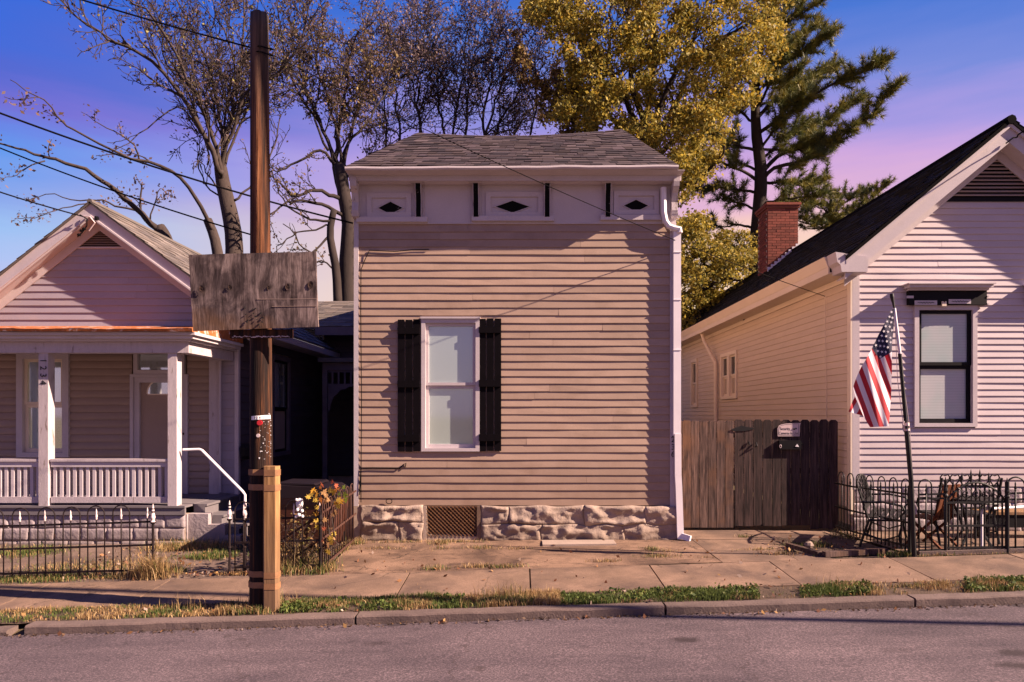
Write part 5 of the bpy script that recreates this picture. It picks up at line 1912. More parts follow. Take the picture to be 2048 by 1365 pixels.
# ================================================================ iron fences
FIN = [(0.004, 0.0), (0.014, 0.012), (0.010, 0.03), (0.017, 0.05), (0.008, 0.085), (0.010, 0.105), (0.002, 0.15)]
def iron_fence(root, p0, p1, h, step, iron, fin, hoop=True, rails=(0.06, 0.42, 0.78), start=0, thick=0.0085, gapz=0.03, finials=True):
    """hairpin fence from p0 to p1 (x,y): rails, hooped bars in pairs and a finialled picket within each hoop"""
    a, b_ = Vector((p0[0], p0[1], 0)), Vector((p1[0], p1[1], 0))
    L = (b_ - a).length
    t = (b_ - a) / L
    ang = math.atan2(t.y, t.x)
    n = int(L / step)
    for f in rails:
        m_ = MB()
        q = []
        for i in range(9):
            p = a + t * (L * i / 8)
            q.append((p.x, p.y, ground(p.x, p.y) + f * h + 0.006 * noise.noise(Vector((p.x * 1.3, f * 9, 2)))))
        for i in range(8):
            m_.bar(q[i], q[i + 1], 0.012, 0.026)
        m_.build('rail', iron, root)
    hm = MB()
    r_ = step
    zs = h - r_
    arc = [(0, 0, gapz), (0, 0, zs)] + [(r_ - r_ * math.cos(x), 0, zs + r_ * math.sin(x)) for x in np.linspace(0.25, math.pi - 0.25, 9)] + [(2 * r_, 0, zs), (2 * r_, 0, gapz)]
    hm.tube(arc, thick, 5)
    hoopm = hm.mesh('hoop', iron, True)
    pm = MB()
    pm.tube([(0, 0, gapz), (0, 0, h * (0.86 if hoop else 0.92))], thick, 5)
    pick = pm.mesh('picket', iron, True)
    fm = MB()
    fm.lathe((0, 0, h * (0.80 if hoop else 0.9)), FIN, 8)
    finm = fm.mesh('finial', fin, True)
    i = start
    while i <= n:
        k = (i - start) % 3
        p = a + t * (step * i)
        g = ground(p.x, p.y)
        lean = (random.gauss(0, .008), random.gauss(0, .010), ang)
        if k == 0 and i + 2 <= n:
            add('hoop', hoopm, root, (p.x, p.y, g), lean)
        if k == 1:
            o = add('picket', pick, root, (p.x, p.y, g), lean)
            if finials:
                add('finial', finm, o, (p.x, p.y, g), lean)
        i += 1

def fence_post(root, x, y, h, iron, fin, rad=0.016):
    g = ground(x, y)
    m_ = MB()
    m_.tube([(x, y, g - 0.05), (x, y, g + h)], rad, 8)
    m_.lathe((x, y, g + h * 0.78), [(0.02, -.012), (0.034, 0), (0.034, .014), (0.02, .026)], 8)
    m_.lathe((x, y, g + h * 0.38), [(0.02, -.012), (0.026, 0), (0.02, .012)], 8)
    po = m_.build('post', iron, root)
    m_ = MB()
    m_.lathe((x, y, g + h * 0.80), [(0.03, 0), (0.018, .02), (0.030, .06), (0.022, .10), (0.013, .13), (0.018, .15), (0.012, .19), (0.003, .24)], 9)
    m_.build('finial', fin, po)

FD = 8.98
hl = 0.955
f1 = thing('iron_fence', 'rusty hooped iron fence with white finials before the left porch', 'fence', (-6, FD, 0))
iron_fence(f1, (X(-94, FD), FD), (X(303, FD), FD), hl, 0.1125, M['iron'], M['finial_paint'], start=1, rails=(0.085, 0.43, 0.755))
fence_post(f1, X(306, FD), FD, 0.90, M['iron'], M['finial_paint'])
f2 = thing('iron_fence', 'short rusty iron fence section behind the utility pole', 'fence', (-3.4, FD, 0))
iron_fence(f2, (X(470, FD), FD), (X(640, FD), FD), hl, 0.1125, M['iron'], M['finial_paint'], start=0, rails=(0.085, 0.43, 0.755))
fence_post(f2, X(459, FD), FD, 0.92, M['iron'], M['finial_paint'])
fence_post(f2, X(489, FD), FD + .02, 0.90, M['iron'], M['finial_paint'])
f3 = thing('iron_fence', 'rusty iron fence running back from the pavement to the tan house corner', 'fence', (-2.65, 9.6, 0))
iron_fence(f3, (X(641, FD) + .02, FD + 0.03), (X(712, 10.42), 10.42), 0.93, 0.075, M['rusty_iron'], M['rusty_iron'], rails=(0.05, 0.45, 0.83), start=0, thick=0.008)
fence_post(f3, X(641, FD), FD, 0.80, M['iron'], M['iron'], 0.02)
# white ornament on the fence: an oval plaster relief
orn = thing('ornament', 'small white plaster relief hanging on the short iron fence before the bin', 'ornament', P(599, 1015, FD - .03))
m_ = MB()
m_.lathe((0, 0, 0), [(0.01, -.012), (0.05, -.008), (0.062, 0.0), (0.05, .012), (0.02, .02)], 14)
m_.transform(Matrix.Translation(P(599, 1008, FD - .03)) @ Matrix.Rotation(math.radians(90), 4, 'X') @ Matrix.Scale(0.8, 4, (1, 0, 0)) @ Matrix.Scale(1.25, 4, (0, 1, 0)))
m_.build('medallion', M['plaster'], orn, smooth=True)
m_ = MB()
for (px, py, s) in ((593, 1000, .018), (604, 1001, .016), (599, 1009, .02), (595, 1020, .022), (604, 1022, .022), (598, 1030, .026), (605, 1033, .02), (592, 1034, .018)):
    m_.lathe(P(px, py, FD - .055) - Vector((0, 0, s)), [(s * .5, 0), (s, s * .6), (s, s * 1.3), (s * .5, s * 2)], 8)
m_.build('relief', M['plaster'], orn, smooth=True)

# right-hand fences
BH = 0.95
RFX, RFY = X(1828, 8.95), 8.95
f4 = thing('iron_fence', 'black hooped iron fence running back from the flagpole to the house corner', 'fence', (5.18, 10, 0))
iron_fence(f4, (RFX - .04, RFY + 0.03), (5.13, 11.04), 1.0, 0.098, M['black_iron'], M['black_iron'], rails=(0.10, 0.42, 0.80), thick=0.009)
fence_post(f4, RFX - .06, RFY, 0.92, M['black_iron'], M['black_iron'], 0.024)
f5 = thing('iron_fence', 'black hooped iron fence along the pavement from the flagpole to the arched gate', 'fence', (5.5, 8.95, 0))
iron_fence(f5, (X(1838, RFY), RFY), (X(1890, RFY), RFY), 1.0, 0.085, M['black_iron'], M['black_iron'], rails=(0.06, 0.74, 0.80), thick=0.010)
fence_post(f5, X(1891, RFY), RFY, 0.98, M['black_iron'], M['black_iron'], 0.02)
gt_ = thing('iron_gate', 'arched black iron garden gate with spiked bars beside the pavement', 'gate', (6.1, 8.95, 0))
ga, gb = X(1894, RFY), X(2010, RFY)
gg = ground((ga + gb) / 2, RFY)
spn = gb - ga
def arch(u):
    return gg + 0.70 + 0.24 * math.sin(math.pi * u) ** 0.8
m_ = MB()
m_.tube([(ga + spn * u, RFY, arch(u)) for u in np.linspace(0.0, 1.0, 21)], 0.014, 6)
m_.build('arch_rail', M['black_iron'], gt_)
for z in (0.07, 0.36, 0.67):
    m_ = MB()
    m_.bar((ga, RFY, gg + z), (gb, RFY, gg + z + 0.012), 0.012, 0.028)
    m_.build('rail', M['black_iron'], gt_)
nbar = 13
for i in range(nbar):
    u = (i + 0.5) / nbar
    x = ga + spn * u
    top = arch(u) + (0.10 if i % 2 else 0.02)
    m_ = MB()
    m_.tube([(x, RFY + .012, gg + 0.02), (x + random.gauss(0, .006), RFY + .012, top)], 0.0095 if i % 2 else 0.013, 5)
    br_ = m_.build('bar', M['black_iron'], gt_)
    if i % 2:
        m_ = MB()
        m_.lathe((x, RFY + .012, top - 0.02), [(0.010, 0), (0.016, .02), (0.002, .10)], 6)
        m_.build('spike', M['black_iron'], br_)
for k in range(5):
    u = 0.15 + k * 0.17
    c = Vector((ga + spn * u, RFY - 0.012, gg + 0.79))
    m_ = MB()
    m_.tube([c + Vector((math.cos(a) * (0.02 + 0.008 * a), 0, math.sin(a) * (0.02 + 0.008 * a))) for a in np.linspace(0, 7.5, 22)], 0.007, 4)
    m_.build('scroll', M['black_iron'], gt_)
f6 = thing('iron_fence', 'black iron fence with broad hoops to the right of the arched gate', 'fence', (7.2, 8.95, 0))
iron_fence(f6, (X(2012, RFY), RFY), (X(2260, RFY), RFY), 1.0, 0.125, M['black_iron'], M['black_iron'], rails=(0.06, 0.70, 0.78), thick=0.012)
fence_post(f6, X(2012, RFY), RFY - .02, 0.94, M['black_iron'], M['black_iron'], 0.026)
m_ = MB()
m_.hexa([(X(1836, RFY), RFY - .04, ground(5.2, RFY) + .0), (X(2250, RFY), RFY - .04, ground(8, RFY) + .0), (X(2250, RFY), RFY + .06, ground(8, RFY) + .0), (X(1836, RFY), RFY + .06, ground(5.2, RFY) + .0),
         (X(1836, RFY), RFY - .04, ground(5.2, RFY) + .05), (X(2250, RFY), RFY - .04, ground(8, RFY) + .05), (X(2250, RFY), RFY + .06, ground(8, RFY) + .05), (X(1836, RFY), RFY + .06, ground(5.2, RFY) + .05)])
m_.build('fence_base', M['kerb'], f5)
hr = thing('handrail', 'white pipe handrail standing behind the arched iron gate', 'handrail', P(1990, 1100, 9.35))
m_ = MB()
m_.tube([P(1963, 1100, 9.35), P(1963, 1022, 9.35), P(1966, 1019, 9.35), P(2050, 1014, 9.5), P(2120, 1010, 9.6)], 0.02, 8)
m_.build('rail', M['white_metal'], hr)

# ================================================================ wooden fence and gate, sign, lock box
WD = 11.3
wf = thing('wooden_fence', 'tall weathered plank fence with a dark dog-eared gate closing the side passage', 'fence', (3.9, WD, 0))
n1, n2 = 7, 11
x = X(1348, WD)
bw = (X(1476, WD) - x) / (n1 + .5)
r = random.Random(6)
gz_ = 0.04
for z in (0.35, 0.95, 1.55):
    MB().box(x, 5.2, WD + 0.024, WD + 0.06, z, z + 0.085).build('rail', M['gate_wood'], wf)
while x < X(1468, WD) - 0.02:
    zt_ = Z(842, WD) + r.uniform(-.012, .012)
    m_ = MB()
    c = 0.02
    m_.prism([(x + .004, gz_), (x + bw - .004, gz_), (x + bw - .004, zt_ - c), (x + bw - .004 - c, zt_), (x + .004 + c, zt_), (x + .004, zt_ - c)], 'y', WD, WD + 0.02)
    m_.build('plank', M['fence_wood'], wf)
    x += bw
x0g = x + .012
bg_ = (X(1676, WD) - x0g) / n2
for i in range(n2):
    x = x0g + i * bg_
    zt_ = Z(840, WD) + r.uniform(-.01, .01)
    m_ = MB()
    c = 0.035
    zb0 = gz_ + (0.03 if i < 8 else -0.02) + r.uniform(-.01, .01)
    m_.prism([(x + .005, zb0), (x + bg_ - .005, zb0), (x + bg_ - .005, zt_ - c), (x + bg_ - .005 - c, zt_), (x + .005 + c, zt_), (x + .005, zt_ - c)], 'y', WD - .004, WD + 0.016)
    m_.build('plank', M['gate_wood'], wf)
# strap hinge
hg = MB()
hg.prism([(X(1461, WD), Z(860, WD)), (X(1470, WD), Z(863, WD)), (X(1490, WD), Z(862.5, WD)), (X(1507, WD), Z(859, WD)), (X(1508, WD), Z(856, WD)), (X(1490, WD), Z(854, WD)), (X(1484, WD), Z(851.5, WD)), (X(1470, WD), Z(856, WD))], 'y', WD - 0.014, WD - 0.005)
hg.build('hinge', M['black_iron'], wf)
hg = MB()
hg.tube([P(1512, 885, WD - .02), P(1514, 892, WD - .06), P(1511, 894, WD - .02)], 0.012, 6)
hg.tube([P(1498, 884, WD - .02), P(1499, 890, WD - .03)], 0.014, 6)
hg.build('latch', M['black_iron'], wf)
lb_ = thing('lock_box', 'black latch box screwed to the wooden gate below the security sign', 'latch box', P(1580, 889, WD - .05))
MB().box(X(1556, WD), X(1600, WD), WD - 0.06, WD - 0.006, Z(899, WD), Z(881, WD)).build('case', M['black_paint'], lb_)
m_ = MB()
m_.tube([P(1600, 884, WD - .04), P(1604, 889, WD - .05), P(1600, 894, WD - .04)], 0.014, 6)
m_.tube([P(1598, 884, WD - .03), P(1606, 890, WD - .03)], 0.01, 6)
m_.build('handle', M['black_paint'], lb_)
m_ = MB()
m_.tube([P(1561 + 1.9 * math.cos(a), 893 + 3.0 * math.sin(a), WD - .064) for a in np.linspace(0, 6.28, 13)], 0.005, 5)
m_.build('ring', M['finial_paint'], lb_)
m_ = MB()
m_.prism([(X(1590, WD - .065), Z(893, WD)), (X(1598, WD - .065), Z(894, WD)), (X(1596, WD - .065), Z(890.5, WD)), (X(1594, WD - .065), Z(888, WD)), (X(1593, WD - .065), Z(890.5, WD))], 'y', WD - .068, WD - .062)
m_.build('key_plate', M['plaster'], lb_)
sg_ = thing('security_sign', 'curved white sign reading Security Cameras In Use on the wooden gate', 'sign', P(1578, 860, WD - .03))
sd = WD - 0.02
out = [(1555.5, 873), (1555, 858), (1557.5, 852), (1562, 849.5), (1572, 847.6), (1586, 846.8), (1601.5, 846.5), (1599.5, 852), (1599, 873)]
m_ = MB()
m_.prism([(X(a, sd), Z(b_, sd)) for a, b_ in out][::-1], 'y', sd - 0.004, sd)
face = m_.build('plate', M['sign_face'], sg_)
m_ = MB()
rim = [(1557.5, 871), (1557.2, 858.5), (1559.2, 853.5), (1563, 851), (1573, 849.2), (1586, 848.4), (1597.5, 848.2), (1597.3, 852.5), (1597.2, 871), (1557.5, 871)]
for i in range(len(rim) - 1):
    m_.bar(P(*rim[i], sd - .0045), P(*rim[i + 1], sd - .0045), 0.002, 0.005, Vector((0, 0, 1)) if rim[i][1] == rim[i + 1][1] else Vector((1, 0, 0)))
m_.build('border', M['print_black'], face)
for (txt, px, py, sz) in (('Security', 1570, 858.2, 0.068), ('Cameras In Use', 1577, 867, 0.0645)):
    Mx = Matrix.Translation(P(px, py, sd - .005)) @ Matrix.Rotation(math.radians(90), 4, 'X') @ Matrix.Scale(0.78, 4, (1, 0, 0))
    add('lettering', text_mesh('lettering', txt, sz, M['print_black'], Mx, 0.0006), face)
m_ = MB()
m_.tube([P(1586, 858.5, sd - .005), P(1590.5, 858.3, sd - .005)], 0.012, 8)
m_.prism([(X(1588, sd), Z(860.5, sd)), (X(1590, sd), Z(860.5, sd)), (X(1591, sd), Z(858, sd)), (X(1593.5, sd), Z(859.5, sd)), (X(1593.5, sd), Z(856, sd)), (X(1589, sd), Z(856.5, sd))], 'y', sd - .0055, sd - .0045)
m_.build('camera_symbol', M['print_black'], face)

# ================================================================ flagpole and flag
PD = 8.86
fp = thing('flagpole', 'slender leaning flagpole with a white upper tube at the fence corner', 'flagpole', P(1828, 1112, PD))
def pp(px, py):
    return P(px, py, PD)
m_ = MB()
m_.tube([pp(1828.5, 1114), pp(1822, 960), pp(1812, 850)], 0.030, 8)
m_.build('lower_tube', M['black_iron'], fp)
m_ = MB()
m_.tube([pp(1812, 851), pp(1806, 780), pp(1799.5, 708)], 0.024, 8)
m_.build('middle_tube', M['black_iron'], fp)
m_ = MB()
m_.tube([pp(1799.7, 709), pp(1788.5, 617)], 0.021, 8)
m_.build('upper_tube', M['white_metal'], fp)
m_ = MB()
m_.tube([pp(1788.7, 618), pp(1786.5, 606), pp(1784, 594), pp(1783.5, 588)], [0.012, 0.017, 0.026, 0.024], 8)
m_.build('finial', M['black_iron'], fp)
m_ = MB()
m_.tube([pp(1812.5, 846), pp(1813, 852)], 0.038, 8)
m_.tube([pp(1813.5, 858), pp(1814, 862)], 0.036, 8)
m_.build('coupling', M['finial_paint'], fp)
m_ = MB()
m_.tube([pp(1789, 620), pp(1795, 760), pp(1806, 845), pp(1805, 858)], 0.004, 4)
m_.tube([pp(1800, 712), pp(1820, 860), pp(1828, 1000)], 0.004, 4)
m_.tube([pp(1806, 843) + Vector((0, -.02, 0)), pp(1804, 850) + Vector((0, -.03, 0)), pp(1807, 858) + Vector((0, -.02, 0))], 0.014, 5)
m_.build('rope', M['finial_paint'], fp)


def flag_material():
    """red and white stripes and a blue field, from the cloth's own UV map"""
    m, t, b = principled('striped_flag_cloth')
    uv = t.new('ShaderNodeUVMap', uv_map='UVMap')
    sp = t.new('ShaderNodeSeparateXYZ')
    t.link(uv.outputs[0], sp.inputs[0])
    odd = t.math('GREATER_THAN', t.math('FRACT', t.math('MULTIPLY', sp.outputs[0], 0.5)), 0.5)
    c = t.mix(odd, (0.46, 0.018, 0.030), (0.74, 0.68, 0.74))
    c = t.mix(t.math('GREATER_THAN', sp.outputs[1], 0.0), c, (0.012, 0.010, 0.050))
    t.link(c, b.inputs['Base Color'])
    b.inputs['Roughness'].default_value = 0.8
    b.inputs['Sheen Weight'].default_value = 0.2
    tr = t.new('ShaderNodeBsdfTranslucent')
    t.link(c, tr.inputs['Color'])
    mx = t.new('ShaderNodeMixShader', i_Fac=0.15)
    t.link(b.outputs[0], mx.inputs[1])
    t.link(tr.outputs[0], mx.inputs[2])
    t.link(mx.outputs[0], m.node_tree.nodes['Material Output'].inputs['Surface'])
    return m


M['flag'] = flag_material()
fd = PD - 0.06
LEFT = [(1785, 618), (1773, 640), (1757, 670), (1744, 697), (1733, 718), (1722, 735), (1711, 760), (1706, 775), (1711, 795), (1719, 815), (1728, 835), (1740, 855)]
RIGHT = [(1789, 618), (1788, 640), (1786.5, 665), (1784, 690), (1783.5, 715), (1784, 735), (1783, 760), (1783, 775), (1782, 795), (1780, 815), (1779, 835), (1777, 853)]
def resample(pl, n):
    d = [0]
    for i in range(1, len(pl)):
        d.append(d[-1] + math.dist(pl[i], pl[i - 1]))
    out = []
    for k in range(n):
        s = d[-1] * k / (n - 1)
        i = max(j for j in range(len(d)) if d[j] <= s + 1e-9)
        i = min(i, len(pl) - 2)
        f = (s - d[i]) / (d[i + 1] - d[i])
        out.append((pl[i][0] + (pl[i + 1][0] - pl[i][0]) * f, pl[i][1] + (pl[i + 1][1] - pl[i][1]) * f))
    return out
def canton(x, y):
    """positive inside the blue field: above the two lower edges"""
    e1 = (719 + (x - 1758) * -1.2) if x > 1758 else 0
    l1 = 696 + (x - 1743) * 1.45
    l2 = 719 - (x - 1759) * 0.60
    return min(l1, l2) - y
def flag_piece(L, R, nu, nv, depth, uvf, name, parent):
    Ls, Rs = resample(L, nv), resample(R, nv)
    vs, uvs, fs = [], [], []
    for j in range(nv):
        for i in range(nu):
            u = i / (nu - 1)
            x = Ls[j][0] + (Rs[j][0] - Ls[j][0]) * u
            y = Ls[j][1] + (Rs[j][1] - Ls[j][1]) * u
            wgt = min(1, j / nv * 2.2)
            q = (x - 0.25 * (y - 700))
            dy = wgt * (0.026 * math.sin(q * 0.115 + 0.6) + 0.012 * math.sin(q * 0.26 + y * 0.02)) + depth
            p = P(x, y, fd + dy)
            vs.append(p)
            uvs.append(uvf(x, y))
    for j in range(nv - 1):
        for i in range(nu - 1):
            a = j * nu + i
            fs.append((a, a + nu, a + nu + 1, a + 1))
    me = mesh_from(name, vs, fs, [M['flag']], True)
    ul = me.uv_layers.new(name='UVMap')
    for lp in me.loops:
        ul.data[lp.index].uv = uvs[lp.vertex_index]
    return me, (Ls, Rs)
me, _ = flag_piece(LEFT, RIGHT, 44, 60, 0.0, lambda x, y: ((x - 0.37 * (y - 700) - 1701) / 10.6 + 20, canton(x, y) * 0.05), 'flag', None)
flag = add('flag', me, None, label='stars and stripes flag hanging limp from the leaning flagpole', category='flag')
L2 = [(1713, 788), (1705, 803), (1697, 824)]
R2 = [(1722, 815), (1726, 823), (1733, 834)]
me2, _ = flag_piece(L2, R2, 10, 8, 0.045, lambda x, y: ((x * 0.85 + (y - 700) * 0.5) / 12.0 + 21.3, -1), 'fold', None)
add('fold', me2, flag)
# stars
st = MB()
for (sx, sy) in ((1783, 624.5), (1779, 634), (1785, 636), (1774.5, 643.5), (1782.5, 645), (1771.5, 653), (1779.5, 654), (1768, 663), (1776, 664), (1784, 661), (1764, 672), (1772.5, 673), (1781, 676), (1758, 682), (1765.5, 682.5), (1774, 683), (1781.5, 685), (1752, 691), (1760.5, 692.5), (1768.5, 693), (1776, 695), (1756, 702.5), (1764, 704), (1772, 704.5), (1761, 714), (1769, 713)):
    if canton(sx, sy) < 1:
        continue
    wgt = min(1, (sy - 618) / 240 * 2.2)
    q = sx - 0.25 * (sy - 700)
    dy = wgt * (0.026 * math.sin(q * 0.115 + 0.6) + 0.012 * math.sin(q * 0.26 + sy * 0.02)) - 0.006
    pts = []
    for k in range(10):
        rr = 3.2 if k % 2 == 0 else 1.35
        a = math.radians(90 + 36 * k + 14)
        pts.append(P(sx + rr * math.cos(a), sy - rr * math.sin(a), fd + dy))
    c = P(sx, sy, fd + dy)
    b0 = len(st.v)
    st._add([c] + pts, [(0, k + 1, (k + 1) % 10 + 1) for k in range(10)])
st.build('stars', M['print_white'], flag)

# ================================================================ wheelie bin
bnD = 9.75
bn = thing('wheelie_bin', 'large brown wheelie bin with a dark lid behind the short iron fence', 'bin', P(610, 1120, bnD + .3))
bx0_, bx1_ = X(520, bnD), X(672, bnD)
zt_ = Z(1003, bnD)
zg = ground(-3.2, bnD + .3)
m_ = MB()
ins = 0.06
m_.hexa([(bx0_ + ins, bnD + .07, zg + 0.08), (bx1_ - ins, bnD + .07, zg + 0.08), (bx1_ - ins, bnD + .62, zg + 0.08), (bx0_ + ins, bnD + .62, zg + 0.08),
         (bx0_, bnD, zt_), (bx1_, bnD, zt_), (bx1_, bnD + .75, zt_), (bx0_, bnD + .75, zt_)])
m_.build('body', M['bin'], bn)
m_ = MB()
m_.box(bx0_ - .025, bx1_ + .025, bnD - .03, bnD + .78, zt_ + .001, zt_ + 0.05)
m_.box(bx0_ - .012, bx1_ + .012, bnD - .012, bnD - .001, zt_ - 0.05, zt_)
m_.build('rim', M['bin'], bn)
m_ = MB()
prof = [(bx0_ - .04, zt_ + .052), (bx1_ + .04, zt_ + .052), (bx1_ + .03, zt_ + .12), (bx1_ - .12, zt_ + .20), (bx0_ + .25, zt_ + .235), (bx0_ - .03, zt_ + .12)]
m_.prism(prof, 'y', bnD - .05, bnD + .8)
m_.prism([(bx0_ + .2, zt_ + .236), (bx1_ - .3, zt_ + .225), (bx1_ - .33, zt_ + .25), (bx0_ + .23, zt_ + .262)], 'y', bnD + .02, bnD + .7)
m_.build('lid', M['bin_lid'], bn)
m_ = MB()
m_.box(X(582, bnD), X(614, bnD), bnD + .0, bnD + 0.012, Z(1004.5, bnD) - .03, Z(999.5, bnD) - .03)
m_.build('label', M['print_white'], bn)
for xx in (bx0_ + .05, bx1_ - .11):
    m_ = MB()
    m_.tube([(xx, bnD + .66, zg + .12), (xx + .06, bnD + .66, zg + .12)], 0.12, 14)
    m_.build('wheel', M['cable'], bn)

# ================================================================ autumn creeper on the corner of the fence
vn = thing('creeper', 'autumn creeper with yellow and orange leaves climbing the iron fence corner', 'plant', P(655, 1130, 9.05))
r = random.Random(5)
stems = [[(640, 1138), (637, 1090), (641, 1050), (634, 1010), (640, 985)], [(655, 1140), (662, 1090), (655, 1040), (668, 1000), (676, 980)], [(648, 1140), (652, 1100), (670, 1075), (664, 1040), (680, 1000)]]
m_ = MB()
for s in stems:
    m_.tube([P(a, b_, 9.0 + r.uniform(0, .12)) for a, b_ in s], 0.008, 5)
m_.build('stem', M['bark'], vn)
def leaf_mesh(seed, col):
    rr = random.Random(seed)
    pts = []
    for k, (a, rad) in enumerate(((270, .16), (305, .50), (330, .32), (0, .72), (30, .38), (60, .78), (78, .46), (95, 1.0), (112, .46), (130, .78), (150, .38), (180, .72), (210, .32), (235, .50))):
        q = rad * rr.uniform(.85, 1.15)
        pts.append((q * math.cos(math.radians(a)), 0.18 * q * q * rr.uniform(-.8, .8), q * math.sin(math.radians(a)) - .1))
    n = len(pts)
    cols = [(*col, 1)] + [(*scl(col, rr.uniform(.7, 1.25)), 1) for _ in pts]
    return mesh_from('leaf', [(0, 0, 0)] + pts, [(0, k + 1, (k + 1) % n + 1) for k in range(n)], [M['leaf']], False, None, cols)
LP = [(0.50, 0.26, 0.03), (0.46, 0.17, 0.04), (0.38, 0.10, 0.05), (0.42, 0.30, 0.05), (0.20, 0.25, 0.04), (0.46, 0.27, 0.12), (0.50, 0.34, 0.06)]
lm = [leaf_mesh(k, c) for k, c in enumerate(LP)]
spots = [(628, 982, 0), (640, 975, 1), (634, 990, 0), (648, 985, 5), (640, 1000, 1), (652, 992, 5), (630, 1002, 3), (625, 1000, 6), (645, 970, 2), (660, 980, 3), (672, 972, 2), (676, 980, 1), (668, 985, 3), (680, 988, 4), (686, 975, 4), (690, 990, 4), (675, 1000, 6), (682, 1003, 0), (670, 1008, 0), (677, 1012, 3), (690, 1000, 4),
         (655, 1000, 5), (648, 1003, 5), (633, 1015, 6), (634, 1030, 0), (632, 1042, 6), (636, 1055, 3), (640, 1065, 3), (668, 1068, 3), (660, 1078, 6), (664, 1085, 3), (656, 1090, 5), (666, 1030, 5), (670, 1025, 5), (650, 1040, 5), (648, 1058, 2), (655, 1105, 6), (622, 990, 6), (615, 995, 6), (664, 965, 2), (640, 1080, 2), (637, 1100, 4)]
for (px, py, k) in spots:
    s = r.uniform(0.05, 0.085)
    add('leaf', lm[k], vn, P(px + r.uniform(-2, 2), py, 8.95 + r.uniform(-.06, .18)), (r.uniform(-.6, .6), r.uniform(-2.6, 2.6), r.uniform(-.8, .8)), (s, s, s))

# ================================================================ right yard: benches, chair, timbers
def garden_bench(label, origin, yaw, width, back, mat, slat_mat, group=None, scroll=False, sh=0.42, name='garden_bench'):
    """iron bench: two scrolled end frames, seat slats, back slats or a scrolled back"""
    T = Matrix.Translation(origin) @ Matrix.Rotation(yaw, 4, 'Z')
    b_ = thing(name, label, 'bench', origin, group)
    hw = width / 2
    for sx in (-hw, hw):
        m_ = MB()
        m_.tube([(sx, -.24, 0), (sx, -.20, .2), (sx, -.24, sh), (sx, .18, sh - .03), (sx, .22, sh + .1), (sx, .34, back)], 0.018, 6)
        m_.tube([(sx, .30, 0), (sx, .24, .2), (sx, .18, sh - .03)], 0.018, 6)
        m_.tube([(sx, .28, sh + .22), (sx, .0, sh + .24), (sx, -.24, sh + .2), (sx, -.27, sh + .12), (sx, -.22, sh + .06), (sx, -.22, sh)], 0.016, 6)
        m_.tube([(sx, -.20, .2), (sx, .0, .12), (sx, .24, .2)], 0.012, 5)
        m_.transform(T)
        m_.build('end_frame', mat, b_)
    for k in range(6):
        y = -.24 + k * .083
        m_ = MB()
        m_.bar((-hw, y, sh + .01), (hw, y, sh + .01), 0.06, 0.018)
        m_.transform(T)
        m_.build('slat', slat_mat, b_)
    if not scroll:
        m_ = MB()
        m_.tube([(-hw, .335, back), (-hw * .5, .34, back + .05), (0, .345, back + .07), (hw * .5, .34, back + .05), (hw, .335, back)], 0.016, 6)
        m_.transform(T)
        m_.build('top_rail', mat, b_)
        for k in range(9):
            f = (k + .5) / 9
            x = -hw + width * f
            m_ = MB()
            m_.bar((x, .235, sh + .1), (x, .338, back + .05 * math.sin(math.pi * f)), 0.024, 0.01, Vector((0, 1, 0)))
            m_.transform(T)
            m_.build('back_slat', mat, b_)
        m_ = MB()
        m_.hexa([T @ Vector(q) for q in ((-hw, .23, sh + .09), (hw, .23, sh + .09), (hw, .24, sh + .09), (-hw, .24, sh + .09), (-hw, .26, sh + .2), (hw, .26, sh + .2), (hw, .27, sh + .2), (-hw, .27, sh + .2))])
        m_.build('back_panel', mat, b_)
    else:
        for z in (sh + .12, back - .12):
            m_ = MB()
            m_.bar((-hw, .27, z), (hw, .27, z), 0.02, 0.024)
            m_.transform(T)
            m_.build('back_rail', mat, b_)
        n = 6
        for k in range(n):
            cx = -hw + width * (k + .5) / n
            w2 = width / n * .47
            m_ = MB()
            z0 = back - .12
            m_.tube([(cx, .28, z0), (cx - w2 * .9, .29, z0 + .07), (cx - w2, .30, z0 + .13), (cx - w2 * .6, .305, z0 + .165), (cx, .30, z0 + .15), (cx + w2 * .6, .305, z0 + .165), (cx + w2, .30, z0 + .13), (cx + w2 * .9, .29, z0 + .07), (cx, .28, z0)], 0.010, 5)
            m_.tube([(cx - w2, .30, z0 + .10), (cx, .30, z0 + .085), (cx + w2, .30, z0 + .10)], 0.009, 5)
            m_.transform(T)
            m_.build('heart_scroll', mat, b_)
            m_ = MB()
            m_.tube([Vector((cx + (.02 + .011 * a) * math.cos(a), .265, (sh + z0) / 2 + .06 + (.02 + .011 * a) * math.sin(a))) for a in np.linspace(0, 6.6, 20)], 0.009, 4)
            m_.transform(T)
            m_.build('scroll', mat, b_)
    return b_
def on_ground(px, py, d):
    x = X(px, d)
    return Vector((x, d, ground(x, d)))
garden_bench('black slatted iron bench turned sideways behind the fence by the flagpole', on_ground(1772, 1090, 10.05), math.radians(58), 1.15, 0.92, M['black_iron'], M['black_iron'])
garden_bench('black iron bench with a scrolled heart back before the white foundation', on_ground(1913, 1080, 10.0), math.radians(180), 0.86, 0.98, M['black_iron'], M['black_iron'], scroll=True)
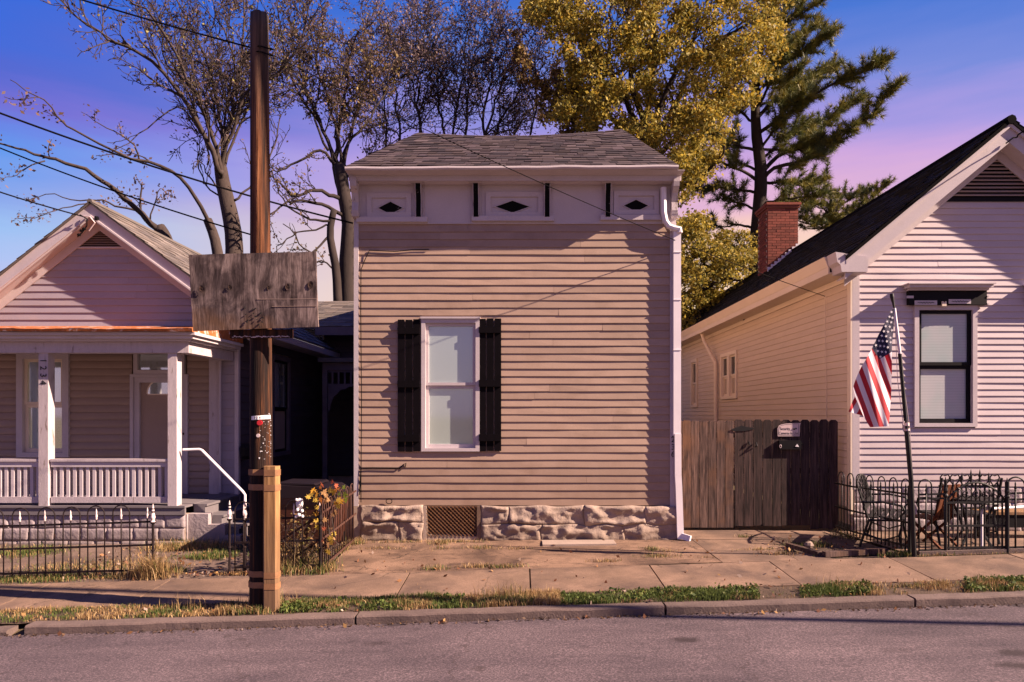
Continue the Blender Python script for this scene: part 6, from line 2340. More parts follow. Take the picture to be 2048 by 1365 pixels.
# folding chair of orange slats
oc = thing('wooden_chair', 'orange-brown wooden slatted chair between the two iron benches', 'chair', on_ground(1862, 1080, 9.7))
T = Matrix.Translation(on_ground(1862, 1080, 9.7)) @ Matrix.Rotation(math.radians(205), 4, 'Z')
for k in range(4):
    m_ = MB()
    x = -.15 + k * .1
    m_.bar((x, .18, .42), (x, .30, .90), 0.07, 0.018, Vector((0, 1, 0)))
    m_.transform(T)
    m_.build('back_slat', M['orange_wood'], oc)
for k in range(5):
    m_ = MB()
    m_.bar((-.2, -.22 + k * .09, .40), (.2, -.22 + k * .09, .40), 0.07, 0.018)
    m_.transform(T)
    m_.build('seat_slat', M['orange_wood'], oc)
for sx in (-.19, .19):
    for q in (((sx, -.25, 0), (sx, .22, .46)), ((sx, .28, 0), (sx, -.2, .39))):
        m_ = MB()
        m_.bar(q[0], q[1], 0.03, 0.03)
        m_.transform(T)
        m_.build('leg', M['orange_wood'], oc)
# low table or plank bench against the wall
pt = thing('plank_bench', 'low plank bench with a pale top against the white foundation', 'bench', on_ground(2010, 1060, 10.6))
a_, b_ = on_ground(1970, 1060, 10.4), on_ground(2110, 1060, 10.4)
MB().box(a_.x, b_.x, 10.35, 10.75, a_.z + .37, a_.z + .41).build('top', M['stub_wood'], pt)
MB().box(a_.x + .01, b_.x, 10.37, 10.40, a_.z + .17, a_.z + .369).build('apron', M['black_paint'], pt)
for xx in (a_.x + .02, b_.x - .1):
    MB().box(xx, xx + .07, 10.42, 10.70, a_.z, a_.z + .369).build('leg', M['black_paint'], pt)
gtb = thing('garden_table', 'round black iron table standing behind the arched gate', 'table', on_ground(1945, 1085, 9.55))
c = on_ground(1945, 1085, 9.55)
m_ = MB()
m_.tube([c + Vector((0, 0, .66)), c + Vector((0, 0, .685))], .34, 20)
m_.build('top', M['black_iron'], gtb)
m_ = MB()
m_.tube([c + Vector((.33 * math.cos(a), .33 * math.sin(a), .64)) for a in np.linspace(0, 6.283, 25)], .014, 5)
m_.build('rim', M['black_iron'], gtb)
for k in range(4):
    a = k * math.pi / 2 + .5
    dx, dy = math.cos(a), math.sin(a)
    m_ = MB()
    m_.tube([c + Vector((dx * .28, dy * .28, 0)), c + Vector((dx * .12, dy * .12, .22)), c + Vector((dx * .20, dy * .20, .45)), c + Vector((dx * .30, dy * .30, .65))], .018, 6)
    m_.build('leg', M['black_iron'], gtb)
# dry twiggy bush before the bin
rb_ = random.Random(19)
bu = thing('twiggy_bush', 'half-bare twiggy bush growing through the short iron fence before the bin', 'bush', on_ground(600, 1130, 9.2))
m_ = MB()
bt_ = []
for k in range(26):
    p = on_ground(rb_.uniform(560, 640), 1130, rb_.uniform(9.05, 9.45))
    q = [p]
    d = Vector((rb_.gauss(0, .35), rb_.gauss(0, .3), 1)).normalized()
    L = rb_.uniform(.3, .75)
    for s_ in range(6):
        d = (d + Vector((rb_.gauss(0, .16), rb_.gauss(0, .16), -.02))).normalized()
        q.append(q[-1] + d * L / 6)
    m_.tube(q, [.006 * (1 - .6 * i / 6) for i in range(7)], 4)
    for i in range(2, 7):
        for z_ in range(2):
            e = q[i] + Vector((rb_.gauss(0, .07), rb_.gauss(0, .07), rb_.uniform(.02, .10)))
            m_.tube([q[i], e], [.003, .002], 3, cap=False)
            bt_.append(e)
m_.build('twigs', M['bark'], bu, kind='stuff')
BUSH = bt_
# landscape timbers and a stone
for k, (q0, q1, rad, lab) in enumerate((((1648, 1109, 9.0), (1772, 1092, 9.15), 0.035, 'long grey timber edging the bed beside the iron fence'), ((1575, 1072, 9.75), (1640, 1098, 9.05), 0.03, 'short timber lying across the dirt before the wooden gate'))):
    p0, p1 = on_ground(q0[0], 0, q0[2]), on_ground(q1[0], 0, q1[2])
    m_ = MB()
    m_.bar(p0 + Vector((0, 0, rad)), p1 + Vector((0, 0, rad * .9)), rad * 2.4, rad * 2)
    m_.build('garden_timber', M['fence_wood'], None, label=lab, category='timber')
m_ = MB()
c = on_ground(1618, 1085, 9.7)
m_.lathe(c, [(0.05, -.01), (0.07, .03), (0.05, .07), (0.015, .085)], 8)
m_.v = [Vector((p[0] + .015 * noise.noise(Vector(p) * 20), p[1], p[2])) for p in m_.v]
m_.build('small_stone', M['stone'], None, label='small pale stone lying in the weeds before the gate', category='stone')

# ================================================================ trees
def smooth_path(pts, n):
    """Catmull-Rom through pts"""
    pts = [Vector(p) for p in pts]
    if len(pts) < 3:
        return [pts[0].lerp(pts[-1], i / n) for i in range(n + 1)]
    out = []
    m = len(pts) - 1
    for k in range(n + 1):
        s = k / n * m
        i = min(int(s), m - 1)
        t = s - i
        p0, p1, p2, p3 = pts[max(i - 1, 0)], pts[i], pts[i + 1], pts[min(i + 2, m)]
        out.append(0.5 * ((2 * p1) + (p2 - p0) * t + (2 * p0 - 5 * p1 + 4 * p2 - p3) * t * t + (3 * p1 - p0 - 3 * p2 + p3) * t ** 3))
    return out


def sprout(mb, path, r0, r1, rr, level, tips, spread=(0.5, 1.0), ratio=(0.28, 0.5), density=1.0, up=0.25, sides=(7, 5, 4, 3), maxlevel=3, start=0.25, minlen=0.25, side_bias=None):
    """a limb with crooked side branches; twig tips are collected for leaves"""
    n = len(path) - 1
    L = sum((path[i + 1] - path[i]).length for i in range(n))
    rad = [r0 + (r1 - r0) * (i / n) ** 0.8 for i in range(n + 1)]
    mb.tube(path, rad, sides[min(level, len(sides) - 1)], cap=(level == 0))
    if level >= maxlevel - 1:
        for i in range(1, n + 1):
            tips.append((path[i], (path[i] - path[i - 1]).normalized(), level))
    if level >= maxlevel or L < minlen:
        return
    count = max(2, int(density * (L / (0.55 if level == 0 else 0.30 if level == 1 else 0.2)) * (1 - start)))
    count = min(count, (24, 13, 7, 4)[min(level, 3)])
    for k in range(count):
        f = start + (1 - start) * (k + rr.random()) / count
        i = min(int(f * n), n - 1)
        p = path[i].lerp(path[i + 1], f * n - i)
        t = (path[i + 1] - path[i]).normalized()
        perp = t.orthogonal().normalized()
        perp = (Matrix.Rotation(rr.uniform(0, 6.283), 3, t) @ perp)
        perp.y *= 0.75
        d = (t * math.cos(sp_ := rr.uniform(*spread)) + perp * math.sin(sp_)).normalized()
        d = (d + Vector((0, 0, up * rr.random()))).normalized()
        l2 = L * rr.uniform(*ratio) * (1 - 0.55 * f)
        if level == 0:
            l2 = max(l2, minlen * 1.5)
        if l2 < minlen * 0.5:
            continue
        sn = 6 if level < 2 else 4
        q = [p]
        cur = d.copy()
        for s in range(sn):
            cur = (cur + Vector((rr.gauss(0, .20), rr.gauss(0, .20), rr.gauss(0.04, .18)))).normalized()
            q.append(q[-1] + cur * (l2 / sn))
        rb = max(0.011, min(rad[i] * 0.55, 0.011 + l2 * 0.011))
        sprout(mb, q, rb, max(0.0085, rb * 0.3), rr, level + 1, tips, spread, ratio, density, up, sides, maxlevel, 0.12, minlen)


def leaf_cloud(name, pts, size, pal, mat, parent, jitter=0.1, seed=1, elong=1.5, shade=0.3, **props):
    """many small diamond leaves at the given points (n x 3 array)"""
    g = np.random.default_rng(seed)
    c = np.asarray(pts, dtype=np.float64)
    n = len(c)
    c = c + g.normal(0, jitter, (n, 3))
    a = g.normal(size=(n, 3))
    a /= np.linalg.norm(a, axis=1, keepdims=True)
    b = np.cross(a, g.normal(size=(n, 3)))
    b /= np.linalg.norm(b, axis=1, keepdims=True)
    s = size * g.uniform(0.45, 1.55, (n, 1))
    v = np.stack([c - a * s * elong * .5, c + b * s * .42 + a * s * .05, c + a * s * elong * .5, c - b * s * .42 + a * s * .05], axis=1).reshape(-1, 3)
    pal = np.asarray(pal)
    col = pal[g.integers(0, len(pal), n)] * g.uniform(1 - shade, 1 + shade, (n, 1))
    col = np.clip(np.concatenate([col, np.ones((n, 1))], axis=1), 0, 1)
    col = np.repeat(col, 4, axis=0)
    me = bpy.data.meshes.new(name)
    me.vertices.add(4 * n)
    me.vertices.foreach_set('co', v.ravel())
    me.loops.add(4 * n)
    me.loops.foreach_set('vertex_index', np.arange(4 * n, dtype=np.int32))
    me.polygons.add(n)
    me.polygons.foreach_set('loop_start', np.arange(0, 4 * n, 4, dtype=np.int32))
    me.polygons.foreach_set('loop_total', np.full(n, 4, dtype=np.int32))
    me.materials.append(mat)
    at = me.color_attributes.new('col', 'FLOAT_COLOR', 'POINT')
    at.data.foreach_set('color', col.astype(np.float32).ravel())
    me.update(calc_edges=True)
    me.validate()
    return add(name, me, parent, **props)


def limb(pxs, d0, d1=None, n=14, wob=0.06, rr=None):
    """limb path from photo points, receding from d0 to d1"""
    d1 = d0 if d1 is None else d1
    k = len(pxs) - 1
    pts = [P(a, b_, d0 + (d1 - d0) * i / k) for i, (a, b_) in enumerate(pxs)]
    q = smooth_path(pts, n)
    if rr:
        q = [p + Vector((rr.gauss(0, wob), rr.gauss(0, wob), rr.gauss(0, wob))) * (0.3 + 0.7 * i / n) for i, p in enumerate(q)]
    return q


def tree(name, label, base, limbs, trunk, bark, leaves, leaf_size, pal, seed, group=None, **kw):
    """limbs: (path, r0, r1, options)"""
    rr = random.Random(seed)
    t = thing(name, label, 'tree', base, group)
    mb = MB()
    tips = []
    for (path, ra, rb) in trunk:
        mb.tube(path, [ra + (rb - ra) * i / (len(path) - 1) for i in range(len(path))], 10)
    mb.build('trunk', bark, t, smooth=True)
    lb = MB()
    for (path, ra, rb, o) in limbs:
        sprout(lb, path, ra * .7, rb * .7, rr, 0, tips, **{**kw, **o})
    lb.build('limbs', bark, t, smooth=True)
    if leaves and tips:
        idx = [rr.randrange(len(tips)) for _ in range(leaves)]
        pts = [tips[i][0] for i in idx]
        leaf_cloud('crown', pts, leaf_size, pal, M['leaf'], t, 0.10, seed)
    return t, tips


leaf_cloud('leaves', BUSH, .035, [(0.24, 0.15, 0.06), (0.16, 0.13, 0.04), (0.30, 0.17, 0.08)], M['leaf'], bu, .015, 5)
BROWN = [(0.17, 0.105, 0.085), (0.13, 0.085, 0.085), (0.19, 0.12, 0.085), (0.11, 0.075, 0.08), (0.15, 0.11, 0.11)]
OLIVE = [(0.22, 0.17, 0.05), (0.16, 0.12, 0.05), (0.28, 0.20, 0.06), (0.20, 0.12, 0.08), (0.15, 0.10, 0.08)]
R1 = random.Random(21)
TA = 22.0
# tree A: grey bare tree behind the porch house, forking from a stout trunk
trA = [(limb([(468, 560), (468, 480), (458, 420), (447, 372), (441, 335)], TA, n=10), 0.30, 0.20)]
lA = [
    (limb([(446, 378), (443, 345), (438, 345), (430, 320), (405, 262), (370, 205), (330, 152), (285, 108), (235, 88), (190, 58), (140, 18), (110, -12)], TA, TA - 2.5, 20, .05, R1), 0.16, 0.03, {}),
    (limb([(446, 378), (443, 345), (432, 300), (420, 262), (405, 215), (375, 160), (345, 95), (310, 45), (270, 5), (240, -25)], TA, TA - 1.5, 18, .05, R1), 0.13, 0.03, {}),
    (limb([(446, 378), (443, 345), (448, 285), (440, 235), (425, 175), (418, 130), (395, 80), (370, 30), (350, -20)], TA, TA + 1.5, 16, .05, R1), 0.12, 0.03, {}),
    (limb([(446, 378), (443, 345), (452, 290), (462, 230), (470, 170), (485, 110), (488, 50), (487, -20)], TA, TA + .5, 16, .05, R1), 0.13, 0.03, {}),
    (limb([(446, 378), (443, 345), (455, 290), (472, 245), (490, 190), (520, 170), (560, 140), (590, 105), (610, 50), (628, -10)], TA, TA - 1, 18, .05, R1), 0.11, 0.025, {}),
    (limb([(430, 320), (412, 285), (385, 240), (355, 215), (310, 245), (262, 280), (225, 305)], TA, TA - 2, 14, .03, R1), 0.055, 0.015, {'density': .6}),
    (limb([(446, 378), (443, 345), (446, 300), (448, 250), (462, 180), (468, 110), (445, 60), (430, 10), (420, -20)], TA, TA + 2, 16, .05, R1), 0.09, 0.025, {}),
    (limb([(446, 378), (452, 320), (480, 250), (505, 200), (540, 150), (555, 90), (548, 20)], TA, TA + 1, 16, .05, R1), 0.08, 0.02, {}),
    (limb([(443, 345), (400, 250), (380, 190), (330, 120), (320, 60), (300, 0)], TA, TA + 2, 16, .05, R1), 0.07, 0.02, {}),
    (limb([(455, 400), (420, 380), (400, 340), (395, 300), (410, 270)], TA, TA + 1, 12, .05, R1), 0.05, 0.015, {}),
    (limb([(415, 330), (418, 310), (405, 270), (395, 265), (372, 225), (345, 190), (355, 150)], TA, TA + 1, 12, .04, R1), 0.05, 0.015, {}),
    (limb([(470, 400), (490, 385), (520, 350), (545, 300), (560, 240), (540, 200)], TA, TA + 1, 12, .05, R1), 0.06, 0.02, {}),
    (limb([(450, 400), (425, 360), (412, 345), (400, 320), (385, 330)], TA, TA - 1, 8, .03, R1), 0.05, 0.012, {}),
]
tree('bare_tree', 'large grey-barked tree with sparse brown leaves forking behind the porch house', P(468, 560, TA), lA, trA, M['bark'], 5200, 0.060, BROWN + [(0.25, 0.22, 0.06)], 31, spread=(0.45, 0.95), density=1.7)

# tree B: bare limbs sweeping up to the left from behind the porch roof
TB = 19.0
trB = [(limb([(440, 540), (430, 480), (415, 440)], TB, n=6), 0.16, 0.12), (limb([(345, 520), (330, 476), (318, 455)], TB, n=6), 0.20, 0.16)]
lB = [
    (limb([(430, 470), (410, 430), (388, 390), (352, 348), (305, 327), (262, 318), (225, 300), (165, 268), (125, 245), (92, 205), (55, 180), (20, 158)], TB, TB - 3, 24, .03, R1), 0.095, 0.012, {'density': .55}),
    (limb([(322, 462), (298, 445), (275, 420), (240, 385), (204, 364), (170, 340), (120, 322), (80, 312), (40, 300), (-10, 286)], TB, TB - 2, 22, .03, R1), 0.14, 0.03, {'density': .55}),
    (limb([(280, 325), (270, 290), (240, 270), (215, 255), (185, 240), (165, 225)], TB, TB - 2, 10, .03, R1), 0.04, 0.01, {'density': .6}),
    (limb([(282, 425), (281, 400), (284, 366)], TB, TB, 5, .01, R1), 0.045, 0.03, {'density': .5}),
    (limb([(300, 440), (306, 415), (318, 385), (322, 378)], TB, TB, 6, .02, R1), 0.035, 0.012, {}),
    (limb([(270, 420), (230, 412), (205, 400), (180, 402), (140, 400), (110, 388), (75, 392), (60, 400)], TB, TB - 1, 14, .02, R1), 0.045, 0.01, {'density': .5}),
    (limb([(180, 405), (150, 412), (110, 420), (80, 432), (60, 445)], TB - 1, TB - 2, 10, .02, R1), 0.03, 0.008, {'density': .5}),
    (limb([(90, 322), (55, 335), (30, 350), (5, 362)], TB - 1, TB - 2, 8, .02, R1), 0.03, 0.008, {'density': .5}),
]
tree('bare_tree', 'nearly leafless tree with long limbs sweeping left above the porch roof', P(380, 560, TB), lB, trB, M['bark'], 700, 0.06, BROWN, 33, spread=(0.4, 1.0), ratio=(0.12, 0.26), density=.6, maxlevel=2, up=.2)

# tree C: dark crooked trees between the pole and the tan house
TC = 23.0
trC = [(limb([(698, 700), (696, 600), (694, 520), (698, 450), (688, 390), (680, 330)], TC, n=10), 0.30, 0.20), (limb([(676, 620), (672, 540), (660, 470), (668, 420)], TC - 1, n=8), 0.15, 0.10)]
lC = [
    (limb([(690, 420), (670, 330), (676, 270), (690, 200), (700, 120), (716, 60)], TC, TC + 1, 16, .05, R1), 0.16, 0.03, {}),
    (limb([(686, 400), (660, 390), (625, 378), (590, 392), (562, 372), (540, 345)], TC, TC - 2, 14, .05, R1), 0.12, 0.03, {}),
    (limb([(694, 440), (660, 415), (625, 405), (590, 402), (560, 418), (530, 440)], TC, TC - 2, 14, .05, R1), 0.11, 0.03, {}),
    (limb([(672, 330), (640, 300), (600, 325), (560, 340), (530, 335)], TC, TC - 1, 12, .05, R1), 0.09, 0.025, {}),
    (limb([(668, 440), (630, 440), (590, 425), (560, 385), (546, 360)], TC - 1, TC - 2, 12, .05, R1), 0.07, 0.02, {}),
    (limb([(676, 350), (650, 270), (620, 200), (600, 140), (585, 80)], TC, TC + 1, 14, .05, R1), 0.11, 0.025, {}),
    (limb([(680, 330), (700, 280), (740, 240), (770, 180), (780, 120)], TC, TC + 2, 14, .05, R1), 0.10, 0.025, {}),
    (limb([(684, 360), (720, 330), (760, 300), (800, 280)], TC, TC + 1, 10, .05, R1), 0.08, 0.02, {}),
    (limb([(660, 470), (630, 500), (600, 490), (575, 450)], TC - 1, TC - 2, 10, .05, R1), 0.06, 0.02, {}),
    (limb([(697, 520), (670, 540), (640, 520), (610, 540), (590, 520)], TC, TC - 1, 10, .05, R1), 0.06, 0.02, {}),
    (limb([(682, 340), (640, 250), (600, 190), (570, 110), (556, 30), (560, -20)], TC, TC + 2, 14, .05, R1), 0.09, 0.02, {}),
    (limb([(684, 330), (665, 230), (640, 150), (620, 70), (600, 10)], TC, TC + 1, 14, .05, R1), 0.08, 0.02, {}),
    (limb([(688, 330), (705, 250), (730, 180), (735, 110), (730, 50)], TC, TC + 2, 14, .05, R1), 0.08, 0.02, {}),
    (limb([(690, 400), (720, 350), (745, 330), (775, 300), (800, 240)], TC, TC + 2, 14, .05, R1), 0.07, 0.02, {}),
    (limb([(660, 450), (625, 460), (585, 470), (555, 500), (545, 540)], TC - 1, TC - 2, 14, .05, R1), 0.05, 0.015, {}),
    (limb([(655, 300), (630, 240), (640, 170), (632, 100), (650, 30)], TC, TC + 1, 12, .05, R1), 0.07, 0.02, {}),
]
tree('dark_tree', 'dark crooked tree with thin olive foliage rising beside the tan house', P(698, 700, TC), lC, trC, M['dark_bark'], 11000, 0.062, OLIVE + BROWN, 35, spread=(0.5, 1.05), density=1.7)

# tree D: several stems fanning up behind the roof, a haze of twigs and small dull leaves
TD = 27.0
stemsD = [
    [(770, 330), (772, 262), (765, 180), (740, 100), (745, 30)], [(850, 300), (838, 240), (825, 170), (795, 110), (770, 45)],
    [(850, 300), (838, 225), (836, 150), (830, 85), (838, 28)], [(890, 300), (884, 240), (872, 160), (868, 90), (852, 30)],
    [(905, 300), (908, 240), (925, 160), (930, 95), (928, 32)], [(932, 300), (934, 230), (938, 160), (955, 90), (966, 38)],
    [(960, 300), (978, 245), (998, 185), (1010, 110), (1012, 50)], [(975, 300), (1000, 250), (1030, 190), (1050, 130), (1058, 70)],
    [(1050, 300), (1065, 250), (1075, 180), (1065, 110), (1040, 50)], [(800, 330), (800, 260), (790, 190), (800, 120), (808, 60)],
    [(1010, 310), (1030, 265), (1060, 220), (1100, 190), (1130, 160)], [(980, 300), (965, 240), (985, 160), (980, 90), (990, 30)],
]
lD = [(limb(s, TD + R1.uniform(-1.5, 1.5), TD + R1.uniform(-2.5, 2.5), 16, .07, R1), R1.uniform(.07, .10), 0.018, {'start': .12}) for s in stemsD]
trD = [(limb([(900, 520), (905, 400), (905, 320)], TD, n=6), 0.5, 0.3)]
PURP = [(0.22, 0.16, 0.175), (0.17, 0.125, 0.155), (0.24, 0.17, 0.15), (0.20, 0.13, 0.11), (0.16, 0.12, 0.15)]
tree('many_stemmed_tree', 'many-stemmed tree with a haze of small dull leaves behind the tan house roof', P(900, 520, TD), lD, trD, M['dark_bark'], 20000, 0.062, PURP, 37, spread=(0.50, 1.15), ratio=(0.36, 0.62), density=1.45, up=.28)
# a thinner olive-leaved tree between it and the golden one
TE0 = 25.5
lE0 = [(limb(s, TE0, TE0 + R1.uniform(-1.5, 1.5), 12, .06, R1), .08, .02, {'start': .1}) for s in (
    [(1180, 300), (1150, 240), (1110, 190), (1070, 150), (1040, 110)], [(1180, 300), (1165, 220), (1150, 150), (1130, 90)], [(1190, 300), (1175, 260), (1120, 240), (1080, 235)], [(1180, 300), (1140, 265), (1100, 210), (1085, 160)])]
tree('olive_tree', 'small olive-leaved tree filling the gap left of the golden maple', P(1185, 480, TE0), lE0, [(limb([(1185, 480), (1183, 300)], TE0, n=4), .2, .12)], M['dark_bark'], 9000, 0.075, OLIVE + [(0.30, 0.19, 0.06)], 39, spread=(0.4, 0.9), density=1.1)

# tree E: the golden maple, clumps of leaves on spreading limbs
GOLD = [(0.38, 0.285, 0.040), (0.45, 0.345, 0.065), (0.31, 0.24, 0.040), (0.40, 0.33, 0.085), (0.23, 0.195, 0.040), (0.17, 0.155, 0.038), (0.40, 0.26, 0.035), (0.13, 0.125, 0.032)]
GREENGOLD = [(0.22, 0.185, 0.040), (0.29, 0.225, 0.045), (0.16, 0.145, 0.035), (0.34, 0.245, 0.045), (0.12, 0.12, 0.035)]
def inside(poly, x, y):
    c = False
    n = len(poly)
    for i in range(n):
        x0, y0 = poly[i]
        x1, y1 = poly[(i + 1) % n]
        if (y0 > y) != (y1 > y) and x < (x1 - x0) * (y - y0) / (y1 - y0) + x0:
            c = not c
    return c
TE = 24.0
crownE = [(1045, -60), (1040, 10), (1075, 50), (1110, 75), (1120, 40), (1130, 95), (1110, 130), (1120, 180), (1095, 235), (1130, 262), (1190, 255), (1250, 262), (1310, 300), (1375, 340), (1395, 300), (1450, 262), (1490, 230), (1500, 190), (1540, 130), (1570, 70), (1560, 20), (1585, -20), (1580, -60)]
lowE = [(1340, 300), (1410, 285), (1440, 300), (1425, 345), (1400, 390), (1395, 430), (1420, 470), (1500, 470), (1530, 500), (1500, 540), (1520, 560), (1470, 580), (1440, 610), (1400, 650), (1360, 680), (1330, 600), (1330, 420)]
def clumps(poly, n, d, dr, rad, per, seed, size, pal, name, parent, gapscale=55, gap=0.1):
    rr = random.Random(seed)
    xs = [p[0] for p in poly]
    ys = [p[1] for p in poly]
    pts = []
    cen = []
    while len(cen) < n:
        x, y = rr.uniform(min(xs), max(xs)), rr.uniform(min(ys), max(ys))
        if not inside(poly, x, y):
            continue
        if noise.noise(Vector((x / gapscale, y / gapscale, seed))) < -gap and rr.random() < .8:
            continue
        cen.append(P(x, y, d + rr.uniform(-dr, dr)))
    g = np.random.default_rng(seed)
    for c in cen:
        k = int(per * rr.uniform(.5, 1.4))
        rd = rad * rr.uniform(.6, 1.3)
        off = g.normal(0, 1, (k, 3))
        off = off / np.linalg.norm(off, axis=1, keepdims=True) * (g.uniform(0.1, 1, (k, 1)) ** .55) * rd * np.array([1.15, 1.1, .75])
        pts.append(np.array(c) + off)
    return leaf_cloud(name, np.concatenate(pts), size, pal, M['leaf'], parent, .05, seed), cen
R2 = random.Random(77)
tE = thing('golden_maple', 'tall golden-leaved maple towering behind the right half of the tan house', 'tree', P(1300, 620, TE))
mb = MB()
mb.tube(limb([(1310, 700), (1300, 480), (1290, 330), (1285, 250)], TE, n=8), [.42, .40, .38, .36, .34, .32, .30, .28, .26], 10)
mb.build('trunk', M['dark_bark'], tE, smooth=True)
lb = MB()
tips = []
for s in ([(1190, 270), (1195, 200), (1215, 120), (1222, 40), (1225, -20)], [(1285, 300), (1260, 220), (1225, 150), (1170, 90), (1120, 50), (1060, 20)], [(1285, 280), (1300, 190), (1310, 110), (1300, 20), (1290, -60)],
          [(1290, 300), (1330, 190), (1365, 120), (1400, 50), (1430, -20)], [(1290, 310), (1350, 210), (1400, 120), (1460, 70), (1540, 30)], [(1300, 330), (1370, 260), (1430, 200), (1500, 140), (1550, 90)],
          [(1290, 320), (1240, 250), (1180, 215), (1120, 210)], [(1290, 250), (1262, 160), (1262, 80), (1250, 0), (1245, -50)], [(1305, 420), (1360, 380), (1420, 345), (1450, 290)], [(1310, 520), (1370, 520), (1430, 500), (1500, 500)], [(1310, 580), (1380, 590), (1440, 560), (1490, 560)], [(1300, 440), (1360, 450), (1410, 440)], [(1320, 640), (1380, 640), (1430, 600)]):
    sprout(lb, limb(s, TE, TE + R2.uniform(-2, 2), 14, .06, R2), .13, .03, R2, 0, tips, spread=(.4, .9), density=.6, maxlevel=2)
lb.build('limbs', M['dark_bark'], tE, smooth=True)
clumps(crownE, 400, TE, 2.8, .43, 200, 5, .080, GOLD, 'crown', tE, 40, -.04)
clumps(lowE, 150, TE, 1.8, .42, 210, 6, .078, GREENGOLD + GOLD[:3], 'lower_crown', tE, 50, .05)

# tree F: the pine
TP = 26.0
tP = thing('pine_tree', 'tall dark pine with upswept boughs between the maple and the chimney', 'tree', P(1512, 700, TP))
mb = MB()
trunk = limb([(1512, 720), (1512, 600), (1514, 480), (1522, 350), (1512, 260), (1512, 150), (1530, 60), (1545, -30)], TP, n=20)
mb.tube(trunk, [0.36 - 0.30 * (i / 20) for i in range(21)], 10)
mb.build('trunk', M['dark_bark'], tP, smooth=True)
boughs = [
    ([(1514, 375), (1545, 340), (1600, 322), (1650, 300), (1700, 262), (1745, 225), (1788, 178)], -1.0, 1.0), ([(1520, 350), (1560, 310), (1610, 290), (1640, 260), (1690, 220), (1722, 195)], 1.5, .9),
    ([(1512, 270), (1560, 240), (1610, 205), (1660, 170), (1710, 150), (1756, 128)], -1.2, 1.0), ([(1512, 240), (1550, 200), (1600, 170), (1640, 145), (1670, 138)], 1.4, .9),
    ([(1514, 190), (1545, 150), (1590, 115), (1630, 90), (1665, 62)], -.8, 1.0), ([(1515, 150), (1550, 110), (1590, 80), (1640, 50)], 1.0, .9), ([(1525, 90), (1560, 60), (1600, 30), (1638, 5)], -.5, .9), ([(1530, 60), (1570, 20), (1610, -20)], .8, .9),
    ([(1518, 368), (1560, 366), (1610, 372), (1655, 360)], 1.0, .7), ([(1514, 410), (1560, 400), (1600, 395), (1650, 385)], -1.0, .7), ([(1512, 430), (1550, 425), (1580, 405)], .5, .6),
    ([(1512, 300), (1560, 300), (1620, 300), (1640, 285)], 0, 1.0), ([(1512, 330), (1555, 290), (1590, 262), (1620, 250)], .6, 1.0), ([(1512, 310), (1545, 265), (1565, 225), (1600, 200)], -.6, 1.0),
    ([(1514, 360), (1480, 340), (1440, 325), (1400, 310), (1385, 290)], -1, .8), ([(1512, 385), (1470, 380), (1425, 375), (1390, 378)], .5, .7), ([(1512, 420), (1480, 408), (1440, 398)], 1, .6), ([(1512, 300), (1470, 290), (1430, 270), (1400, 250)], -1, .9), ([(1512, 340), (1470, 320), (1450, 290)], .5, .8),
    ([(1514, 460), (1480, 450), (1450, 455), (1425, 448)], .5, .5), ([(1514, 495), (1480, 505), (1440, 498)], .5, .6), ([(1514, 520), (1470, 528), (1430, 540), (1400, 545)], -.5, .7), ([(1514, 480), (1545, 470), (1560, 475)], .4, .4), ([(1514, 540), (1545, 545), (1565, 535)], .2, .5),
    ([(1512, 250), (1470, 215), (1440, 190)], .5, .8), ([(1515, 180), (1480, 150), (1460, 120)], .5, .8), ([(1512, 220), (1540, 170), (1560, 120), (1575, 90)], -1, .9), ([(1512, 215), (1540, 205), (1585, 195), (1620, 180)], .2, .9), ([(1530, 80), (1545, 30), (1552, -10)], 0, .8), ([(1513, 170), (1560, 165), (1600, 140)], -1.5, .8),
]
R3 = random.Random(15)
bm_ = MB()
ntuft = []
for (s, dd, den) in boughs:
    path = limb(s, TP, TP + dd * 1.5, 16, .03, R3)
    L = sum((path[i + 1] - path[i]).length for i in range(16))
    bm_.tube(path, [0.075 * (1 - .8 * i / 16) * (0.6 + .1 * L) for i in range(17)], 5)
    nsp = int(L * 15 * den)
    for k in range(nsp):
        f = 0.18 + 0.82 * R3.random() ** .8
        i = min(int(f * 16), 15)
        p = path[i].lerp(path[i + 1], f * 16 - i)
        t = (path[i + 1] - path[i]).normalized()
        d = (t * R3.uniform(.5, 1.2) + Vector((R3.gauss(0, .6), R3.gauss(0, .8), R3.gauss(.18, .42)))).normalized()
        ln = R3.uniform(.3, 1.0) * (1.1 - .5 * f)
        q = p + d * ln
        bm_.tube([p, p.lerp(q, .5) + Vector((0, 0, -.03)), q], [0.016, .010, .005], 3, cap=False)
        for h in np.linspace(.25, 1, max(2, int(ln / .12))):
            ntuft.append((p.lerp(q, h), d))
    ntuft.append((path[-1], (path[-1] - path[-2]).normalized()))
bm_.build('boughs', M['dark_bark'], tP, smooth=True)
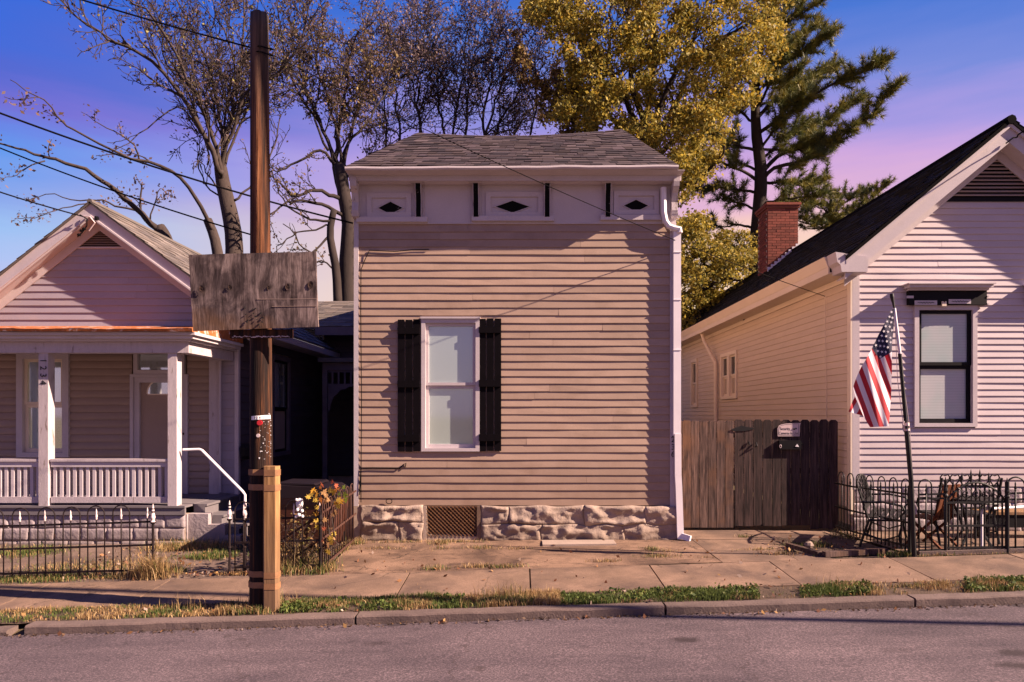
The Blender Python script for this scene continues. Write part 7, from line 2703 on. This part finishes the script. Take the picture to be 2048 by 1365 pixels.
def needles(tufts, per, length, pal, name, parent, seed):
    g = np.random.default_rng(seed)
    c = np.repeat(np.array([list(t[0]) for t in tufts]), per, axis=0)
    ax = np.repeat(np.array([list(t[1]) for t in tufts]), per, axis=0)
    n = len(c)
    d = ax * .75 + g.normal(0, .62, (n, 3)) + np.array([0, 0, .12])
    d /= np.linalg.norm(d, axis=1, keepdims=True)
    s = np.cross(d, g.normal(size=(n, 3)))
    s /= np.linalg.norm(s, axis=1, keepdims=True)
    L = length * g.uniform(.6, 1.3, (n, 1))
    w_ = 0.0115
    v = np.stack([c - s * w_, c + s * w_, c + d * L], axis=1).reshape(-1, 3)
    pal = np.asarray(pal)
    pick = np.repeat(g.integers(0, len(pal), len(tufts)), per)
    col = pal[pick] * g.uniform(.7, 1.3, (n, 1))
    col = np.repeat(np.clip(np.concatenate([col, np.ones((n, 1))], axis=1), 0, 1), 3, axis=0)
    me = bpy.data.meshes.new(name)
    me.vertices.add(3 * n)
    me.vertices.foreach_set('co', v.ravel())
    me.loops.add(3 * n)
    me.loops.foreach_set('vertex_index', np.arange(3 * n, dtype=np.int32))
    me.polygons.add(n)
    me.polygons.foreach_set('loop_start', np.arange(0, 3 * n, 3, dtype=np.int32))
    me.polygons.foreach_set('loop_total', np.full(n, 3, dtype=np.int32))
    me.materials.append(M['needle'])
    at = me.color_attributes.new('col', 'FLOAT_COLOR', 'POINT')
    at.data.foreach_set('color', col.astype(np.float32).ravel())
    me.update(calc_edges=True)
    return add(name, me, parent)
PINE = [(0.10, 0.118, 0.034), (0.15, 0.155, 0.038), (0.20, 0.185, 0.042), (0.075, 0.098, 0.050), (0.13, 0.138, 0.044), (0.24, 0.21, 0.05)]
needles(ntuft, 34, .27, PINE, 'crown', tP, 4)
# tree G: farther pine bough over the black roof
TG = 34.0
tG = thing('pine_tree', 'low dark green pine showing above the black roof right of the chimney', 'tree', P(1690, 760, TG))
mb = MB()
mb.tube(limb([(1662, 800), (1660, 600), (1662, 470), (1668, 400)], TG, n=8), .22, 8)
mb.build('trunk', M['dark_bark'], tG, smooth=True)
bm_ = MB()
nt2 = []
for s in ([(1662, 445), (1620, 448), (1590, 440), (1570, 432)], [(1662, 440), (1700, 425), (1740, 400), (1772, 375)], [(1662, 430), (1640, 415), (1610, 412)], [(1664, 430), (1690, 405), (1720, 392), (1745, 385)], [(1664, 420), (1670, 400), (1690, 388)],
          [(1662, 450), (1700, 440), (1730, 420), (1750, 405)], [(1662, 440), (1640, 440), (1600, 425)], [(1664, 430), (1660, 405), (1665, 392)], [(1664, 450), (1690, 450), (1710, 445)], [(1662, 455), (1630, 458), (1600, 455)]):
    path = limb(s, TG, TG + R3.uniform(-1.5, 1.5), 10, .03, R3)
    bm_.tube(path, [.06 * (1 - .8 * i / 10) for i in range(11)], 5)
    L = sum((path[i + 1] - path[i]).length for i in range(10))
    for k in range(int(L * 13)):
        f = R3.random()
        i = min(int(f * 10), 9)
        p = path[i].lerp(path[i + 1], f * 10 - i)
        d = Vector((R3.gauss(.15, .5), R3.gauss(0, .6), abs(R3.gauss(.5, .4)))).normalized()
        q = p + d * R3.uniform(.2, .65)
        bm_.tube([p, q], [.014, .006], 3, cap=False)
        for h in (.3, .6, .85, 1):
            nt2.append((p.lerp(q, h), d))
bm_.build('boughs', M['dark_bark'], tG, smooth=True)
needles(nt2, 30, .24, PINE[1:4] + PINE[5:], 'crown', tG, 9)
# a dull far thicket closing the view low between the houses
thick = MB()
R4 = random.Random(90)
pts = []
for k in range(150):
    x, y = R4.uniform(-26, 26), R4.uniform(40, 50)
    h = R4.uniform(1.0, 5.5)
    c = np.array([x, y, h])
    pts.append(c + np.random.default_rng(k).normal(0, 1.0, (90, 3)))
leaf_cloud('far_thicket', np.concatenate(pts), .34, [(0.09, 0.08, 0.035), (0.12, 0.09, 0.04), (0.07, 0.06, 0.035), (0.14, 0.10, 0.05)], M['leaf'], None, .1, 3, kind='stuff')


# ================================================================ grass, weeds and fallen leaves
def blades(name, pts, hgt, wid, cols, seed, lean=.45, **props):
    """grass blades: points (n x 3), heights (n), colours (n x 3)"""
    g = np.random.default_rng(seed)
    c = np.asarray(pts)
    n = len(c)
    h = np.asarray(hgt).reshape(-1, 1) * g.uniform(.55, 1.3, (n, 1))
    a = g.uniform(0, 2 * np.pi, n)
    side = np.stack([np.cos(a), np.sin(a), np.zeros(n)], axis=1) * np.asarray(wid).reshape(-1, 1) * .5
    b = g.uniform(0, 2 * np.pi, n)
    ln = np.abs(g.normal(0, lean, (n, 1)))
    ld = np.stack([np.cos(b), np.sin(b), np.zeros(n)], axis=1)
    mid = c + np.array([0, 0, 1.0]) * h * .55 + ld * ln * h * .25
    tip = c + np.array([0, 0, 1.0]) * h * (1 - .25 * ln) + ld * ln * h
    v = np.stack([c - side, c + side, mid + side * .8, mid - side * .8, tip], axis=1).reshape(-1, 3)
    base = np.arange(n) * 5
    quads = np.stack([base, base + 1, base + 2, base + 3], axis=1)
    tris = np.stack([base + 3, base + 2, base + 4], axis=1)
    me = bpy.data.meshes.new(name)
    me.vertices.add(5 * n)
    me.vertices.foreach_set('co', v.ravel())
    me.loops.add(7 * n)
    me.loops.foreach_set('vertex_index', np.concatenate([quads.ravel(), tris.ravel()]).astype(np.int32))
    me.polygons.add(2 * n)
    me.polygons.foreach_set('loop_start', np.concatenate([np.arange(n) * 4, 4 * n + np.arange(n) * 3]).astype(np.int32))
    me.polygons.foreach_set('loop_total', np.concatenate([np.full(n, 4), np.full(n, 3)]).astype(np.int32))
    me.materials.append(M['grass'])
    col = np.asarray(cols) * g.uniform(.7, 1.3, (n, 1))
    col = np.repeat(np.clip(np.concatenate([col, np.ones((n, 1))], axis=1), 0, 1), 5, axis=0)
    at = me.color_attributes.new('col', 'FLOAT_COLOR', 'POINT')
    at.data.foreach_set('color', col.astype(np.float32).ravel())
    me.update(calc_edges=True)
    return add(name, me, None, **props)


GR = np.array([(0.085, 0.115, 0.028), (0.11, 0.14, 0.035), (0.065, 0.09, 0.025)])
TN = np.array([(0.36, 0.24, 0.11), (0.28, 0.18, 0.08), (0.44, 0.31, 0.16), (0.22, 0.13, 0.06)])
RG = random.Random(44)
gpts, gh, gw, gc = [], [], [], []
def grass_at(x, y, tan, h, w=None, z=None):
    gpts.append((x, y, (ground(x, y) if z is None else z) - .01))
    gh.append(h)
    gw.append(w or RG.uniform(.004, .009))
    gc.append(TN[RG.randrange(4)] if RG.random() < tan else GR[RG.randrange(3)])
# verge between kerb and pavement
NV = 0
while NV < 85000:
    x = RG.uniform(-6.2, 6.6)
    y = RG.uniform(KY + .15, PV0 + .06)
    yc = (y - KY - .15) / (PV0 - KY - .15)
    px = CX + x / y * F
    d = noise.noise(Vector((x * 1.3, y * 2.5, 1))) * .7 + noise.noise(Vector((x * 5, y * 6, 4))) * .5
    edge = 0.5 - abs(yc - .5)
    if px < 560:
        tan, h, dens = .66, .042, .50
        if abs(px - 520) < 90:
            tan, h = .45, .075
    elif px < 920:
        tan, h, dens = .30, .055, 1.0
    elif px < 1120:
        tan, h, dens = .85, .075, 1.0
    elif px < 1520:
        tan, h, dens = .10, .05, 1.1
        if yc > .93:
            continue
    elif px < 1600:
        tan, h, dens = .5, .03, .06
    elif px < 1745:
        tan, h, dens = .45, .055, .95
    elif px < 1900:
        tan, h, dens = .85, .055, .7
    elif px < 1940:
        tan, h, dens = .7, .04, .25
    else:
        tan, h, dens = .5, .06, .95
    if px > 1600 and yc > .75:
        dens *= .3
    keep = dens * (0.55 + d * 1.15) * min(1, edge * 6 + .25)
    NV += 1
    if RG.random() > keep:
        continue
    grass_at(x, y, min(1, max(0, tan + 1.0 * noise.noise(Vector((x * 2.2, y * 3, 9))) + .5 * noise.noise(Vector((x * 7, y * 9, 2))))), h * (1 + d * .6), None, ground(x, y))
# tall dry wisps in the verge
for (px, n) in ((1000, 160), (1030, 140), (980, 80), (520, 160), (560, 120), (385, 60), (1660, 40), (360, 40)):
    for k in range(n):
        y = RG.uniform(KY + .3, PV0)
        x = X(px, y) + RG.gauss(0, .12)
        grass_at(x, y, .92, RG.uniform(.09, .19), .005)
# low broad-leaved plants matted into the green lengths of the verge
cl = []
for k in range(9000):
    px = RG.choice([RG.uniform(1120, 1515), RG.uniform(560, 930), RG.uniform(1610, 1740), RG.uniform(1930, 2080), RG.uniform(440, 620)])
    y = RG.uniform(KY + .2, PV0 - .02)
    x = X(px, y)
    if noise.noise(Vector((x * 2.2, y * 4, 3))) > -.1 + (.25 if px < 1000 else 0):
        cl.append((x, y, ground(x, y) + abs(RG.gauss(0, .022))))
leaf_cloud('verge_clover', cl, .030, [(0.07, 0.10, 0.025), (0.10, 0.135, 0.03), (0.055, 0.08, 0.02), (0.13, 0.15, 0.04)], M['grass'], None, .006, 18, elong=1.2, kind='stuff')
gr = []
for k in range(700):
    x = RG.uniform(-6.3, 6.6)
    gr.append((x, KY - abs(RG.gauss(0, .05)) - .012, road_z(x, KY) + .006))
leaf_cloud('gutter_grit', gr, .022, [(0.07, 0.045, 0.035), (0.12, 0.075, 0.05), (0.05, 0.035, 0.03), (0.17, 0.10, 0.06)], M['leaf'], None, .006, 19, kind='stuff')
blades('verge_grass', gpts, gh, gw, gc, 1, kind='stuff')

# weeds and grass in the left yard and round the fences
gpts, gh, gw, gc = [], [], [], []
def patch(cx, cy, rx, ry, n, tan, h):
    for k in range(n):
        x, y = cx + RG.gauss(0, rx), cy + RG.gauss(0, ry)
        if y < PV1 - .05 and not (cy < PV1):
            y = PV1 + RG.uniform(-.04, .1)
        grass_at(x, y, tan, h * RG.uniform(.5, 1.3), None, ground(x, y) - .005)
def ppatch(px, d, rx, ry, n, tan, h):
    patch(X(px, d), d, rx, ry, n, tan, h)
for (px, d, rx, ry, n, tan, h) in ((20, 8.98, .28, .06, 900, .2, .06), (100, 9.0, .25, .06, 900, .35, .06), (60, 9.0, .3, .07, 800, .3, .05), (200, 9.02, .3, .06, 500, .6, .05), (270, 9.0, .2, .06, 700, .8, .07), (30, 10.0, .35, .12, 900, .25, .07), (80, 10.05, .2, .1, 700, .2, .06), (160, 9.4, .5, .12, 900, .6, .05), (130, 9.25, .4, .08, 600, .6, .05), (250, 9.4, .4, .2, 800, .85, .05),
                                   (400, 10.15, .35, .08, 1300, .7, .12), (350, 10.1, .25, .08, 500, .8, .10), (420, 9.7, .2, .06, 800, .15, .08), (440, 9.9, .2, .08, 400, .4, .06), (330, 9.3, .12, .08, 200, .8, .08), (350, 9.15, .08, .05, 200, .2, .08),
                                   (565, 9.0, .12, .08, 500, .7, .16), (600, 9.05, .14, .1, 500, .65, .16), (640, 9.0, .1, .07, 500, .5, .12), (590, 9.3, .15, .12, 220, .95, .34), (620, 9.2, .1, .1, 130, .6, .22), (560, 9.2, .1, .1, 100, .95, .3), (480, 9.0, .12, .05, 250, .9, .06), (660, 9.2, .04, .1, 200, .6, .08), (690, 10.1, .05, .25, 350, .75, .07), (715, 10.3, .05, .06, 220, .8, .09),
                                   (880, 10.25, .10, .05, 160, .7, .07), (800, 10.33, .2, .03, 220, .6, .05), (905, 10.36, .25, .03, 260, .7, .06), (760, 10.0, .18, .04, 140, .85, .04), (880, 9.95, .08, .05, 90, .6, .05), (960, 9.95, .12, .04, 170, .7, .06), (870, 8.95, .12, .05, 180, .5, .07), (955, 9.0, .14, .03, 190, .85, .06), (1010, 8.95, .14, .04, 220, .6, .06), (1030, 9.9, .14, .04, 120, .85, .05),
                                   (1305, 9.7, .06, .06, 200, .3, .06), (1320, 9.3, .14, .06, 200, .7, .06), (1335, 9.6, .1, .04, 90, .8, .05), (1210, 9.1, .12, .03, 130, .9, .05), (1490, 10.6, .08, .04, 130, .4, .06), (1520, 9.6, .18, .05, 200, .75, .05), (1560, 9.25, .14, .05, 220, .9, .06), (1400, 9.15, .15, .03, 70, .9, .04),
                                   (1600, 9.9, .18, .06, 400, .2, .05), (1640, 9.85, .10, .05, 300, .35, .07), (1700, 9.2, .3, .1, 350, .4, .05), (1790, 8.95, .12, .04, 260, .3, .08), (1806, 8.93, .05, .03, 120, .1, .10), (1690, 10.6, .1, .1, 200, .5, .12), (1870, 8.9, .2, .02, 120, .6, .05), (1980, 8.9, .3, .02, 120, .7, .05)):
    ppatch(px, d, rx, ry, n, tan, h)
blades('weeds', gpts, gh, gw, gc, 2, kind='stuff')
# tall dry grass clump at the gate post
gpts, gh, gw, gc = [], [], [], []
for k in range(900):
    a = RG.uniform(0, 6.28)
    rr_ = abs(RG.gauss(0, .10))
    x, y = X(305, 8.95) + rr_ * 1.5 * math.cos(a), 8.93 + rr_ * .5 * math.sin(a)
    grass_at(x, y, .93, RG.uniform(.15, .40), .006, ground(x, y))
blades('dry_grass_clump', gpts, gh, gw, gc, 3, lean=.6, label='tall clump of dry straw-coloured grass at the rusty fence post', category='grass clump')
# fallen leaves
lp = []
for k in range(800):
    z = RG.random()
    if z < .35:
        x, y = RG.uniform(-6.2, -2.7), RG.uniform(8.85, 10.2)
    elif z < .5:
        x, y = X(480, 9.0) + RG.gauss(0, .35), 8.92 + abs(RG.gauss(0, .08))
    elif z < .75:
        x, y = RG.uniform(-6, 6.5), RG.uniform(KY + .16, PV0 + .03)
    elif z < .88:
        x, y = RG.uniform(-2.6, 5), RG.uniform(8.0, 10.4)
    elif z < .93:
        x, y = RG.uniform(-6, 7), RG.uniform(KY - .1, KY - .02)
    else:
        x, y = RG.uniform(3.6, 5.3), RG.uniform(9, 10.6)
    zz = (road_z(x, y) if y < KY else ground(x, y)) + .014
    lp.append((x, y, zz))
leaf_cloud('fallen_leaves', lp, .034, [(0.20, 0.09, 0.05), (0.26, 0.13, 0.06), (0.15, 0.07, 0.045), (0.40, 0.24, 0.10), (0.42, 0.32, 0.26)], M['leaf'], None, .004, 8, kind='stuff')
lf = []
for k in range(60):
    lf.append((X(470 + RG.gauss(0, 22), 9.0), 8.9 + RG.uniform(0, .1), ground(-3.8, 9) + .02))

# members of one kind share a group
GROUPS = {'iron_fence': 'iron fences beside the pavement', 'overhead_wire': 'overhead wires from the pole', 'bare_tree': 'bare trees behind the porch house',
          'pine_tree': 'pine trees behind the gabled house', 'garden_bench': 'iron benches in the right yard', 'garden_timber': 'timbers on the dirt before the gate'}
for o in SC.objects:
    k = o.name.split('.')[0]
    if o.parent is None and k in GROUPS:
        o['group'] = GROUPS[k]
